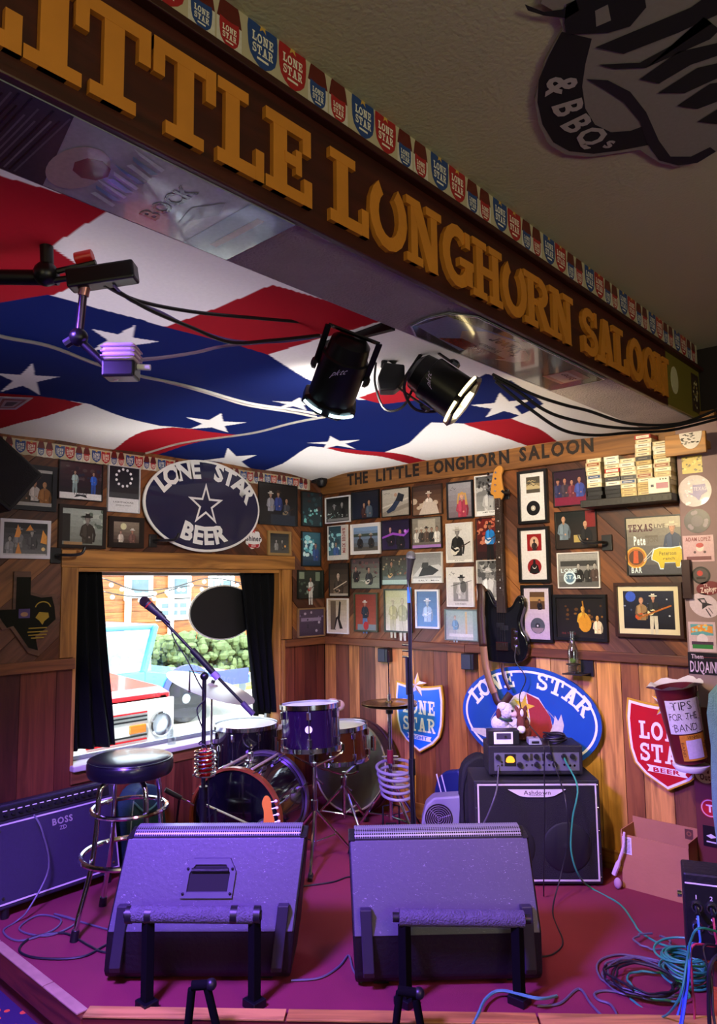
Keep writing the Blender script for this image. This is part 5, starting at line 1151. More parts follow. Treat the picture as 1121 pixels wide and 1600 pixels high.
# ================================================================ CURTAINS, SIGN IN THE WINDOW
M_curt = mat('black_velvet', '#07080b', .9, var=.3, bump=.3, bscale=120, Specular_IOR_Level=.15)
def curtain(label, top, bot, n_w, mid=None):
    """top and bottom edges as photo pixels on the window plane"""
    ta, tb = onx(*top[0], .0), onx(*top[1], .0); ba, bb = onx(*bot[0], .0), onx(*bot[1], .0); nu, nv = n_w * 10, 26; vs = []
    for j in range(nv + 1):
        v = j / nv; a = ta.lerp(ba, v); b = tb.lerp(bb, v)
        if mid: b.y += mid * math.sin(PI * v) ; 
        for i in range(nu + 1):
            u = i / nu; amp = .018 + .012 * v
            vs.append((-.045 + amp * math.sin(u * n_w * 2 * PI + .6 * math.sin(4 * v)) + .004 * math.sin(9 * v + 7 * u), a.y + (b.y - a.y) * u, a.z + (b.z - a.z) * u))
    t = T('curtain', label, 'curtain', (-.055, (ba.y + bb.y) / 2, min(ba.z, bb.z)), 0, 'black window curtains')
    o_ = Vector(t.location); w_ = nu + 1
    o = MB().add([Vector(q) - o_ for q in vs], [(j * w_ + i, j * w_ + i + 1, (j + 1) * w_ + i + 1, (j + 1) * w_ + i) for j in range(nv) for i in range(nu)]).build('drape', M_curt, t, True); so = o.modifiers.new('t', 'SOLIDIFY'); so.thickness = .003
    z = (ta.z + tb.z) / 2; MB().tube([Vector((-.06, ta.y - .015, z - .006)) - o_, Vector((-.06, tb.y + .015, z - .006)) - o_], .006, 8).build('rod', M_black, t, True)
curtain('black curtain at the left side of the window', ((120, 889), (164, 890)), ((113, 1176), (188, 1166)), 3, -.01)
curtain('black curtain at the right side of the window', ((380, 890), (434, 891)), ((404, 1120), (440, 1112)), 4)
p0, p1 = onx(297, 957, -.1), onx(397, 957, -.1); pc = (p0 + p1) / 2; rz_ = (onx(342, 916, -.1).z - onx(342, 998, -.1).z) / 2
t = T('window_sign', 'black back of an oval sign hung against the window glass', 'sign', (-.093, pc.y, onx(342, 957, -.1).z), PI / 2)
MB().prism(ell2(0, 0, (p1.y - p0.y) / 2, rz_, 48), -.003, .005).build('panel', mat('sign_back', '#0b0b0b', .6), t)
MB().prism(ell2(0, 0, (p1.y - p0.y) / 2 + .012, rz_ + .01, 48), .0052, .008).build('pale_rim', M_sw, t)
for s in (-1, 1): MB().tube([(s * .06, .0, rz_ - .02), (s * .05, .0, WZ1 - .025 - t.location.z)], .0015, 5).build('hanging_wire', M_steel, t)
# plastic cup and drink can on the sill
p = onx(268, 1166, -.03); t = T('plastic_cup', 'clear plastic cup standing on the window sill', 'cup', (-.03, p.y, WZ0 + .0005))
MB().lathe([(0, 0), (.026, 0), (.036, .095), (.0375, .096), (.0375, .1), (.0345, .1), (.025, .004), (0, .004)], n=20).build('cup_wall', glassmat('cup_plastic', (.93, .95, .96), .14, .08), t, True)

# ================================================================ AMPLIFIERS
M_grille = mat('black_grille', '#0a0a10', .7, var=.4, scale=90, bump=.6, bscale=260)
M_pipe = mat('white_piping', '#cfc6c6', .5)
M_cable = mat('black_cable', '#131217', .5); M_cgrey = mat('grey_cable', '#55525c', .5); M_green = mat('green_cable', '#2f8f6e', .45)
def piping(parent, x0, x1, z0, z1, y, w=.008):
    for lo, hi in (((x0, y, z0), (x1, y + .004, z0 + w)), ((x0, y, z1 - w), (x1, y + .004, z1)), ((x0, y, z0 + w), (x0 + w, y + .004, z1 - w)), ((x1 - w, y, z0 + w), (x1, y + .004, z1 - w))):
        MB().b2(lo, hi).build('piping', M_pipe, parent)
# bass cabinet
CR = .706; cf = (onz(745, 1386) + onz(944, 1386)) / 2; ux = Vector((math.cos(CR), math.sin(CR), 0)); uy = Vector((-math.sin(CR), math.cos(CR), 0))
cw, chh, cdp = .655, .535, .285
t = T('bass_cabinet', 'large black bass speaker cabinet with white piping under the amplifier head', 'speaker', cf, CR)
MB().b2((-cw / 2, 0.0, .012), (cw / 2, cdp, chh)).build('case', M_tolex, t, bevel=.008)
MB().b2((-cw / 2 + .03, -.004, .04), (cw / 2 - .03, .002, chh - .03)).build('grille', M_grille, t)
piping(t, -cw / 2 + .018, cw / 2 - .018, .03, chh - .018, -.006)
for sx_ in (-1, 1):
    MB().lathe([(.12, 0), (.125, -.004), (.115, -.008), (.03, .0), (0, -.006)], (sx_ * .145, -.004, .2), (0, 1, 0), 32).build('speaker_cone', mat('cone_black', '#101018', .55), t, True)
    for y in (.04, cdp - .05): MB().cyl((sx_ * (cw / 2 - .05), y, 0), (sx_ * (cw / 2 - .05), y, .014), .02).build('foot', M_black, t)
q = MB(); q.prism([(-.15, .49), (.15, .49), (.09, .458), (.05, .452), (-.05, .452), (-.09, .458)], -.012, -.004); lg = q.build('logo_plate', M_pipe, t)
q = MB(); text(q, 'Ashdown', 0, .476, .022, -.0125, bold=.01, fit=.14); text(q, 'ENGINEERING', 0, .4605, .006, -.0125, fit=.08); q.build('logo_lettering', mat('maroon_ink', '#3a1420', .5), lg)
for sx_ in (-1, 1):
    for k in range(5): MB().ball((sx_ * (cw / 2 - .011), -.001, .05 + k * .115), .004, 8, 5).build('screw', M_chrome, t)
# amplifier head on top
hw_, hh_, hd_ = .5, .165, .2
hc = cf + uy * .055 + ux * .012 + Vector((0, 0, chh))
t = T('bass_amp_head', 'bass amplifier head with orange glowing meter on the black cabinet', 'amplifier', hc, CR)
MB().b2((-hw_ / 2, 0, .012), (hw_ / 2, hd_, hh_)).build('case', M_tolex, t, bevel=.007)
for sx_ in (-1, 1):
    for y in (.03, hd_ - .03): MB().cyl((sx_ * (hw_ / 2 - .04), y, 0), (sx_ * (hw_ / 2 - .04), y, .014), .015).build('foot', M_black, t)
MB().b2((-hw_ / 2 + .03, -.003, .035), (hw_ / 2 - .02, .003, .128)).build('front_panel', mat('panel_grey', '#6a6876', .4, .3), t)
mtr = MB().b2((-.165, -.006, .06), (-.105, -.002, .122)).build('meter', M_black, t)
q = MB(); q.prism([(-.135 + .024 * math.cos(R_(a)), .083 + .03 * math.sin(R_(a))) for a in range(0, 181, 15)] + [(-.15, .078), (-.12, .078)], -.0075, -.005); q.build('meter_face', emat('meter_orange', '#f0901c', 1.6), mtr)
for x, z in ((-.2, .105), (-.055, .108), (-.085, .066), (.005, .108), (.005, .066), (.07, .108), (.1, .066), (.15, .108), (.195, .108)): MB().cyl((x, -.002, z), (x, -.02, z), .015, .012, 14).build('knob', M_black, t, True)
for x in (-.028, -.02, .036, .044): MB().b2((x - .002, -.009, .09), (x + .002, -.002, .125)).build('slider', M_chrome, t)
for x, z in ((-.2, .06), (.15, .066), (.18, .062), (.203, .062), (-.18, .08), (-.18, .065), (-.05, .065), (-.02, .065), (.04, .065), (.07, .065)): MB().cyl((x, -.003, z), (x, -.006, z), .006, n=10).build('socket', M_chrome, t)
def on_head(x, y, z=0.0): return hc + ux * x + uy * y + Vector((0, 0, hh_ + z))
# things on the head
t = T('effects_box', 'open black and white effects box left on the amplifier head', 'box', on_head(-.155, .055), CR + .02)
MB().b2((-.09, -.04, 0), (.075, .04, .075)).build('case', M_black, t, bevel=.003); MB().b2((-.062, -.043, .006), (.04, -.039, .068)).build('white_label', M_sw, t); MB().b2((-.048, -.0445, .03), (.03, -.042, .062)).build('dark_panel', mat('violet_panel', '#3c3448', .4), t); MB().cyl((.0, -.044, .045), (0, -.05, .045), .006).build('knob', M_chrome, t)
t = T('pedal', 'small pale metal effects pedal on the amplifier head', 'pedal', on_head(.005, .045), CR)
MB().b2((-.035, -.035, 0), (.035, .035, .032)).build('case', mat('pale_metal', '#b8bcc4', .35, .5), t, bevel=.004); MB().cyl((0, -.01, .032), (0, -.01, .042), .008).build('switch', M_chrome, t, True); MB().b2((-.02, -.0365, .008), (.02, -.0345, .02)).build('label', M_black, t)
q = MB(); random.seed(2)
for i in range(7): q.torus(on_head(.125 + random.uniform(-.01, .01), .085 + random.uniform(-.01, .01), .008 + i * .006), (random.uniform(-.2, .2), random.uniform(-.2, .2), 1), .055 + random.uniform(-.01, .008), .0045, 28, 6)
solo(q, 'cable_coil', M_cable, 'coil of thin black cable lying on the amplifier head', 'cable', None, True)
# plush lamb and plush horse
M_wool = mat('curly_wool', '#cfc9cc', .95, bump=1.0, bscale=90); M_brn = mat('brown_plush', '#6a3428', .95, bump=.8, bscale=160); M_wht = mat('white_plush', '#e4dede', .95, bump=.6, bscale=120)
t = T('plush_lamb', 'curly white plush lamb sitting behind the effects box', 'plush toy', on_head(-.14, .152, .001), CR)
MB().ball((0, 0, .045), (.06, .05, .05)).ball((-.02, -.005, .09), (.05, .042, .045)).build('body', M_wool, t, True)
h_ = MB().ball((.018, -.01, .155), (.042, .04, .045)).ball((0, -.01, .175), (.035, .034, .03)).build('head', M_wool, t, True)
MB().ball((.055, -.03, .142), (.024, .02, .018)).build('muzzle', mat('pink_plush', '#c8a8a4', .9), h_, True); MB().ball((.043, -.045, .163), .006, 8, 6).build('eye', M_black, h_, True); MB().ball((-.03, -.03, .145), (.014, .012, .03)).build('ear', mat('maroon_plush', '#5a2024', .9), h_, True)
MB().torus((.005, -.008, .115), (.25, 0, 1), .04, .008, 20, 6).build('green_collar', mat('green_ribbon', '#1f4034', .7), t, True)
t = T('plush_horse', 'brown plush horse with white nose nuzzling the lamb', 'plush toy', on_head(-.035, .135), CR)
MB().ball((0, 0, .04), (.045, .042, .045)).ball((.0, 0, .085), (.036, .034, .05)).build('body', M_brn, t, True)
h_ = MB().ball((-.01, -.012, .14), (.034, .034, .036)).ball((-.018, -.04, .1), (.024, .022, .04)).build('head', M_brn, t, True)
MB().ball((-.02, -.055, .068), (.024, .02, .022)).build('nose', M_wht, h_, True)
for s in (-1, 1): MB().lathe([(.012, 0), (.01, .014), (0, .028)], (-.01 + s * .022, -.008, .165), (s * .3, 0, 1), 10).build('ear', M_brn, h_, True)
MB().ball((-.012, -.045, .155), (.01, .008, .02)).build('forelock', M_wht, h_, True)

# guitar combo amp, tilted back, by the window wall
w_, h2, d2 = .66, .47, .2; TI = R_(13)
t = T('guitar_amp', 'black guitar combo amplifier tilted back against the window wall', 'amplifier', (.31, -2.2, 0), PI / 2 + R_(2))
Mt = Matrix.Rotation(-TI, 3, 'X')
def tl(v): return Mt @ Vector(v) + Vector((0, 0, .05))
def tb(lo, hi, name, M, bev=0, par=t, fn=None):
    q = MB().b2(lo, hi); q.map(tl); return q.build(name, M, par, bevel=bev)
M_amp = mat('indigo_tolex', '#1b1726', .55, var=.25, bump=.35, bscale=200); M_acl = mat('indigo_grille', '#241d34', .65, var=.2, scale=60, bump=.3, bscale=300)
tb((-w_ / 2, 0, 0), (w_ / 2, d2, h2), 'case', M_amp, .008)
tb((-w_ / 2 + .012, -.003, .025), (w_ / 2 - .012, .004, .375), 'grille', M_acl)
for lo, hi in (((-w_ / 2 + .006, -.006, .02), (w_ / 2 - .006, 0, .027)), ((-w_ / 2 + .006, -.006, .373), (w_ / 2 - .006, 0, .38)), ((-w_ / 2 + .006, -.006, .027), (-w_ / 2 + .013, 0, .373)), ((w_ / 2 - .013, -.006, .027), (w_ / 2 - .006, 0, .373))): tb(lo, hi, 'piping', M_pipe)
cp = tb((-w_ / 2 + .03, -.008, .395), (w_ / 2 - .03, .02, h2 - .012), 'control_panel', M_black, .004)
random.seed(8)
for i in range(15):
    x = -w_ / 2 + .07 + i * .037; q = MB().cyl((x, -.008, .42), (x, -.022, .42), .009, .008, 10); q.map(tl); q.build('knob', M_steel, cp, True)
    q = MB().b2((x - .01, -.0095, .436), (x + .012, -.0085, .44)); q.map(tl); q.build('panel_marking', M_sw, cp)
q = MB(); text(q, 'BOSS', .03, .33, .032, -.0045, bold=.03, fit=.11); text(q, 'ZD', .03, .295, .02, -.0045, bold=.01); q.map(tl); q.build('logo_lettering', mat('logo_silver', '#c8c0b8', .3, .6), t)
for x in (-1, 1):
    for z in (.05, .35): q = MB().cyl((x * (w_ / 2 - .04), -.004, z), (x * (w_ / 2 - .04), -.009, z), .007, n=8); q.map(tl); q.build('corner_badge', M_chrome, t)
for x in (-1, 1):
    for y, hh in ((.03, .05), (.17, .015)): MB().cyl((x * (w_ / 2 - .06), y * .95, .0), (x * (w_ / 2 - .06), y * .95, hh + .01), .02).build('caster', M_black, t)
# teal case between amp and stool
t = T('instrument_case', 'dark teal soft case leaning in the corner behind the stool', 'case', (.17, -1.66, 0), PI / 2 + .25)
q = MB().prism(cl([(-.14, 0), (.13, 0), (.15, .2), (.12, .38), (.0, .43), (-.1, .38), (-.15, .2)], 3), -.06, .06); q.map(lambda v: (v.x, v.y + v.z * .1, v.z)); q.build('shell', mat('teal_cloth', '#16383a', .7, bump=.4), t, bevel=.015)
q = MB().tube(smooth_path([(-.1, -.03, .36), (-.04, -.085 + .03, .3), (.06, -.08 + .03, .32), (.1, -.03, .37)], 5), .006, 6); q.build('handle', mat('teal_strap', '#4a7a7c', .6), t, True)
q = MB().tube(smooth_path([(-.13, -.062, .05), (-.145, -.05, .2), (-.1, -.024, .37)], 5), .004, 6); q.build('zip', mat('zip_grey', '#7a8a8a', .5), t, True)

# ================================================================ BAR STOOL
sc_ = onz(199, 1441); t = T('bar_stool', 'chrome bar stool with round black padded seat', 'stool', (sc_.x, sc_.y, 0), R_(-3))
M_vinyl = mat('black_vinyl', '#0f1016', .28, var=.2, Coat_Weight=.2)
st_ = MB().lathe([(0, .672), (.17, .672), (.192, .68), (.2, .7), (.2, .735), (.192, .752), (.175, .76), (.1, .768), (0, .77)], n=40).build('seat', M_vinyl, t, True)
MB().torus((0, 0, .748), (0, 0, 1), .194, .004, 48, 6).build('seat_piping', M_vinyl, st_, True)
for k in range(4):
    a = k * PI / 2; c, s = math.cos(a), math.sin(a)
    pts = [(c * .05, s * .05, .664), (c * .1, s * .1, .662), (c * .14, s * .14, .64), (c * .155, s * .155, .59), (c * .16, s * .16, .5), (c * .175, s * .175, .34), (c * .195, s * .195, .24), (c * .235, s * .235, .1), (c * .25, s * .25, .03)]
    MB().tube(smooth_path(pts, 5), .0125, 10).build('leg', M_chrome, t, True); MB().cyl((c * .248, s * .248, .045), (c * .255, s * .255, 0), .017, .019, 12).build('rubber_foot', M_black, t, True)
MB().torus((0, 0, .52), (0, 0, 1), .172, .011, 44, 8).build('upper_ring', M_chrome, t, True); MB().torus((0, 0, .315), (0, 0, 1), .215, .0125, 48, 8).build('foot_ring', M_chrome, t, True)
MB().cyl((0, 0, .66), (0, 0, .674), .1, n=24).build('seat_plate', M_chrome, t)

# ================================================================ MICROPHONES ON STANDS
M_sm = mat('mic_grille', '#8a8a90', .35, .8, bump=1.0, bscale=400); M_mb = mat('mic_body', '#2c2a32', .4, .3); M_stand = mat('stand_black', '#121217', .35, .2)
def tripod(parent, o, r, h, M, n=3, a0=0, foot=True):
    for k in range(n):
        a = a0 + k * 2 * PI / n; e = Vector((o[0] + r * math.cos(a), o[1] + r * math.sin(a), .012))
        lg = MB().tube([(o[0], o[1], h), e], .009, 8).build('leg', M, parent, True)
        if foot: MB().ball(e, (.016, .016, .012), 8, 6).build('rubber_foot', M_black, lg, True)
# boom stand
dB = 3.56; bp = onz(316, 1410); J = atd(316, 1062, dB); t = T('boom_mic_stand', 'black boom microphone stand in front of the window', 'microphone stand', (bp.x, bp.y, 0))
O = Vector((bp.x, bp.y, 0)); jz = J.z
MB().tube([(0, 0, .06), (0, 0, .52)], .017, 12).build('lower_tube', M_stand, t, True); MB().tube([(0, 0, .5), (0, 0, jz)], .011, 10).build('upper_tube', M_stand, t, True); MB().cyl((0, 0, .5), (0, 0, .56), .022).build('clutch', M_stand, t, True)
tripod(t, (0, 0), .26, .16, M_stand, 3, .4)
b0, b1 = atd(252, 966, dB) - O, atd(395, 1115, dB) - O; bd_ = (b1 - b0).normalized()
MB().tube([b0, b1], .0075, 10).build('boom', M_stand, t, True); MB().tube([b1 - bd_ * .075, b1 + bd_ * .005], .014, 12).build('counterweight', mat('violet_grip', '#3a2f4a', .5), t, True)
MB().tube([atd(300, 1015, dB) - O, atd(340, 1058, dB) - O], .016, 12).build('boom_clamp', M_stand, t, True); MB().ball(Vector((0, 0, jz)), .022).build('joint', M_stand, t, True)
MB().tube([atd(320, 1050, dB - .03) - O, atd(297, 1048, dB - .05) - O, atd(296, 1078, dB - .05) - O], .004, 8).ball(atd(296, 1080, dB - .05) - O, .007, 8, 6).build('clutch_handle', M_chrome, t, True)
MB().tube([atd(333, 1051, dB - .01) - O, atd(341, 1060, dB - .01) - O], .0165, 12).build('tape_wrap', mat('lilac_tape', '#7a6a98', .6), t, True)
m0, m1 = atd(226, 940, dB), atd(258, 968, dB); md = (m1 - m0).normalized()
t = T('microphone', 'dark vocal microphone with red ring on the boom stand', 'microphone', m1 - Vector((0, 0, .02)))
Om = Vector(t.location)
MB().ball(m0 - Om, .026, 16, 12).build('grille', mat('dark_mic_grille', '#3a2c30', .5, .5, bump=1.0, bscale=400), t, True); MB().tube([m0 + md * .015 - Om, m0 + md * .06 - Om, m1 - Om], [.024, .02, .013], 14).build('body', M_mb, t, True)
MB().torus(m0 + md * .026 - Om, md, .0235, .003, 20, 6).build('red_ring', mat('red_band', '#b02c28', .4), t, True); MB().tube([m1 - Om, m1 + md * .03 - Om], .0095, 10).build('plug', M_steel, t, True)
MB().tube([atd(250, 955, dB) - Om, atd(247, 967, dB) - Om, b0 + O - Om], .012, 10).build('clip', M_black, t, True)
cable('microphone_cable', [m1 + md * .03, atd(272, 998, dB), atd(292, 1030, dB - .02), atd(308, 1062, dB - .03), atd(321, 1090, dB - .03), atd(308, 1110, dB - .03), atd(320, 1150, dB - .03), atd(311, 1162, dB - .03), atd(324, 1172, dB - .03), atd(326, 1250, dB - .03), atd(330, 1330, dB - .03), onz(335, 1405, .004), onz(280, 1420, .004)], .0035, M_cable, 'thin dark cable hanging down the boom stand')
# straight stand
dC = 3.6; bp = onz(648, 1404); O = Vector((bp.x, bp.y, 0)); tp = atd(647, 905, dC).z
t = T('straight_mic_stand', 'tall straight black microphone stand in front of the blue shield', 'microphone stand', (bp.x, bp.y, 0))
MB().tube([(0, 0, .03), (0, 0, .92)], .0125, 12).build('lower_tube', M_stand, t, True); MB().tube([(0, 0, .9), (0, 0, tp)], .0085, 10).build('upper_tube', M_stand, t, True); MB().cyl((0, 0, .6), (0, 0, .68), .018, .016).build('clutch', M_stand, t, True); MB().cyl((0, 0, .86), (0, 0, 1.0), .016).build('clutch', M_stand, t, True)
MB().tube([(-.01, -.01, 1.0), (-.012, -.01, 1.19)], .01, 8).build('holder', M_stand, t, True); tripod(t, (0, 0), .24, .1, M_stand, 3, 1.2)
for z in (1.22, 1.25, 1.19): MB().tube([Vector((0, 0, z)), Vector((-.03, -.025, z + .004))], .005, 8).build('thumb_screw', M_stand, t, True)
MB().tube([(.003, 0, tp - .12), (.004, 0, tp - .04)], .011, 10).build('blue_tape', mat('blue_tape', '#2a6cc8', .5), t, True)
t = T('microphone', 'silver headed vocal microphone on the tall straight stand', 'microphone', (bp.x, bp.y, tp)); a_ = Vector((.02, -.005, .1)).normalized()
MB().ball(a_ * .125, .026, 16, 12).build('grille', M_sm, t, True); MB().tube([a_ * .0, a_ * .06, a_ * .11], [.012, .016, .023], 14).build('body', M_mb, t, True); MB().torus(a_ * .112, a_, .0245, .003, 20, 6).build('ring', M_steel, t, True)
cable('microphone_cable', [O + Vector((.006, -.015, tp - .01)), O + Vector((.03, -.02, tp - .12)), O + Vector((.026, -.02, 1.2)), O + Vector((.03, -.02, .9)), O + Vector((.02, -.02, .6)), O + Vector((.035, -.02, .3)), O + Vector((.03, -.04, .06)), O + Vector((.1, -.08, .004)), O + Vector((.3, .0, .004))], .0033, M_cable, 'thin black cable hanging beside the tall straight microphone stand')
# small heater fan, bag and blue cap by the wall
hp = onz(692, 1310); t = T('fan_heater', 'grey fan heater with round black grille on the stage floor', 'heater', (hp.x, hp.y, .004), YAW - .1)
q = MB().prism([(-.135, .0), (-.06, .0), (-.03, .03), (.05, .03), (.08, 0), (.13, 0), (.13, .27), (.06, .265), (-.05, .255), (-.1, .21), (-.125, .12)], -.06, .06); q.build('body', mat('heater_grey', '#8a849c', .5, var=.15), t, bevel=.012)
MB().lathe([(.085, -.064), (.085, -.058), (0, -.058)], (-.02, 0, .135), (0, 1, 0), 32).build('outlet', M_black, t, True)
for k in range(6): MB().torus((-.02, -.066, .135), (0, 1, 0), .012 + k * .0125, .0018, 28, 5).build('grille_ring', mat('grille_lilac', '#a89ab4', .4, .3), t, True)
for k in range(3): a = k * PI * 2 / 3 + .3; MB().tube([(-.02, -.066, .135), (-.02 + .075 * math.cos(a), -.066, .135 + .075 * math.sin(a))], .0018, 5).build('grille_spoke', MATS['grille_lilac'], t)
for x in (-.1, .1): MB().b2((x - .02, -.06, -.004), (x + .02, .06, .002)).build('foot', M_black, t)
gp = onz(738, 1322); t = T('gig_bag', 'black padded gig bag standing between the heater and the cabinet', 'bag', (gp.x - .02, gp.y + .09, 0), YAW)
q = MB().prism(cl([(-.1, 0), (.09, 0), (.1, .25), (.09, .45), (.04, .52), (-.04, .5), (-.095, .42), (-.105, .2)], 3), -.055, .055); q.build('body', mat('gig_bag_cloth', '#14131c', .7, bump=.5, bscale=180), t, bevel=.02)
MB().ball((.055, -.062, .2), (.012, .006, .04)).build('handle', mat('lilac_handle', '#b89ab8', .5), t, True); MB().tube(smooth_path([(-.08, -.056, .05), (-.085, -.056, .3), (-.05, -.056, .45)], 5), .004, 6).build('zip', M_steel, t, True)
bpz = ony(700, 1228, -.1); t = T('striped_bag', 'blue bag with thin pale stripes behind the heater', 'bag', (bpz.x, -.075, 0), 0)
q = MB().prism(cl([(-.1, 0), (.11, 0), (.11, .36), (.04, .38), (-.04, .35), (-.1, .25)], 3), -.035, .035); q.build('body', mat('navy_nylon', '#16245c', .5), t, bevel=.015)
for x in (-.045, -.005): MB().prism([(x, .22), (x + .008, .22), (x - .03, .345), (x - .038, .34)], -.0375, -.034).build('stripe', M_sw, t)

# ================================================================ DRUM KIT
FH = Vector((-math.sin(YAW), math.cos(YAW), 0)); RH = Vector((math.cos(YAW), math.sin(YAW), 0)); ZU = Vector((0, 0, 1))
M_shell = mat('black_drum_lacquer', '#120d16', .1, var=.3, Coat_Weight=.7); M_head = mat('drum_head', '#e8e8ea', .45, var=.04); M_wshell = mat('walnut_drum', '#4a2014', .2, var=.25, scale=14, Coat_Weight=.4)
M_bhead = mat('black_head', '#0a0812', .12, var=.2, Coat_Weight=.5); M_hoop = mat('copper_hoop', '#8a4426', .25, .2)
def drum(t, r, h, ax, M, nl=6, hoop=None, top=None, bot=None, lugs=True, badge=True, badge_dir=None, z0=0.0):
    """drum in its thing's frame, lower rim centre at (0,0,z0) along ax"""
    ax = Vector(ax).normalized(); o = ax * z0; x, y, d = frame_of(ax)
    MB().lathe([(r, 0), (r, h)], o, ax, 40).build('shell', M, t, True)
    MB().lathe([(0, h + .003), (r * .98, h + .003), (r * 1.0, h - .002)], o, ax, 40).build('batter_head', top or M_head, t, True)
    MB().lathe([(0, -.003), (r * .98, -.003), (r, .002)], o, ax, 40).build('resonant_head', bot or M_head, t, True)
    for z in (0, h): MB().lathe([(r + .004, z - .012), (r + .011, z - .013), (r + .011, z + .013), (r + .004, z + .013), (r + .004, z - .012)], o, ax, 44).build('hoop', hoop or M_chrome, t, True)
    if lugs:
        for k in range(nl):
            a = 2 * PI * k / nl + .3; u = x * math.cos(a) + y * math.sin(a)
            lg = MB().bar(o + u * (r + .01) + ax * (h * .72), o + u * (r + .01) + ax * (h * .9), .018, .022).build('lug', M_chrome, t, bevel=.003)
            MB().bar(o + u * (r + .01) + ax * (h * .1), o + u * (r + .01) + ax * (h * .28), .018, .022).build('lug', M_chrome, t, bevel=.003)
            MB().tube([o + u * (r + .013) + ax * (-.005), o + u * (r + .013) + ax * (h + .008)], .0032, 6).build('tension_rod', M_chrome, lg, True)
    if badge:
        u = Vector(badge_dir).normalized() if badge_dir else -FH; u = (u - ax * u.dot(ax)).normalized()
        MB().lathe([(0, .0025), (.02, .002), (.021, 0)], o + u * (r + .0005) + ax * (h * .5), u, 20).build('badge', M_sw, t, True)
# kick drum
kc = atd(368, 1287, 4.0); KR = .262; ka = (FH * math.cos(R_(16)) + RH * math.sin(R_(16))).normalized()
t = T('kick_drum', 'black kick drum with copper edged hoop lying on its side', 'drum', (kc.x, kc.y, KR + .018)); KL = .42
x, y, d = frame_of(ka)
MB().lathe([(KR, 0), (KR, KL)], (0, 0, 0), ka, 56).build('shell', M_shell, t, True)
MB().lathe([(0, -.004), (KR * .97, -.004), (KR, 0)], (0, 0, 0), ka, 56).build('front_head', M_bhead, t, True); MB().lathe([(0, KL + .004), (KR * .97, KL + .004), (KR, KL)], (0, 0, 0), ka, 56).build('batter_head', M_head, t, True)
MB().lathe([(KR + .002, -.018), (KR + .016, -.018), (KR + .016, .02), (KR + .002, .02), (KR + .002, -.018)], (0, 0, 0), ka, 56).build('front_hoop', M_hoop, t, True)
MB().lathe([(KR + .002, KL - .02), (KR + .016, KL - .02), (KR + .016, KL + .018), (KR + .002, KL + .018), (KR + .002, KL - .02)], (0, 0, 0), ka, 56).build('rear_hoop', mat('violet_hoop', '#6a5878', .25, .4), t, True)
for k in range(8):
    a = 2 * PI * k / 8 + .35; u = x * math.cos(a) + y * math.sin(a)
    if u.z > -.75:
        lg = MB().bar(u * (KR + .01) + ka * .09, u * (KR + .01) + ka * .15, .02, .022).build('lug', M_chrome, t, bevel=.003); MB().bar(u * (KR + .01) + ka * .27, u * (KR + .01) + ka * .33, .02, .022).build('lug', M_chrome, t, bevel=.003)
        MB().tube([u * (KR + .02) + ka * -.02, u * (KR + .02) + ka * .14], .004, 6).build('claw_rod', M_chrome, lg, True); MB().tube([u * (KR + .02) + ka * .28, u * (KR + .02) + ka * (KL + .02)], .004, 6).build('claw_rod', M_chrome, lg, True)
for s in (-1, 1):
    u = (ZU * math.cos(R_(18) * s) + x * (1 if x.dot(RH) > 0 else -1) * math.sin(R_(18) * s)).normalized(); MB().tube([u * (KR + .014) + ka * .03, u * (KR + .014) + ka * (KL - .01)], .008, 8).build('wooden_claw_bar', mat('pale_rod', '#a8948c', .4), t, True)
mt = MB().lathe([(.035, 0), (.035, .012), (.018, .014), (.018, .05), (0, .052)], ZU * KR + ka * .2, ZU, 20).build('tom_mount', M_chrome, t, True)
for s in (-1, 1):
    e = RH * (s * .33) - ZU * (KR + .01) - FH * .02; MB().tube([RH * (s * .2) - ZU * .14 + ka * .1, e], .008, 8).build('spur', M_chrome, t, True)
# floor tom
fc = atd(385, 1132, 4.7); zt_ = fc.z; t = T('floor_tom', 'black floor tom with bright white head under the window', 'drum', (fc.x, fc.y, 0)); drum(t, .2, .25, ZU, M_shell, 8, z0=zt_ - .25, badge_dir=-FH - RH * 1.2)
for k in range(3):
    a = k * 2 * PI / 3 + 2.6; u = Vector((math.cos(a), math.sin(a), 0)); MB().tube([u * .217 + ZU * (zt_ - .1), u * .217 + ZU * .1, u * .235 + ZU * .012], .006, 8).build('leg', M_chrome, t, True)
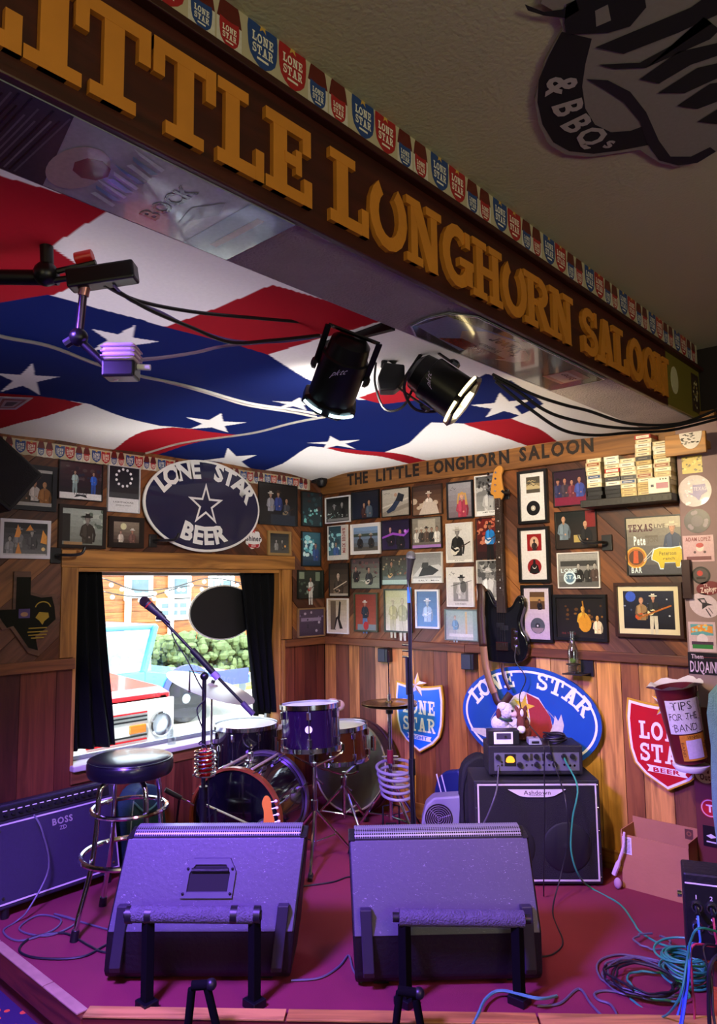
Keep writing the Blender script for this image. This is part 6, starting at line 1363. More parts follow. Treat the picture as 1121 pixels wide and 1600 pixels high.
# tom on a chrome stand
tc_ = atd(491, 1102, 4.15); ta_ = (ZU * .995 - RH * .03 + FH * .06).normalized(); t = T('tom_drum', 'dark violet tom with white badge on a chrome stand', 'drum', (tc_.x, tc_.y, 0))
drum(t, .168, .235, ta_, mat('violet_lacquer', '#1c0b2a', .08, var=.3, Coat_Weight=.8), 6, z0=tc_.z - .24)
def stand(label, pos, z, r, feet_r, a0, hub=.3):
    t = T('drum_stand', label, 'drum stand', (pos[0], pos[1], 0), 0, 'chrome drum stands')
    MB().tube([(0, 0, .1), (0, 0, z - .06)], .012, 10).build('tube', M_chrome, t, True); MB().cyl((0, 0, hub), (0, 0, hub + .05), .02).build('collar', M_chrome, t, True)
    for k in range(3):
        a = a0 + k * 2 * PI / 3; u = Vector((math.cos(a), math.sin(a), 0))
        ar = MB().tube([ZU * (z - .08), u * (r * .75) + ZU * (z - .045), u * (r + .01) + ZU * (z - .02), u * (r + .012) + ZU * (z + .02)], .006, 8).build('basket_arm', M_chrome, t, True); MB().tube([u * (r + .012) + ZU * (z - .012), u * (r + .012) + ZU * (z + .024)], .011, 8).build('rubber_grip', M_black, ar, True)
        lg = MB().tube([ZU * hub, u * (feet_r * .95) + ZU * .04, u * feet_r + ZU * .02], .009, 8).build('leg', M_chrome, t, True); MB().tube([ZU * .12, u * (feet_r * .55) + ZU * .14], .005, 6).build('brace', M_chrome, lg, True); MB().bar(u * (feet_r * .9) + ZU * .03, u * (feet_r * 1.08) + ZU * .014, .026, .026).build('rubber_foot', M_black, lg, bevel=.004)
    MB().tube([RH * .0 + ZU * (z - .14), RH * .05 - FH * .03 + ZU * (z - .17)], .006, 8).build('wing_bolt', M_chrome, t, True)
stand('chrome stand carrying the violet tom', tc_, tc_.z - .262, .17, .24, R_(-50))
# walnut snare on stand
wc = atd(537, 1134, 4.62); t = T('snare_drum', 'walnut coloured snare drum behind the violet tom', 'drum', (wc.x, wc.y, 0)); drum(t, .178, .2, (ZU * .99 - RH * .05).normalized(), M_wshell, 8, z0=wc.z - .2)
MB().bar(RH * .19 + ZU * (wc.z - .15) - FH * .03, RH * .19 + ZU * (wc.z - .06) - FH * .03, .02, .03).build('strainer', M_chrome, t, bevel=.003)
stand('chrome stand carrying the walnut snare drum', wc, wc.z - .225, .18, .26, R_(-20))
q = MB(); hp = atd(520, 1101, 4.62)
random.seed(4); q.ball(hp, (.055, .05, .04)).ball(hp + RH * .04 - ZU * .005, (.04, .04, .035)).ball(hp - RH * .03 - ZU * .01, (.045, .04, .025)); solo(q, 'crumpled_hat', mat('beige_cloth', '#b89a84', .9, bump=.5), 'beige crumpled hat lying on the walnut snare drum', 'hat', None, True)
# round silver case leaning on the wall
rc = atd(556, 1192, 4.98); na = (-FH * .8 - RH * .55 + ZU * .16).normalized(); t = T('round_drum_case', 'large round silver faced drum case leaning on the wall', 'drum case', (rc.x, min(rc.y, -.26), .005)); o_ = Vector((0, 0, .325))
MB().lathe([(.3, 0), (.31, .02), (.31, .13), (.3, .15)], o_ - na * .12, na, 48).build('leather_side', mat('brown_hide', '#4a2c20', .55, var=.3, bump=.4), t, True)
MB().lathe([(0, .012), (.2, .006), (.285, 0), (.292, -.008)], o_ + na * .03, na, 48).build('silver_face', mat('crinkled_silver', '#8f8c80', .3, .85, var=.3, scale=5, bump=.8, bscale=9), t, True)
MB().torus(o_ + na * .03, na, .292, .007, 48, 6).build('face_rim', mat('pale_rope', '#b8a890', .6), t, True); MB().torus(o_ - na * .05, na, .312, .008, 48, 6).build('strap', M_strap, t, True)
# cymbals
M_brass = mat('cymbal_brass', '#a8935a', .25, .95, var=.15, scale=6); M_pale = mat('pale_cymbal', '#c9c4b2', .35, .45, var=.1)
CYM = [(.012, .018), (.028, .016), (.036, .006), (.08, .002), (.2, -.006), (.252, -.012), (.252, -.0135), (.2, -.0078), (.08, 0), (.034, .0035), (.012, .0155)]
cc = atd(331, 1071, 4.5); cn = (RT * math.sin(R_(19)) + UP * math.cos(R_(19)) + FW * .07).normalized()
t = T('crash_cymbal', 'large pale cymbal tilted in front of the window', 'cymbal', cc)
MB().lathe([(r * 1.14, z) for r, z in CYM], (0, 0, 0), cn, 56).build('plate', M_pale, t, True); MB().cyl((0, 0, 0), cn * .035, .014, .012, 12).build('felt', M_black, t, True)
sp = cc - ZU * cc.z; t = T('cymbal_stand', 'chrome stand under the large pale cymbal', 'cymbal stand', sp)
MB().tube([(0, 0, .1), (0, 0, .6)], .012, 10).build('lower_tube', M_chrome, t, True); MB().tube([(0, 0, .58), (0, 0, cc.z - .06)], .008, 10).build('upper_tube', M_chrome, t, True); MB().tube([ZU * (cc.z - .07), ZU * (cc.z - .012) + cn * -.002], .006, 8).build('tilter', M_black, t, True); tripod(t, (0, 0), .14, .3, M_chrome, 3, .9)
# hi-hat
hp = onz(612, 1312); t = T('hi_hat', 'hi-hat stand with brass cymbals and foot pedal', 'hi-hat', (hp.x, hp.y, 0)); hz = atd(606, 1103, depth(hp)).z
MB().tube([(0, 0, .12), (0, 0, hz - .06)], .013, 12).build('lower_tube', M_chrome, t, True); MB().tube([(0, 0, hz - .06), (0, 0, atd(610, 1020, depth(hp)).z)], .004, 8).build('pull_rod', M_chrome, t, True)
for s, z in ((1, hz + .006), (-1, hz - .004)): MB().lathe([(r * .7, zz * s * .9) for r, zz in CYM], (0, 0, z), (0.02 * s, 0, 1), 48).build('cymbal', M_brass, t, True)
MB().cyl((0, 0, hz + .02), (0, 0, hz + .06), .011, .009).build('clutch', M_chrome, t, True); MB().cyl((0, 0, hz - .06), (0, 0, hz - .012), .022, .026).build('cup', M_black, t, True); MB().tube([(0, 0, .46), (0, 0, .54)], .02, 12).build('collar', mat('wine_collar', '#6a1428', .4), t, True)
MB().tube([RH * -.05 + ZU * .5, RH * .05 + ZU * .5], .006, 8).build('wing_bolt', M_chrome, t, True)
for a in (R_(195), R_(-10), R_(80)):
    u = Vector((math.cos(a), math.sin(a), 0)); lg = MB().tube([ZU * .36, u * .24 + ZU * .04, u * .25 + ZU * .02], .009, 8).build('leg', M_chrome, t, True); MB().bar(u * .22 + ZU * .03, u * .275 + ZU * .014, .024, .024).build('rubber_foot', M_black, lg, bevel=.003); MB().tube([ZU * .14, u * .17 + ZU * .14], .006, 6).build('brace', M_chrome, lg, True)
for s in (-1, 1): MB().tube([RH * (s * .05) + ZU * .02, RH * (s * .05) + ZU * .2, ZU * .21], .006, 8).build('pedal_frame', M_black, t, True)
q = MB().prism([(-.04, 0), (.04, 0), (.034, .26), (-.034, .26)], 0, .012); q.map(lambda v: Vector((v.x, 0, 0)).x * RH - FH * (.24 - v.z) + ZU * (.012 + v.z * .28 + v.y)); q.build('pedal_plate', M_steel, t, bevel=.003)
# coil of cable looped round the hi-hat stand
q = []
for i in range(5 * 24 + 1):
    a = i * 2 * PI / 24; k = i / 120; q.append(Vector((hp.x, hp.y, 0)) - FH * .03 + RH * (.016 + .02 * k) + (RH * math.cos(a) + FH * math.sin(a)) * (.105 - .018 * k) + ZU * (.46 - .19 * k + .012 * math.sin(a)))
solo(MB().tube(q, .0095, 8), 'cable_coil', mat('lilac_cable', '#8a8298', .4), 'loops of thick grey cable hung round the hi-hat stand', 'cable', None, True)
# coiled drink holder with red can on the boom stand
o_ = atd(321, 1186, 3.52); q = []
for i in range(6 * 20 + 1): a = i * 2 * PI / 20; q.append(o_ + Vector((.05 * math.cos(a), .05 * math.sin(a), -.07 + .115 * i / 120)))
cp = MB().tube(q, .0045, 7); cp.tube([o_ + Vector((0, 0, -.07)) - RH * .05, o_ - RH * .035 - FH * .11 + ZU * -.05], .005, 6); cp.lathe([(0, -.078), (.05, -.078), (.05, -.072), (0, -.072)], o_, (0, 0, 1), 20); solo(cp, 'drink_holder', M_chrome, 'coiled wire drink holder clamped beside the boom stand', 'cup holder', None, True)
t = T('drink_can', 'red drink can standing in the coiled wire holder', 'can', o_ - ZU * .072)
MB().lathe([(0, 0), (.025, 0), (.033, .01), (.033, .105), (.027, .117), (.026, .119), (0, .117)], n=24).build('can_body', mat('red_can', '#c01c20', .25, .4), t, True); MB().lathe([(.0262, .117), (.028, .12), (.0262, .1215), (.024, .119)], n=24).build('can_rim', M_chrome, t, True)
# small kick microphone on a low stand
km = atd(412, 1290, 3.72); kb = onz(345, 1400); t = T('kick_microphone', 'round black microphone on a low silver arm before the kick drum', 'microphone', (km.x, km.y, km.z - .03)); O = Vector(t.location)
MB().lathe([(0, -.03), (.02, -.03), (.033, -.01), (.033, .02), (.02, .032), (0, .034)], km - O, (-FH + RH * .3), 24).build('head', M_mb, t, True); MB().tube([km - O - RH * .02, km - O - RH * .06 + ZU * .005], .012, 10).build('neck', M_black, t, True)
t = T('low_mic_stand', 'low silver armed microphone stand hidden behind the left monitor', 'microphone stand', (kb.x, kb.y, 0)); O = Vector(t.location)
MB().tube([km - RH * .06 - O, atd(322, 1258, 3.74) - O], .007, 8).build('arm', M_chrome, t, True); MB().tube([Vector((0, 0, .02)), atd(336, 1264, 3.73) - O], .009, 8).build('tube', M_stand, t, True); MB().lathe([(0, 0), (.11, 0), (.11, .012), (.02, .025), (0, .025)], n=28).build('round_base', M_stand, t, True)
p0, p1 = atd(258, 1234, 3.9), atd(303, 1258, 3.95); t = T('drum_mic_arm', 'short black tube pointing at the kick drum from the left', 'microphone', (p0.x, p0.y, p0.z - .05)); O = Vector(t.location)
MB().tube([p0 - O, p0.lerp(p1, .55) - O], .013, 10).build('tube', M_mb, t, True); MB().tube([p0.lerp(p1, .5) - O, p1 - O], .006, 8).build('rod', M_chrome, t, True); pb = onz(268, 1352); MB().tube([p0.lerp(p1, .5) - O, Vector((pb.x, pb.y, .0)) - O], .006, 8).build('leg', M_stand, t, True)
# guitar leaning behind the left monitor: only its headstock shows
d0 = 3.62; gt = atd(415, 1243, d0); gb = atd(427, 1330, d0 - .06); ga = (gt - gb).normalized(); gs = ga.cross(FH).normalized(); gs = gs if gs.dot(RH) > 0 else -gs; gn = gs.cross(ga); gn = gn if gn.dot(FH) < 0 else -gn
gl_ = gt - ga * .72; t = T('electric_guitar', 'electric guitar with orange maple headstock leaning behind the left monitor', 'guitar', (gl_.x, gl_.y, 0)); O = Vector(t.location)
gd = (gt - ga * .18); tail = Vector((gd.x, gd.y, 0)) - FH * .2; tail.z = .06
GH = [(-.02, -.19), (-.028, -.165), (-.034, -.15), (-.018, -.08), (-.022, -.035), (-.006, -.004), (.014, -.006), (.024, -.03), (.022, -.07), (.028, -.13), (.022, -.165), (.02, -.19)]
q = MB().prism(cl(GH, 3), -.007, .007); q.map(lambda v: gt - O + gs * v.x + ga * v.z - gn * v.y); hd = q.build('headstock', mat('orange_maple', '#d07c2a', .3, var=.12, Coat_Weight=.3), t)
for k in range(4):
    z = -.035 - k * .032; c = gt - O + gs * .03 + ga * z; MB().tube([c - gs * .012, c + gs * .012], .003, 6).ball(c + gs * .018, (.009, .009, .007), 10, 7).build('tuner_key', mat('pearl', '#e4e0e4', .2), hd, True)
n0 = gt - ga * .18 - O; n1 = tail - O + ZU * .12 + FH * .1; MB().tube([n0, n0 - ga * .05, n1], [.02, .021, .027], 12).build('neck', MATS['orange_maple'], t, True)
q = MB().prism([(x * .9, z * .8) for x, z in cl(BO)], -.02, .02); bdv = (n1 - (tail - O)).normalized(); sx_ = bdv.cross(FH).normalized(); q.map(lambda v: tail - O + Vector((0, 0, .02)) - RH * v.x + (FH * .95 + ZU * .2).normalized() * v.z + ZU * v.y); q.build('body', M_body, t, bevel=.006)

# ================================================================ FLOOR MONITORS AND PADDED RAILS
def scuffed(name, col):
    M = mat(name, col, .5, var=.12, scale=4, bump=.15, bscale=60); t = M.node_tree; b = t.nodes['Principled BSDF']
    tc = t.nodes.new('ShaderNodeTexCoord'); mp = t.nodes.new('ShaderNodeMapping'); mp.inputs['Scale'].default_value = (9, 3, 22); mp.inputs['Rotation'].default_value = (0, .6, 0); t.links.new(tc.outputs['Object'], mp.inputs['Vector'])
    n = t.nodes.new('ShaderNodeTexNoise'); n.inputs['Scale'].default_value = 3.5; n.inputs['Detail'].default_value = 12; n.inputs['Roughness'].default_value = .75; n.inputs['Distortion'].default_value = 2.5; t.links.new(mp.outputs[0], n.inputs['Vector'])
    cr = t.nodes.new('ShaderNodeValToRGB'); e = cr.color_ramp.elements; e[0].position = .60; e[0].color = (0, 0, 0, 1); e[1].position = .68; e[1].color = (1, 1, 1, 1); t.links.new(n.outputs['Fac'], cr.inputs['Fac'])
    old = b.inputs['Base Color'].links[0].from_socket; mx = t.nodes.new('ShaderNodeMix'); mx.data_type = 'RGBA'; mx.inputs['B'].default_value = (*lin('#b8b4bc'), 1); t.links.new(cr.outputs['Color'], mx.inputs['Factor']); t.links.new(old, mx.inputs['A']); t.links.new(mx.outputs['Result'], b.inputs['Base Color']); return M
M_mon = scuffed('scuffed_grey_paint', '#4e4c58'); M_mond = mat('monitor_black', '#0b0a0e', .55, var=.3, bump=.3)
def perf():
    M = mat('perforated_steel', '#8a8a92', .4, .6); t = M.node_tree; b = t.nodes['Principled BSDF']; tc = t.nodes.new('ShaderNodeTexCoord'); v = t.nodes.new('ShaderNodeTexVoronoi'); v.inputs['Scale'].default_value = 110; v.inputs['Randomness'].default_value = 0; t.links.new(tc.outputs['Object'], v.inputs['Vector'])
    cr = t.nodes.new('ShaderNodeValToRGB'); cr.color_ramp.interpolation = 'CONSTANT'; e = cr.color_ramp.elements; e[0].color = (.004, .004, .006, 1); e[1].position = .42; e[1].color = (*lin('#9a98a4'), 1); t.links.new(v.outputs['Distance'], cr.inputs['Fac']); t.links.new(cr.outputs['Color'], b.inputs['Base Color']); return M
M_perf = perf()
def monitor(label, base, rz, w, lean, handle, h=.52):
    """wedge seen from behind; local -y towards the audience"""
    t = T('stage_monitor', label, 'stage monitor', base, rz, 'wedge monitors on the stage edge')
    def sec(pts, x0, x1, name, M, bev=.008):
        q = MB().prism(pts, x0, x1); q.map(lambda v: (v.y + lean * (v.z - .2), v.x, v.z)); return q.build(name, M, t, bevel=bev)
    prof = [(.06, .0), (.31, .0), (.355, .08), (.19, h + .015), (.11, h), (.0, .2), (.03, .03)]
    sec(prof, -w / 2, w / 2, 'cabinet', M_mond, .012)
    sec([(-.004, .2), (.006, .2), (.114, h - .004), (.104, h - .002)], -w / 2 + .008, w / 2 - .008, 'back_panel', M_mon, .003)
    q = [(.116, h + .004), (.13, h + .02), (.16, h + .03), (.195, h + .032)]; n = 10
    for i in range(1, n + 1):
        k = i / n; q.append((.2 + .17 * k + .02 * math.sin(PI * k), h + .03 - (h - .08) * k))
    sec(q + [(.345, .09), (.15, h - .03)], -w / 2 + .025, w / 2 - .025, 'grille', M_perf, .004)
    for s in (-1, 1): sec([(.1, h + .001), (.2, h + .018), (.385, .09), (.345, .07), (.15, h - .05)], s * (w / 2 - .013) - .013, s * (w / 2 - .013) + .013, 'end_cap', M_mond, .004)
    if handle:
        def on(x, z, o=-.004): k = (z - .2) / (h - .2); return Vector((x + lean * (z - .2), .004 + .106 * k + o, z))
        zc_, zl = .405, .335
        P = [(-.105, zl - .02), (.105, zl - .02), (.105, zc_), (.075, zc_ + .045), (-.075, zc_ + .045), (-.105, zc_)]; Q = [(-.082, zl), (.082, zl), (.082, zc_ - .005), (.062, zc_ + .025), (-.062, zc_ + .025), (-.082, zc_ - .005)]
        m_ = MB()
        for i in range(6): m_.add([on(*P[i - 1], -.018), on(*P[i], -.018), on(*Q[i], -.018), on(*Q[i - 1], -.018), on(*P[i - 1]), on(*P[i]), on(*Q[i], -.0095), on(*Q[i - 1], -.0095)], [(0, 1, 2, 3), (0, 4, 5, 1), (3, 2, 6, 7)])
        hp_ = m_.build('handle_plate', mat('handle_grey', '#4c4a58', .5), t)
        MB().add([on(*q_, -.0102) for q_ in Q], [tuple(range(6))]).build('handle_recess', mat('recess_black', '#050508', .8), hp_)
        MB().tube([on(-.075, zl + .075, -.016), on(.075, zl + .075, -.016)], .009, 8).build('grip', M_mond, hp_, True)
        for x, z in ((-.095, zl - .005), (.095, zl - .005), (-.09, zc_ + .01), (.09, zc_ + .01)): MB().ball(on(x, z, -.019), .006, 8, 5).build('screw', M_steel, hp_)
    for s in (-1, 1): sec([(-.012, .3), (.02, .3), (.02, .06), (.0, .045), (-.014, .07)], s * (w / 2 - .055) - .022, s * (w / 2 - .055) + .022, 'corner_bracket', mat('bracket_grey', '#2c2a34', .45), .004)
    for s in (-1, 1): MB().b2((s * w * .36 - .03 - lean * .2, .08, -.014), (s * w * .36 + .03 - lean * .2, .16, .004)).build('foot', M_black, t)
    MB().b2((-w * .3, .1, -.014), (-w * .12, .3, .002)).build('stand_socket', M_black, t)
    return t
b0 = onz(312, 1546); monitor('left wedge monitor with scuffed back and recessed handle', (b0.x, b0.y, .014), YAW - .02, .745, .12, True)
b0 = onz(702, 1552); monitor('right wedge monitor with plain scuffed violet lit back', (b0.x, b0.y, .014), YAW + .02, .735, -.04, False)
M_rail = mat('matt_black_rail', '#060608', .9, Specular_IOR_Level=.1)
M_foam = mat('grey_foam', '#5a5864', .95, var=.4, scale=40, bump=1.2, bscale=140)
def pad_rail(label, l, r, dd, posts, rings, rz_px=0):
    a, b = atd(*l, dd), atd(*r, dd); mid = (a + b) / 2; t = T('padded_rail', label, 'rail', (mid.x, mid.y, 0), 0, 'foam padded rails before the monitors'); O = Vector((mid.x, mid.y, 0)); d_ = (b - a).normalized()
    MB().tube([a - O + d_ * .02, b - O - d_ * .02], .03, 20).build('foam_sleeve', M_foam, t, True)
    MB().tube([a - O - d_ * .005, b - O + d_ * .005], .017, 12).build('core_tube', M_black, t, True)
    for px in rings: c = atd(px, (l[1] + r[1]) / 2, dd) - O; MB().tube([c - d_ * .012, c + d_ * .012], .0315, 20).build('tape_ring', M_black, t, True)
    for px in posts:
        c = atd(px, (l[1] + r[1]) / 2, dd) - O; e = Vector((c.x, c.y, .02)) ; MB().bar(c - ZU * .02, e, .036, .036).build('post', M_rail, t, bevel=.003); MB().b2((e.x - .035, e.y - .03, 0.0), (e.x + .035, e.y + .03, .03)).build('foot_plate', M_steel, t, bevel=.003)
pad_rail('foam padded black rail with tape rings before the left monitor', (197, 1428), (407, 1430), 2.72, (232, 398), (203, 233, 366, 402))
pad_rail('foam padded black rail without rings before the right monitor', (616, 1433), (827, 1436), 2.72, (632, 808), ())

# ================================================================ RIGHT SIDE: BOX, BUCKET, STAGE BOX
t = T('cardboard_box', 'open brown cardboard box with a white label beside the post', 'box', (2.545, -.135, 0), 0); M_card = mat('cardboard', '#a8714e', .8, var=.1, scale=10, bump=.1); M_card2 = mat('cardboard_inside', '#8c5c3e', .85)
bw_, bd2, bh_ = .168, .085, .285
for lo, hi, nm in (((-bw_, -bd2, 0), (bw_, -bd2 + .005, bh_ - .02), 'front_wall'), ((-bw_, bd2 - .005, 0), (bw_, bd2, bh_ + .03), 'back_wall'), ((-bw_, -bd2 + .005, 0), (-bw_ + .005, bd2 - .005, bh_), 'side_wall'), ((bw_ - .005, -bd2 + .005, 0), (bw_, bd2 - .005, bh_), 'side_wall'), ((-bw_ + .005, -bd2 + .005, 0), (bw_ - .005, bd2 - .005, .005), 'bottom')): MB().b2(lo, hi).build(nm, M_card, t)
q = MB(); q.b2((-bw_ + .008, -bd2 - .001, bh_ - .115), (-bw_ + .055, -bd2 + .0002, bh_ - .03)); q.c = ['#d8cfe0'] * 6
for i in range(10): q.flat(_rc(-bw_ + .014, bh_ - .108 + i * .0072, -bw_ + .048, bh_ - .105 + i * .0072), -bd2 - .0014, 0, '#5a4a6a')
q.build('paper_label', M_print, t)
q = MB(); q.flat(_rc(.1, bh_ - .03, .14, bh_ + .02), bd2 - .0055, 0, '#5a3a30'); q.ring(.12, bh_ - .002, .012, .012, .005, bd2 - .006, 0, '#8c5c3e'); q.build('recycling_mark', M_print, t)
q = MB().tube(smooth_path([ony(976, 1300, -.24), ony(974, 1325, -.25), ony(968, 1345, -.25), ony(960, 1366, -.25)], 5), [.006] * 6 + [.008] * 5 + [.013] * 5, 8); solo(q, 'fabric_strap', mat('pale_ribbon', '#d4b8c8', .7), 'pale ribbon hanging off the left side of the cardboard box', 'strap', None, True)
p = onz(966, 1380, .03); solo(MB().ball(p, (.02, .016, .028)), 'foam_scrap', mat('pink_foam', '#b08a9c', .9), 'small pinkish foam scrap lying beside the cardboard box', 'scrap', None, True)
# bucket of tips on a little shelf fixed to the post
bc = ony(1066, 1193, -.24); t = T('bucket_shelf', 'small white round shelf fixed to the post under the tip bucket', 'shelf', (bc.x + .03, -.2, bc.z - .035), 0)
MB().lathe([(0, 0), (.07, 0), (.085, .02), (.085, .03), (0, .03)], n=28).build('top', M_sw, t, True); MB().b2((-.03, .02, -.02), (.03, .112, .012)).build('bracket', M_steel, t)
ba_ = (ZU * .985 - RH * .16).normalized(); t = T('tip_bucket', 'decorated tip bucket tilted in front of the post, sign reading tips for the band', 'bucket', (bc.x + .03, -.2, bc.z - .004)); x, y, d = frame_of(ba_); O = Vector((0, 0, .016))
MB().lathe([(0, .0), (.075, 0), (.098, .36), (.1, .365), (.094, .365), (.072, .012), (0, .012)], O, ba_, 32).build('bucket_wall', mat('wine_bucket', '#5a1420', .4, var=.3), t, True)
q = MB()
for i in range(33):
    a = 2 * PI * i / 32; r0, r1 = .094, .128 + .012 * math.sin(5 * a); q.v += [tuple(O + ba_ * .362 + (x * math.cos(a) + y * math.sin(a)) * r0), tuple(O + ba_ * (.382 + .008 * math.sin(7 * a)) + (x * math.cos(a) + y * math.sin(a)) * r1)]
for i in range(32): q.f.append((2 * i, 2 * i + 2, 2 * i + 3, 2 * i + 1)); q.m.append(0); q.c.append(None)
q.build('paper_rim', mat('torn_paper', '#cfc8cc', .8, var=.2), t, True)
def wrap(draw, name, M, a_c, z0, z1, w, r=.0):
    """paper wrapped on the bucket: u along the curve, v up"""
    q = draw(); fw_ = (-FH - RH * .1).normalized(); fw_ = (fw_ - ba_ * fw_.dot(ba_)).normalized(); rt = fw_.cross(ba_) * -1; rt = rt if rt.dot(RH) > 0 else -rt
    def f(v):
        R = .078 + .023 * ((v.z) / .36) + .002 - v.y; a = (v.x + a_c) / R; return O + ba_ * v.z + (fw_ * math.cos(a) + rt * math.sin(a)) * R
    q.map(f); return q.build(name, M, t)
def grid_sheet(q, x0, x1, z0, z1, y, c, n=12):
    for i in range(n): q.flat(_rc(x0 + (x1 - x0) * i / n, z0, x0 + (x1 - x0) * (i + 1) / n, z1), y, 0, c)
def s1():
    q = MB(); grid_sheet(q, -.085, .09, .15, .315, 0, '#cfc4d8')
    for zz in (.17, .21, .25, .29): q.flat(ell2(.09, zz, .014, .022, 12), -.0002, 0, '#cfc4d8')
    text(q, 'TIPS', -.01, .288, .042, -.001, 0, '#2a2430', bold=-.008, fit=.1); text(q, 'FOR THE', -.008, .235, .036, -.001, 0, '#2a2430', bold=-.008, fit=.135); text(q, 'BAND', -.005, .182, .038, -.001, 0, '#2a2430', bold=-.008, fit=.11)
    random.seed(1)
    for i in range(14): q.flat(ell2(random.uniform(-.07, .08), random.uniform(.155, .31), .003, .003, 6), -.0012, 0, '#3a3040')
    return q
wrap(s1, 'tips_sign', M_print, -.01, 0, 0, 0)
def s2():
    q = MB(); grid_sheet(q, -.055, .075, .02, .145, -.004, '#c8842c'); text(q, 'VENMO', .01, .134, .016, -.005, 0, '#5a3414', fit=.06); text(q, 'BAND', -.045, .075, .014, -.005, 0, '#5a3414', rot=-PI / 2, fit=.07); text(q, 'TIPS', .065, .075, .014, -.005, 0, '#5a3414', rot=-PI / 2, fit=.06)
    grid_sheet(q, -.03, .048, .03, .12, -.0052, '#c4b4d4', 6); return q
wrap(s2, 'orange_sign', M_print, 0.0, 0, 0, 0)
def s3():
    q = MB(); grid_sheet(q, .085, .15, .1, .33, .0, '#5c9a34', 6); grid_sheet(q, .1, .14, .335, .36, .0, '#b8901c', 4); return q
wrap(s3, 'green_paper', M_print, 0.0, 0, 0, 0)
# denim jacket hanging on a hook at the side of the post
jd = 3.22; jp = atd(1133, 1190, jd); zlo = atd(1124, 1350, jd).z; t = T('denim_jacket', 'faded teal denim jacket hanging at the right edge of the photo', 'jacket', (jp.x, jp.y, zlo)); O = Vector(t.location); zt2 = atd(1124, 1058, jd).z - O.z; M_den = mat('teal_denim', '#5f8286', .85, var=.25, scale=16, bump=.5, bscale=160)
def cloth_tube(name, cs, ws, ds, n=28, fold=.1, ph=0):
    q = []
    for j, (c, w, d) in enumerate(zip(cs, ws, ds)):
        for i in range(n): a = 2 * PI * i / n; rr = 1 + fold * math.sin(6 * a + ph + .7 * j); q.append(c + RH * (w * rr * math.cos(a)) + FH * (d * rr * math.sin(a)))
    k = len(cs); return MB().add(q, [(j * n + i, j * n + (i + 1) % n, (j + 1) * n + (i + 1) % n, (j + 1) * n + i) for j in range(k - 1) for i in range(n)] + [tuple(range(n)), tuple((k - 1) * n + i for i in range(n))]).build(name, M_den, t, True)
hs = [0, .1, .25, .45, .65, .8, .9, .96, 1.0]; cloth_tube('torso', [ZU * (zt2 * h) + RH * .07 for h in hs], [.105, .11, .1, .1, .115, .125, .115, .07, .035], [.05, .055, .05, .05, .055, .055, .05, .045, .03])
cloth_tube('sleeve', [ZU * (zt2 * h) - RH * o + RH * .0 for h, o in ((.12, .025), (.3, .03), (.5, .02), (.68, .005), (.82, -.01), (.9, -.03))], [.03, .035, .038, .042, .045, .03], [.035, .04, .042, .045, .045, .03], 20, .08, 1.0)
MB().torus(ZU * (zt2 * .985) + RH * .07, ZU, .04, .014, 20, 6).build('collar', M_den, t, True)
hk = Vector((2.934, -.05, O.z + zt2 + .03)) - O; MB().tube(smooth_path([hk, hk + Vector((.03, -.05, .03)), ZU * (zt2 + .05) + RH * .07, ZU * (zt2 - .02) + RH * .07], 5), .006, 8).build('hook', M_steel, t, True)
# stage box on a short timber post
sp = atd(1121, 1430, 2.62); RZ = YAW - .36; t = T('timber_stand', 'short red timber stand with orange boards carrying the stage box', 'stand', (sp.x + .03, sp.y + .01, 0), RZ)
W_or = wood('orange_board', ['#a8481c', '#b85a26'], axis='X', knots=False)
MB().b2((-.05, .03, 0), (.2, .12, .2)).build('upright', M_post, t, bevel=.003); MB().b2((-.09, .0, .185), (.22, .14, .2)).build('top_board', W_or, t, bevel=.003); MB().b2((-.06, .0, 0), (.22, .03, .09)).build('base_board', W_or, t, bevel=.003); MB().b2((-.04, -.0, .12), (.06, .03, .15)).build('orange_block', W_or, t, bevel=.003)
sb = T('stage_box', 'black multi-channel stage box with numbered sockets and plugged cables', 'stage box', (sp.x + .03, sp.y + .01, .2), RZ)
MB().b2((-.14, -.03, 0.002), (.24, .11, .3)).build('case', M_mond, sb, bevel=.008); MB().b2((-.136, -.033, .006), (.236, -.029, .265)).build('face_plate', M_black, sb); MB().b2((-.135, -.034, .262), (.235, -.03, .266)).build('white_line', M_sw, sb)
SOCK = []
for r_i, z in enumerate((.185, .115)):
    for c_i in range(4):
        x = -.1 + c_i * .05; MB().lathe([(.019, 0), (.019, -.006), (.014, -.006), (.014, 0)], (x, -.033, z), (0, 1, 0), 18).build('socket', M_chrome, sb, True); SOCK.append(sb.matrix_basis @ Vector((x, -.04, z)))
        q = MB(); text(q, str(r_i * 4 + c_i + 1), x, z + .034, .016, -.0336, bold=.01); q.build('number', M_sw, sb)
MB().cyl((-.145, .03, .2), (-.16, .03, .2), .012).build('side_knob', M_chrome, sb, True)
bpy.context.view_layer.update()
Ms = {'blue': mat('blue_cable', '#2a50c8', .4), 'lblue': mat('sky_cable', '#4a8ad0', .4), 'red': mat('red_cable', '#b03a4c', .4)}
rot = Matrix.Rotation(RZ, 4, 'Z'); ob = Vector(sb.location)
def sk(i): x = -.1 + (i % 4) * .05; z = .185 if i < 4 else .115; return ob + rot @ Vector((x, -.05, z))
tie = atd(1078, 1478, 2.5)
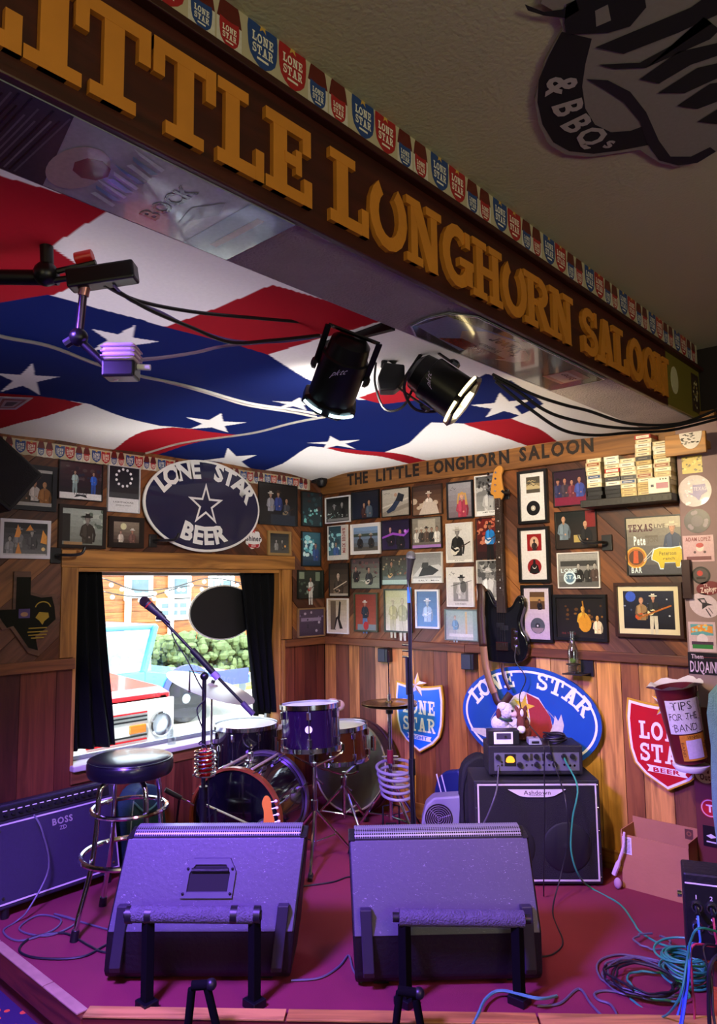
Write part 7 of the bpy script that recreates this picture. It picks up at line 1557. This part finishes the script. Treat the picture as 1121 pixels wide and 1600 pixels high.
for i, (M, lab, e) in enumerate(((Ms['lblue'], 'sky blue cable plugged into the first socket of the stage box', [tie, atd(1074, 1530, 2.48), onz(1060, 1585, .004), onz(1040, 1640, .004)]), (Ms['red'], 'red cable plugged into the second socket of the stage box', [tie + RH * .01, atd(1082, 1530, 2.5), onz(1085, 1600, .004), onz(1060, 1650, .004)]),
        (M_cable, 'black cable plugged into the third socket of the stage box', [tie + RH * .05, atd(1112, 1530, 2.45), atd(1116, 1590, 2.4), onz(1130, 1660, .004)]), )):
    s = sk(i); solo(MB().tube([s + rot @ Vector((0, .02, 0)), s - rot @ Vector((0, .035, .01))], .009, 10), 'cable_plug', M_steel, lab.replace('cable plugged', 'cable end pushed').replace('socket', 'hole'), 'plug', None, True)
    cable('stage_cable', [s - rot @ Vector((0, .035, .01)), s - rot @ Vector((0, .05, .05)), s - rot @ Vector((0, .045, .1))] + e, .0042, M, lab, 'cables at the stage box')
cable('stage_cable', [sk(6) - rot @ Vector((0, .02, 0)), atd(1095, 1450, 2.45), atd(1080, 1470, 2.47), atd(1074, 1500, 2.48), atd(1062, 1560, 2.45), onz(1030, 1590, .004), onz(985, 1560, .006)], .0042, M_green, 'green cable dropping from the stage box to the floor pile', 'cables at the stage box')
cable('stage_cable', [tie, atd(1076, 1520, 2.47), atd(1070, 1570, 2.44), atd(1062, 1620, 2.4)], .007, Ms['blue'], 'thick blue cable hanging over the stage edge at the right', 'cables at the stage box')
cable('stage_cable', [sk(7) - rot @ Vector((0, .02, .02)), atd(1115, 1500, 2.45), atd(1108, 1560, 2.43), atd(1112, 1640, 2.4)], .007, M_cable, 'thick ribbed black cable hanging below the stage box', 'cables at the stage box')
# cables on the floor
Z = .006
q = MB(); random.seed(6); gc = onz(1070, 1530)
for i in range(12): q.torus(gc + Vector((random.uniform(-.02, .02), random.uniform(-.02, .02), .008 + i * .009)), (random.uniform(-.15, .15), random.uniform(-.15, .15), 1), .085 + random.uniform(-.015, .015), .0045, 32, 6)
solo(q, 'cable_coil', M_green, 'neat coil of green cable on the floor under the stage box', 'cable', None, True)
def loop(px, py, rx, n=20, z=Z, a0=0, turns=1): c = onz(px, py, 0); return [c + Vector((rx * math.cos(a0 + 2 * PI * turns * i / n), rx * .95 * math.sin(a0 + 2 * PI * turns * i / n), z + .003 * i / n)) for i in range(n + 1)]
def fl(L, z=Z): return [onz(a, b, z) for a, b in L]
random.seed(12)
for k, (px, py, rx, M, lab) in enumerate(((1005, 1530, .17, M_cgrey, 'wide grey loops of cable on the floor left of the green coil'), (1030, 1548, .11, M_green, 'single green loop of cable lying over the grey loops'), (1022, 1482, .075, M_cgrey, 'small grey loop of cable above the floor pile'), (1000, 1546, .13, M_cable, 'black tangle of cable at the front of the floor pile'))):
    pts = []
    for tn in range(1 if 'single' in lab or 'small' in lab else 3): pts += [p + Vector((random.uniform(-.012, .012), random.uniform(-.012, .012), tn * .008 + k * .011)) for p in loop(px + tn * 4, py + tn * 3, rx * (1 - tn * .08), 18, Z, tn + k)][:-1]
    cable('floor_cable', pts, .0045, M, lab, 'cables on the stage floor', 3)
gj = hc + ux * .15 + Vector((0, 0, .108)) - uy * .012
cable('amp_cable', [gj, gj - uy * .03 - ZU * .02, atd(903, 1230, 3.62), atd(895, 1280, 3.6), atd(893, 1330, 3.58), atd(905, 1368, 3.58), onz(925, 1388, Z), onz(968, 1412, Z), onz(990, 1440, Z), onz(1000, 1455, Z), onz(1030, 1474, Z), onz(1068, 1486, Z), onz(1062, 1502, Z)], .0045, M_green, 'long green cable running from the amplifier head across the floor')
cable('amp_cable', [hc - ux * .2 - uy * .012 + ZU * .06, hc - ux * .21 - uy * .05 + ZU * .02, atd(775, 1240, 3.55), atd(757, 1285, 3.55), atd(735, 1312, 3.62), onz(722, 1326, Z), onz(690, 1320, Z)], .0042, M_cgrey, 'grey cable falling from the left of the amplifier head to the floor')
cable('amp_cable', [on_head(.08, .03, .02), on_head(.07, -.02, .0), hc + ux * .1 - uy * .03 + ZU * .05, atd(884, 1250, 3.6), atd(888, 1310, 3.58), atd(876, 1370, 3.55), onz(864, 1425, Z), onz(880, 1470, Z), onz(866, 1490, Z), onz(845, 1495, Z)], .0035, M_cable, 'thin black cable looping from the amplifier head down past the cabinet')
bj = Vector((bx + .08, -.115, zb + .1)); cable('bass_cable', [bj, bj + Vector((.012, -.03, -.08)), ony(822, 1060, -.14), ony(812, 1090, -.15), ony(822, 1125, -.18), atd(848, 1160, 3.6), atd(851, 1200, 3.56), atd(851, 1300, 3.55), atd(850, 1370, 3.54), onz(850, 1400, Z)], .0033, M_cable, 'dark cable hanging from the bass guitar past the amplifier')
cable('floor_cable', fl([(300, 1425), (180, 1470), (128, 1495), (60, 1497), (30, 1485), (50, 1465), (100, 1458), (140, 1478), (165, 1488), (230, 1490)]), .005, M_cable, 'black cable looped on the floor beneath the stool', 'cables on the stage floor')
cable('floor_cable', [Vector((.3, -2.2 - .15, .45)), Vector((.35, -2.33, .38)), Vector((.37, -2.3, .2)), onz(45, 1420, .05)] + fl([(25, 1440), (5, 1455), (30, 1470), (80, 1455), (95, 1437), (60, 1430), (30, 1452), (75, 1462), (120, 1440), (85, 1428), (160, 1450), (240, 1470)]), .0045, M_cgrey, 'grey cable from the combo amplifier coiled on the floor at left', 'cables on the stage floor')
cable('floor_cable', fl([(470, 1385), (520, 1378), (545, 1370), (580, 1368)]), .004, M_cable, 'short dark cable between the two monitors near the drums', 'cables on the stage floor')
cable('floor_cable', fl([(455, 1532), (500, 1528), (530, 1510), (545, 1493), (552, 1515), (565, 1535)]), .0045, M_cgrey, 'grey cable bending between the two monitors at the stage edge', 'cables on the stage floor')
cable('floor_cable', fl([(840, 1572), (875, 1568), (905, 1545), (925, 1570), (950, 1594), (965, 1590), (955, 1570), (935, 1562), (930, 1552), (950, 1548), (990, 1555)]), .0048, M_cgrey, 'grey cable zigzagging along the stage edge right of the monitors', 'cables on the stage floor')
cable('floor_cable', [onz(720, 1640, .005), onz(745, 1590, .02), atd(760, 1560, 2.68), atd(785, 1548, 2.72), onz(840, 1560, .05), onz(870, 1556, Z)], .006, mat('teal_cable', '#4f8a86', .4), 'teal cable arching over the stage edge under the right monitor', 'cables on the stage floor')
cable('floor_cable', fl([(665, 1322), (690, 1326), (705, 1318), (700, 1310), (712, 1322), (735, 1335)]), .004, M_cable, 'black heater lead lying on the floor before the gig bag', 'cables on the stage floor')

# folded black stands standing before the stage edge, only their tops reach the frame
for k, (P, lab) in enumerate((([(300, 1545), (288, 1660), (322, 1535), (352, 1660), (300, 1540), (330, 1538)], 'black folded stand top before the stage edge under the left monitor'), ([(625, 1550), (612, 1660), (650, 1560), (668, 1660), (622, 1548), (655, 1552)], 'black folded stand top before the stage edge under the right monitor'))):
    dd = 2.5; p = atd(P[0][0] + 15, 1660, dd); t = T('folded_stand', lab, 'stand', (p.x, p.y, ZL), 0, 'folded stands before the stage'); O = Vector((p.x, p.y, ZL))
    def dn(v): return Vector((v.x, v.y, ZL + .006))
    for i in (0, 2): a = atd(*P[i], dd); b = atd(*P[i + 1], dd); e = a + (b - a) * ((a.z - ZL - .01) / max(.01, a.z - b.z)); MB().tube([a - O, e - O], .014, 10).build('leg', M_rail, t, True)
    MB().tube([atd(*P[4], dd) - O, atd(*P[5], dd) - O], .016, 10).build('head', M_rail, t, True); MB().ball(atd(*P[5], dd) - O, .02).build('knob', M_black, t, True)

# ================================================================ OVERHEAD STAGE LIGHTS, ARM, CABLES
M_can = mat('can_black', '#0e0e12', .35, .2, var=.3)
def par_can(label, top, bot, d0, d1, r, glow, gname, arcs, lamp, script):
    a, b = atd(*top, d0), atd(*bot, d1); ax = (b - a).normalized(); L = (b - a).length; t = T('stage_spotlight', label, 'stage light', a, 0, 'black can lights behind the beam')
    MB().lathe([(0, -.02), (r * .5, -.018), (r * .72, 0), (r * .78, L * .2), (r * .86, L * .22), (r * .88, L * .86), (r * .8, L * .87), (r * .8, L * .3), (0, L * .28)], (0, 0, 0), ax, 36).build('can', M_can, t, True)
    lip = MB().lathe([(r * .86, L * .84), (r * 1.06, L * .87), (r * 1.1, L * .97), (r * 1.0, L), (r * .84, L * .98), (r * .84, L * .86)], (0, 0, 0), ax, 8).build('lens_lip', M_can, t)
    x, y, d = frame_of(ax); tow = (CAM - b).normalized(); tow = (tow - ax * tow.dot(ax)).normalized(); sd = ax.cross(tow)
    E = emat(gname, glow, 5.0)
    for a0, a1, k in arcs:
        q = []
        for i in range(11):
            an = R_(a0 + (a1 - a0) * i / 10); q.append(ax * (L * k) + (tow * math.cos(an) + sd * math.sin(an)) * (r * 1.085))
        MB().tube(q, .0055, 6).build('glowing_strip', E, t, True)
    MB().lathe([(0, L * .8), (r * .79, L * .8)], (0, 0, 0), ax, 32).build('lens', emat(gname + '_lens', glow, 1.5), t)
    for s in (-1, 1):
        MB().bar(sd * (s * r * .95) + ax * (L * .45), sd * (s * r * .95) - ax * (.03), .02, .006).build('yoke', M_can, t); kb = MB().lathe([(.022, 0), (.022, .012), (.012, .02), (0, .022)], sd * (s * r * .9) + ax * (L * .45), sd * s, 6).build('knob', M_steel, t)
    MB().bar(sd * (-r * .95) - ax * .03, sd * (r * .95) - ax * .03, .02, .006).build('yoke', M_can, t)
    q = MB(); text(q, 'pktc', 0, 0, .03, 0, fit=.06); tx = sd if sd.dot(RT) > 0 else -sd; q.map(lambda v: ax * (L * .3) + tow * (r * .885) + tx * (v.x * .7 + v.z * .3) - ax * (v.z * .9 + v.x * .4) + tow * .002); q.build('script_logo', mat('lilac_ink', '#b8a8d8', .4), t)
    l = bpy.data.lights.new('spot', 'SPOT'); l.energy = lamp[0]; l.color = lamp[1]; l.spot_size = R_(lamp[2]); l.spot_blend = .8; l.shadow_soft_size = .05
    o = bpy.data.objects.new('lamp', l); COL.objects.link(o); o.location = b + ax * .01; o.rotation_euler = (Vector(lamp[3]) - o.location).to_track_quat('-Z', 'Y').to_euler()
    return t, b
c1, e1_ = par_can('black can light with cool white glowing rim, left of the two', (549, 535), (513, 634), 2.38, 2.52, .094, '#bfe6ee', 'cool_glow', ((-62, -8, .92), (8, 52, .92)), (85.0, (1.0, .92, .84), 125, (.6, -.1, 1.6)), 1)
c2, e2_ = par_can('black can light with warm white glowing rim, right of the two', (655, 580), (728, 630), 2.72, 2.68, .1, '#f6dc9c', 'warm_glow', ((-60, -5, .92), (8, 60, .92)), (105.0, (1.0, .78, .42), 122, (1.9, .1, 1.15)), 1)
# clamp bracket that hangs both lights, fixed to the back of the beam
p = atd(517, 525, 2.55); t = T('light_bracket', 'black hanging bracket above the left can light', 'bracket', (p.x, p.y, p.z)); MB().b2((-.018, -.018, -.05), (.018, .018, 2.425 - p.z)).build('drop_arm', M_can, t, bevel=.003); MB().bar((0, 0, -.02), Vector((XB - .292, p.y + .0, ZB0 + .015)) - p, .02, .03).build('side_arm', M_can, t)
p = atd(608, 594, 2.8); t = T('light_ballast', 'black ballast box hanging beside the right can light', 'ballast', p, YAW); q = MB().prism([(-.035, -.05), (.02, -.05), (.06, -.02), (.06, .05), (-.02, .06), (-.045, .0)], -.04, .04); q.build('case', M_can, t, bevel=.006); MB().tube(smooth_path([(-.02, 0, .05), (-.01, 0, .09), (.03, 0, 2.425 - p.z)], 4), .012, 8).build('drop_arm', M_can, t, True); MB().tube(smooth_path([(-.05, -.03, .06), (-.055, -.05, -.03), (-.02, -.06, -.13), (.05, -.06, -.12), (.1, -.05, -.02)], 6), .005, 6).build('power_lead', M_cable, t, True)
# camera-light arm on a pipe at the left
dA = 1.86
p = atd(70, 430, dA); t = T('overhead_pipe', 'black bent pipe and bar hanging at the left edge', 'pipe', p); O = Vector(p)
def A_(px, py, dd=dA): return atd(px, py, dd) - O
MB().tube(smooth_path([A_(-60, 372), A_(0, 366), A_(50, 349), A_(66, 352), A_(72, 375), A_(74, 430)], 5), .017, 12).build('bent_pipe', M_can, t, True); MB().tube([A_(-90, 432, dA + .03), A_(90, 434, dA + .03)], .02, 12).build('cross_bar', M_can, t, True); MB().ball(A_(72, 428), .032).build('clamp', M_can, t, True)
p = atd(140, 432, dA); t = T('clamp_arm', 'jointed black clamp arm with red knob holding a small lamp', 'clamp arm', p); O = Vector(p)
MB().bar(A_(108, 440), A_(213, 424), .05, .05).build('clamp_body', M_can, t, bevel=.006); MB().tube([A_(85, 425), A_(150, 410)], .008, 8).build('upper_jaw', M_can, t, True); MB().tube([A_(85, 438), A_(140, 430)], .008, 8).build('lower_jaw', M_can, t, True)
MB().cyl(A_(118, 405), A_(145, 399), .017, n=10).build('red_knob', mat('red_knob', '#c01818', .35), t, bevel=.003)
MB().tube([A_(133, 448), A_(130, 462)], .014, 12).build('collar', mat('rosy_metal', '#b07a80', .3, .6), t, True); MB().tube([A_(130, 460), A_(124, 520)], .0105, 10).build('upper_arm', mat('violet_steel', '#5a4a6a', .3, .8), t, True); MB().ball(A_(123, 527), .024).build('ball_joint', M_can, t, True)
MB().tube([A_(118, 528), A_(102, 538)], .012, 8).build('lever', M_steel, t, True); MB().tube([A_(128, 535), A_(178, 582)], .0105, 10).build('lower_arm', M_can, t, True); MB().ball(A_(181, 586), (.018, .018, .014)).build('tip_joint', mat('pale_joint', '#c8b0b8', .3, .5), t, True)
p = atd(190, 562, dA); t = T('small_lamp', 'small pale finned lamp with black base at the end of the clamp arm', 'lamp', (p.x, p.y, p.z - .03), YAW)
MB().b2((-.042, -.03, -.022), (.042, .03, .022)).build('base', M_can, t, bevel=.006); q = MB().b2((-.042, -.032, .022), (.042, .032, .068)); q.build('finned_head', mat('pale_fins', '#e4cde4', .4), t, bevel=.01)
for k in range(3): MB().b2((-.044, -.034, .03 + k * .012), (.044, .034, .034 + k * .012)).build('fin', mat('mauve_fin', '#b08ab8', .4), t)
MB().cyl((.042, 0, .01), (.075, 0, .008), .008, n=8).build('plug', M_sw, t, True)
cl_ = [((163, 445), (215, 470), (300, 487), (400, 497), (470, 503), (516, 508)), ((160, 440), (230, 482), (300, 512), (360, 535), (420, 532), (470, 527), (512, 522)), ((178, 446), (205, 470), (250, 487), (300, 512), (365, 532), (440, 534), (512, 524))]
for k, P in enumerate(cl_): cable('overhead_cable', [atd(px, py, dA + (2.5 - dA) * (i / (len(P) - 1))) for i, (px, py) in enumerate(P)], .0055 if k < 2 else .004, M_cable if k < 2 else mat('violet_lead', '#6a5aa8', .4), ('black cable swooping highest from the clamp arm to the can light', 'black cable sagging lowest from the clamp arm to the can light', 'violet lit thin lead from the clamp arm to the can light')[k], 'overhead cables')
cable('overhead_cable', [atd(222, 562, dA), atd(260, 558, dA + .1), atd(310, 550, dA + .25), atd(350, 541, dA + .4), atd(430, 533, dA + .52), atd(510, 522, 2.48)], .0055, mat('lilac_lead', '#9a86b8', .4), 'lilac lit cable from the small lamp towards the can light', 'overhead cables')
for k, (P, lab) in enumerate((([(772, 590), (810, 612), (850, 640), (890, 655), (960, 668), (1040, 668), (1121, 650), (1180, 640)], 'thick black cable bundle strand hanging lowest under the beam end'), ([(770, 585), (830, 615), (880, 632), (920, 642), (985, 662), (1060, 662), (1121, 640)], 'black cable strand hanging just below the tin sign end'), ([(775, 596), (830, 640), (880, 672), (930, 680), (985, 676), (1050, 672), (1121, 655)], 'black cable strand drooping over the board lettering'), ([(640, 580), (632, 610), (650, 640), (690, 640), (705, 615)], 'black power lead looping below the right can light'))):
    cable('overhead_cable', [atd(px, py, 2.6 + .25 * i / (len(P) - 1)) for i, (px, py) in enumerate(P)], .006, M_cable, lab, 'overhead cables')
# dark loudspeaker hung in the left corner
p = onx(-14, 738, .22); t = T('hanging_speaker', 'black loudspeaker hanging askew in the upper left corner', 'speaker', (.22, p.y, p.z - .1)); Mr = Matrix.Rotation(R_(-38), 3, 'X')
q = MB().box((0, 0, .1), (.24, .34, .26), M=Mr); q.build('case', M_black, t, bevel=.01); q = MB().box(Vector((.122, 0, .1)), (.008, .3, .22), M=Mr); q.build('grille', M_grille, t); MB().tube([(-.12, 0, .12), (-.2, 0, .14)], .014, 8).build('wall_arm', M_steel, t, True)
# little card pinned to the flag
a, b, c, d = (onz(*q_, 2.405) for q_ in ((0, 620), (52, 622), (25, 640), (-12, 640))); q = MB().add([a, b, c, d] + [v + Vector((0, 0, .002)) for v in (a, b, c, d)], [(0, 1, 2, 3), (4, 7, 6, 5), (0, 4, 5, 1), (1, 5, 6, 2), (2, 6, 7, 3), (3, 7, 4, 0)]); q.c = ['#c8c0c4'] * 6; m_ = (a + b + c + d) / 4
for k in range(3): q.add([m_ + (w - m_) * (.75 - k * .2) - Vector((0, 0, .0006 * (k + 1))) for w in (a, b, c, d)], [(0, 1, 2, 3)], 0, ['#8a3a3c', '#b0a0a4', '#4a3a44'][k])
solo(q, 'pinned_card', M_print, 'small picture card pinned to the flag at the left edge', 'card')
# small dark camera dome in the corner above the pictures
p = onx(497, 752, .12); t = T('corner_camera', 'small black dome camera in the corner under the flag', 'camera', (.1, -.12, p.z)); MB().lathe([(0, -.04), (.03, -.03), (.042, 0), (.042, .012), (0, .014)], n=20).build('dome', M_black, t, True); MB().b2((-.085, -.03, .0), (.03, .03, .03)).build('mount', M_steel, t)

# ================================================================ OUTSIDE THE WINDOW
GZ0 = -.35
M_pave = mat('pale_paving', '#b9b0a2', .9, var=.15, scale=1.5); M_grass = mat('dry_grass', '#9aa04c', .95, var=.35, scale=3)
tag(MB().b2((-30, -20, GZ0 - .1), (-.19, 20, GZ0)).build('ground', M_pave), kind='structure')
tag(MB().b2((-8.6, -20, GZ0), (-6.8, 20, GZ0 + .06)).build('verge', M_grass), kind='structure')
M_redc = mat('red_car_paint', '#c0242c', .2, var=.1, Coat_Weight=.6); M_whc = mat('white_grille', '#dcdcda', .3); M_tyre = mat('tyre', '#1c1e22', .8, bump=.5, bscale=30); M_amber = mat('amber_lens', '#d8782a', .25); M_cglass = glassmat('car_glass', (.82, .92, .95), .12); M_blc = mat('sky_blue_paint', '#3f93bc', .22, var=.1, Coat_Weight=.6); M_blk = mat('navy_fender', '#2c3c78', .25, Coat_Weight=.5)
def wheel(t, c, r=.34, w=.22):
    wl_ = MB().lathe([(r * .62, -w / 2), (r * .95, -w / 2), (r, -w * .35), (r, w * .35), (r * .95, w / 2), (r * .62, w / 2)], c, (0, 1, 0), 36).build('tyre', M_tyre, t, True); MB().lathe([(0, -w * .52), (r * .2, -w * .5), (r * .55, -w * .38), (r * .62, -w * .48), (r * .62, 0), (0, 0)], c, (0, 1, 0), 28).build('hub', mat('wheel_disc', '#8d979e', .4, .3), wl_, True)
# red truck parked nose-in, its right front corner in view
XR = -1.15; hl = onx(248, 1130, XR); rf = onx(264, 1100, XR).y; ht = onx(240, 1082, XR).z
t = T('red_truck', 'red truck with white grille and round headlight parked outside the window', 'truck', (XR, rf - .8, GZ0), PI / 2); hx = hl.y - (rf - .8); hz_ = hl.z - GZ0; tz = ht - GZ0
MB().b2((-.8, 0, .35), (.8, .06, tz)).build('front_clip', M_redc, t, bevel=.03)
q = MB().prism([(.0, tz - .12), (.0, tz - .02), (.12, tz + .03), (1.3, tz + .1), (1.3, tz - .12)], -.8, .8); q.map(lambda v: (v.y, v.x, v.z)); q.build('hood', M_redc, t, bevel=.02)
for s in (-1, 1):
    q = MB().prism([(.0, .4), (.0, tz - .01), (.12, tz + .02), (1.3, tz + .06), (1.3, .3), (1.0, .3), (.9, .6), (.6, .66), (.4, .55), (.35, .35)], s * .76 - .05, s * .76 + .05); q.map(lambda v: (v.y, v.x, v.z)); q.build('fender', M_redc, t, bevel=.012); wheel(t, (s * .68, .65, .34))
MB().b2((-.66, -.02, hz_ - .17), (hx + .13, .01, tz - .05)).build('grille_panel', M_whc, t, bevel=.01)
MB().lathe([(.098, 0), (.098, .03), (.086, .035), (.082, .01)], (hx, -.02, hz_), (0, -1, 0), 32).build('headlight_ring', M_chrome, t, True); MB().lathe([(0, .022), (.05, .018), (.084, .004), (.084, 0)], (hx, -.018, hz_), (0, -1, 0), 28).build('headlight_lens', mat('lamp_glass', '#dfe8ee', .08, Coat_Weight=.5), t, True)
MB().b2((hx - .27, -.035, hz_ - .045), (hx - .13, -.01, hz_ + .02)).build('turn_signal', M_amber, t, bevel=.006)
for dz in (-.13, -.1, -.07, .045, .075, .105): MB().b2((hx - .27 - .35, -.028, hz_ + dz), (hx - .12, -.012, hz_ + dz + .012)).build('grille_slot', M_redc if abs(dz) > .08 else M_black, t)
MB().b2((-.85, -.16, .28), (.85, -.03, .42)).build('bumper', M_chrome, t, bevel=.03)
q = MB().prism([(1.3, tz), (1.55, tz + .45), (2.6, tz + .5), (3.0, tz + .45), (3.1, tz - .1), (1.3, tz - .1)], -.74, .74); q.map(lambda v: (v.y, v.x, v.z)); q.build('cab', M_redc, t, bevel=.03); MB().b2((-.78, 1.25, .35), (.78, 3.35, tz)).build('body', M_redc, t, bevel=.03)
for s in (-1, 1): wheel(t, (s * .68, 2.8, .34))
# light blue pickup, side on, facing right
XP = -4.85
def pz(px, py): v = onx(px, py, XP); return v.y, v.z - GZ0
ax0 = pz(216, 1075); ax1 = pz(246, 984); y_ref = ax0[0]; t = T('blue_pickup', 'pale blue pickup truck parked side on outside the window', 'truck', (XP, y_ref, GZ0), PI / 2)
belt = pz(200, 1052)[1]; roof = pz(200, 980)[1]; hoodz = pz(330, 1058)[1] ; xa = ax1[0] - y_ref; hood_e = pz(392, 1060)[0] - y_ref; wx = pz(292, 1140)[0] - y_ref; D = 1.6
MB().b2((-1.25, 0, .45), (.12, D, belt)).build('door_body', M_blc, t, bevel=.03); MB().b2((-3.4, .02, .45), (-1.25, D - .02, belt)).build('bed', M_blc, t, bevel=.03)
MB().b2((-1.3, .05, roof - .05), (xa + .05, D - .05, roof + .02)).build('roof', M_blc, t, bevel=.03)
for s in (0, 1):
    yy = .06 + s * (D - .12)
    MB().bar((.1, yy, belt - .05), (xa, yy, roof), .09, .07).build('front_pillar', M_blc, t, bevel=.01); MB().bar((-1.25, yy, belt - .05), (-1.2, yy, roof), .12, .07).build('rear_pillar', M_blc, t, bevel=.01); MB().b2((-1.2, yy - .004, belt), (xa - .05, yy + .004, roof - .05)).build('door_glass', M_cglass, t)
q = MB().add([(.13, .12, belt), (xa + .03, .12, roof - .04), (xa + .03, D - .12, roof - .04), (.13, D - .12, belt)], [(0, 1, 2, 3)]); q.build('windscreen', M_cglass, t)
q = MB().prism([(.1, .45), (.1, belt), (hood_e * .6, hoodz), (hood_e - .04, hoodz - .04), (hood_e, hoodz - .14), (hood_e, .45), (wx + .34, .45), (wx + .26, .66), (wx, .76), (wx - .26, .66), (wx - .34, .45)], 0, D); q.build('front_body', M_blc, t, bevel=.02)
arc = [(wx + .42 * math.cos(R_(a)), .42 + .4 * math.sin(R_(a))) for a in range(-5, 186, 12)]; arc2 = [(wx + .33 * math.cos(R_(a)), .42 + .31 * math.sin(R_(a))) for a in range(185, -6, -12)]
MB().prism(arc + arc2, -.03, .03).build('navy_wheel_arch', M_blk, t, bevel=.006); MB().b2((wx + .36, -.012, .45), (hood_e - .05, .0, .68)).build('navy_side', M_blk, t); MB().b2((-.5, -.03, belt - .14), (-.32, 0, belt - .11)).build('door_handle', M_chrome, t, bevel=.004)
wheel(t, (wx, .12, .34), .34, .2); wheel(t, (wx, D - .12, .34), .34, .2); wheel(t, (-2.5, .12, .34), .34, .2); MB().b2((hood_e - .02, .0, .45), (hood_e + .1, D, .6)).build('bumper', M_chrome, t, bevel=.03)
MB().lathe([(0, .03), (.07, .02), (.09, 0)], (hood_e, .2, hoodz - .22), (1, 0, 0), 24).build('headlight', MATS['lamp_glass'], t, True); MB().b2((hood_e - .45, -.008, hoodz - .13), (hood_e - .2, 0, hoodz - .09)).build('badge', M_chrome, t)
# hedge, building, string lights
M_leaf = mat('hedge_leaf', '#5c6c44', .85, var=.5, scale=9, bump=1.0, bscale=12)
XH = -7.7; yl, yr = onx(170, 1010, XH).y, onx(440, 1010, XH).y; htop, hbot = onx(300, 1000, XH).z, GZ0 + .06
random.seed(21)
for k in range(4):
    y0 = yl - .4 + (yr - yl + 1.2) * k / 4; wd = (yr - yl + 1.2) / 4; m_ = MB(); h_ = htop + random.uniform(-.05, .12) - hbot
    for i in range(260): m_.ball((XH + random.uniform(-.35, .35), y0 + random.uniform(.02, wd - .02), hbot + random.uniform(.08, 1) * h_), [random.uniform(.05, .13) for _ in range(3)], 6, 4)
    solo(m_, 'hedge_bush', M_leaf, ('clipped green hedge bush at the left of the outside row', 'second clipped hedge bush from the left outside', 'third clipped hedge bush from the left outside', 'clipped green hedge bush at the right of the outside row')[k], 'hedge', 'hedge bushes across the yard', False)
XBd = -9.5; W_sid = wood('siding_wood', ['#b06a34', '#c07a3e', '#a8602c'], axis='X', knots=False)
yl, yr = onx(150, 950, XBd).y - 1.5, onx(440, 950, XBd).y + 1.5; zt3 = 4.2
t = T('yard_building', 'wooden building with white framed windows across the yard', 'building', (XBd, (yl + yr) / 2, GZ0), PI / 2); hw3 = (yr - yl) / 2
MB().b2((-hw3, .03, 0), (hw3, 3, zt3)).build('core', mat('building_core', '#7a4a28', .8), t)
z = 0.0; k = 0
while z < zt3 - .1: MB().b2((-hw3, 0, z + .004), (hw3, .034, z + .236)).build('siding_board', W_sid, t); z += .24
MB().prism([(-hw3 - .3, zt3), (hw3 + .3, zt3), (hw3 + .3, zt3 + .15), (-hw3 - .3, zt3 + .15)], -.5, 3.2).build('roof_edge', M_white, t)
def bwin(l, tp, r, b, nx_, nz_):
    a, c = onx(l, tp, XBd), onx(r, b, XBd); x0, x1 = a.y - (yl + yr) / 2, c.y - (yl + yr) / 2; z1, z0 = a.z - GZ0, c.z - GZ0
    w = MB().b2((x0 - .08, -.05, z0 - .08), (x1 + .08, .0, z1 + .08)).build('window', M_white, t)
    for i in range(nx_):
        for j in range(nz_): MB().b2((x0 + (x1 - x0) * i / nx_ + .03, -.06, z0 + (z1 - z0) * j / nz_ + .03), (x0 + (x1 - x0) * (i + 1) / nx_ - .03, -.045, z0 + (z1 - z0) * (j + 1) / nz_ - .03)).build('pane', mat('dim_pane', '#5c7078', .15), w)
bwin(200, 903, 232, 928, 1, 1); bwin(268, 902, 292, 930, 1, 1); bwin(249, 941, 291, 962, 3, 2); bwin(330, 905, 360, 935, 2, 2)
for px in (198, 265, 336): x_ = onx(px, 920, XBd).y - (yl + yr) / 2; MB().b2((x_ - .06, -.09, 0), (x_ + .06, -.04, zt3)).build('white_post', M_white, t)
for k, P in enumerate((((165, 905), (215, 922), (270, 918), (330, 903), (400, 915)), ((165, 925), (230, 932), (300, 915), (390, 925)))):
    pts = [onx(px, py, -8.6) for px, py in P]; pts = smooth_path([pts[0] + Vector((-.93, -.3, .25))] + pts + [pts[-1] + Vector((-.93, .3, .25))], 6); t = T('string_lights', ('upper', 'lower')[k] + ' string of round bulbs hanging across the yard', 'string lights', pts[0]); O = Vector(pts[0])
    MB().tube([p - O for p in pts], .012, 5).build('wire', M_black, t)
    for p in pts[1::2]: MB().ball(p - O - ZU * .07, .045, 8, 6).build('bulb', M_sw, t, True)
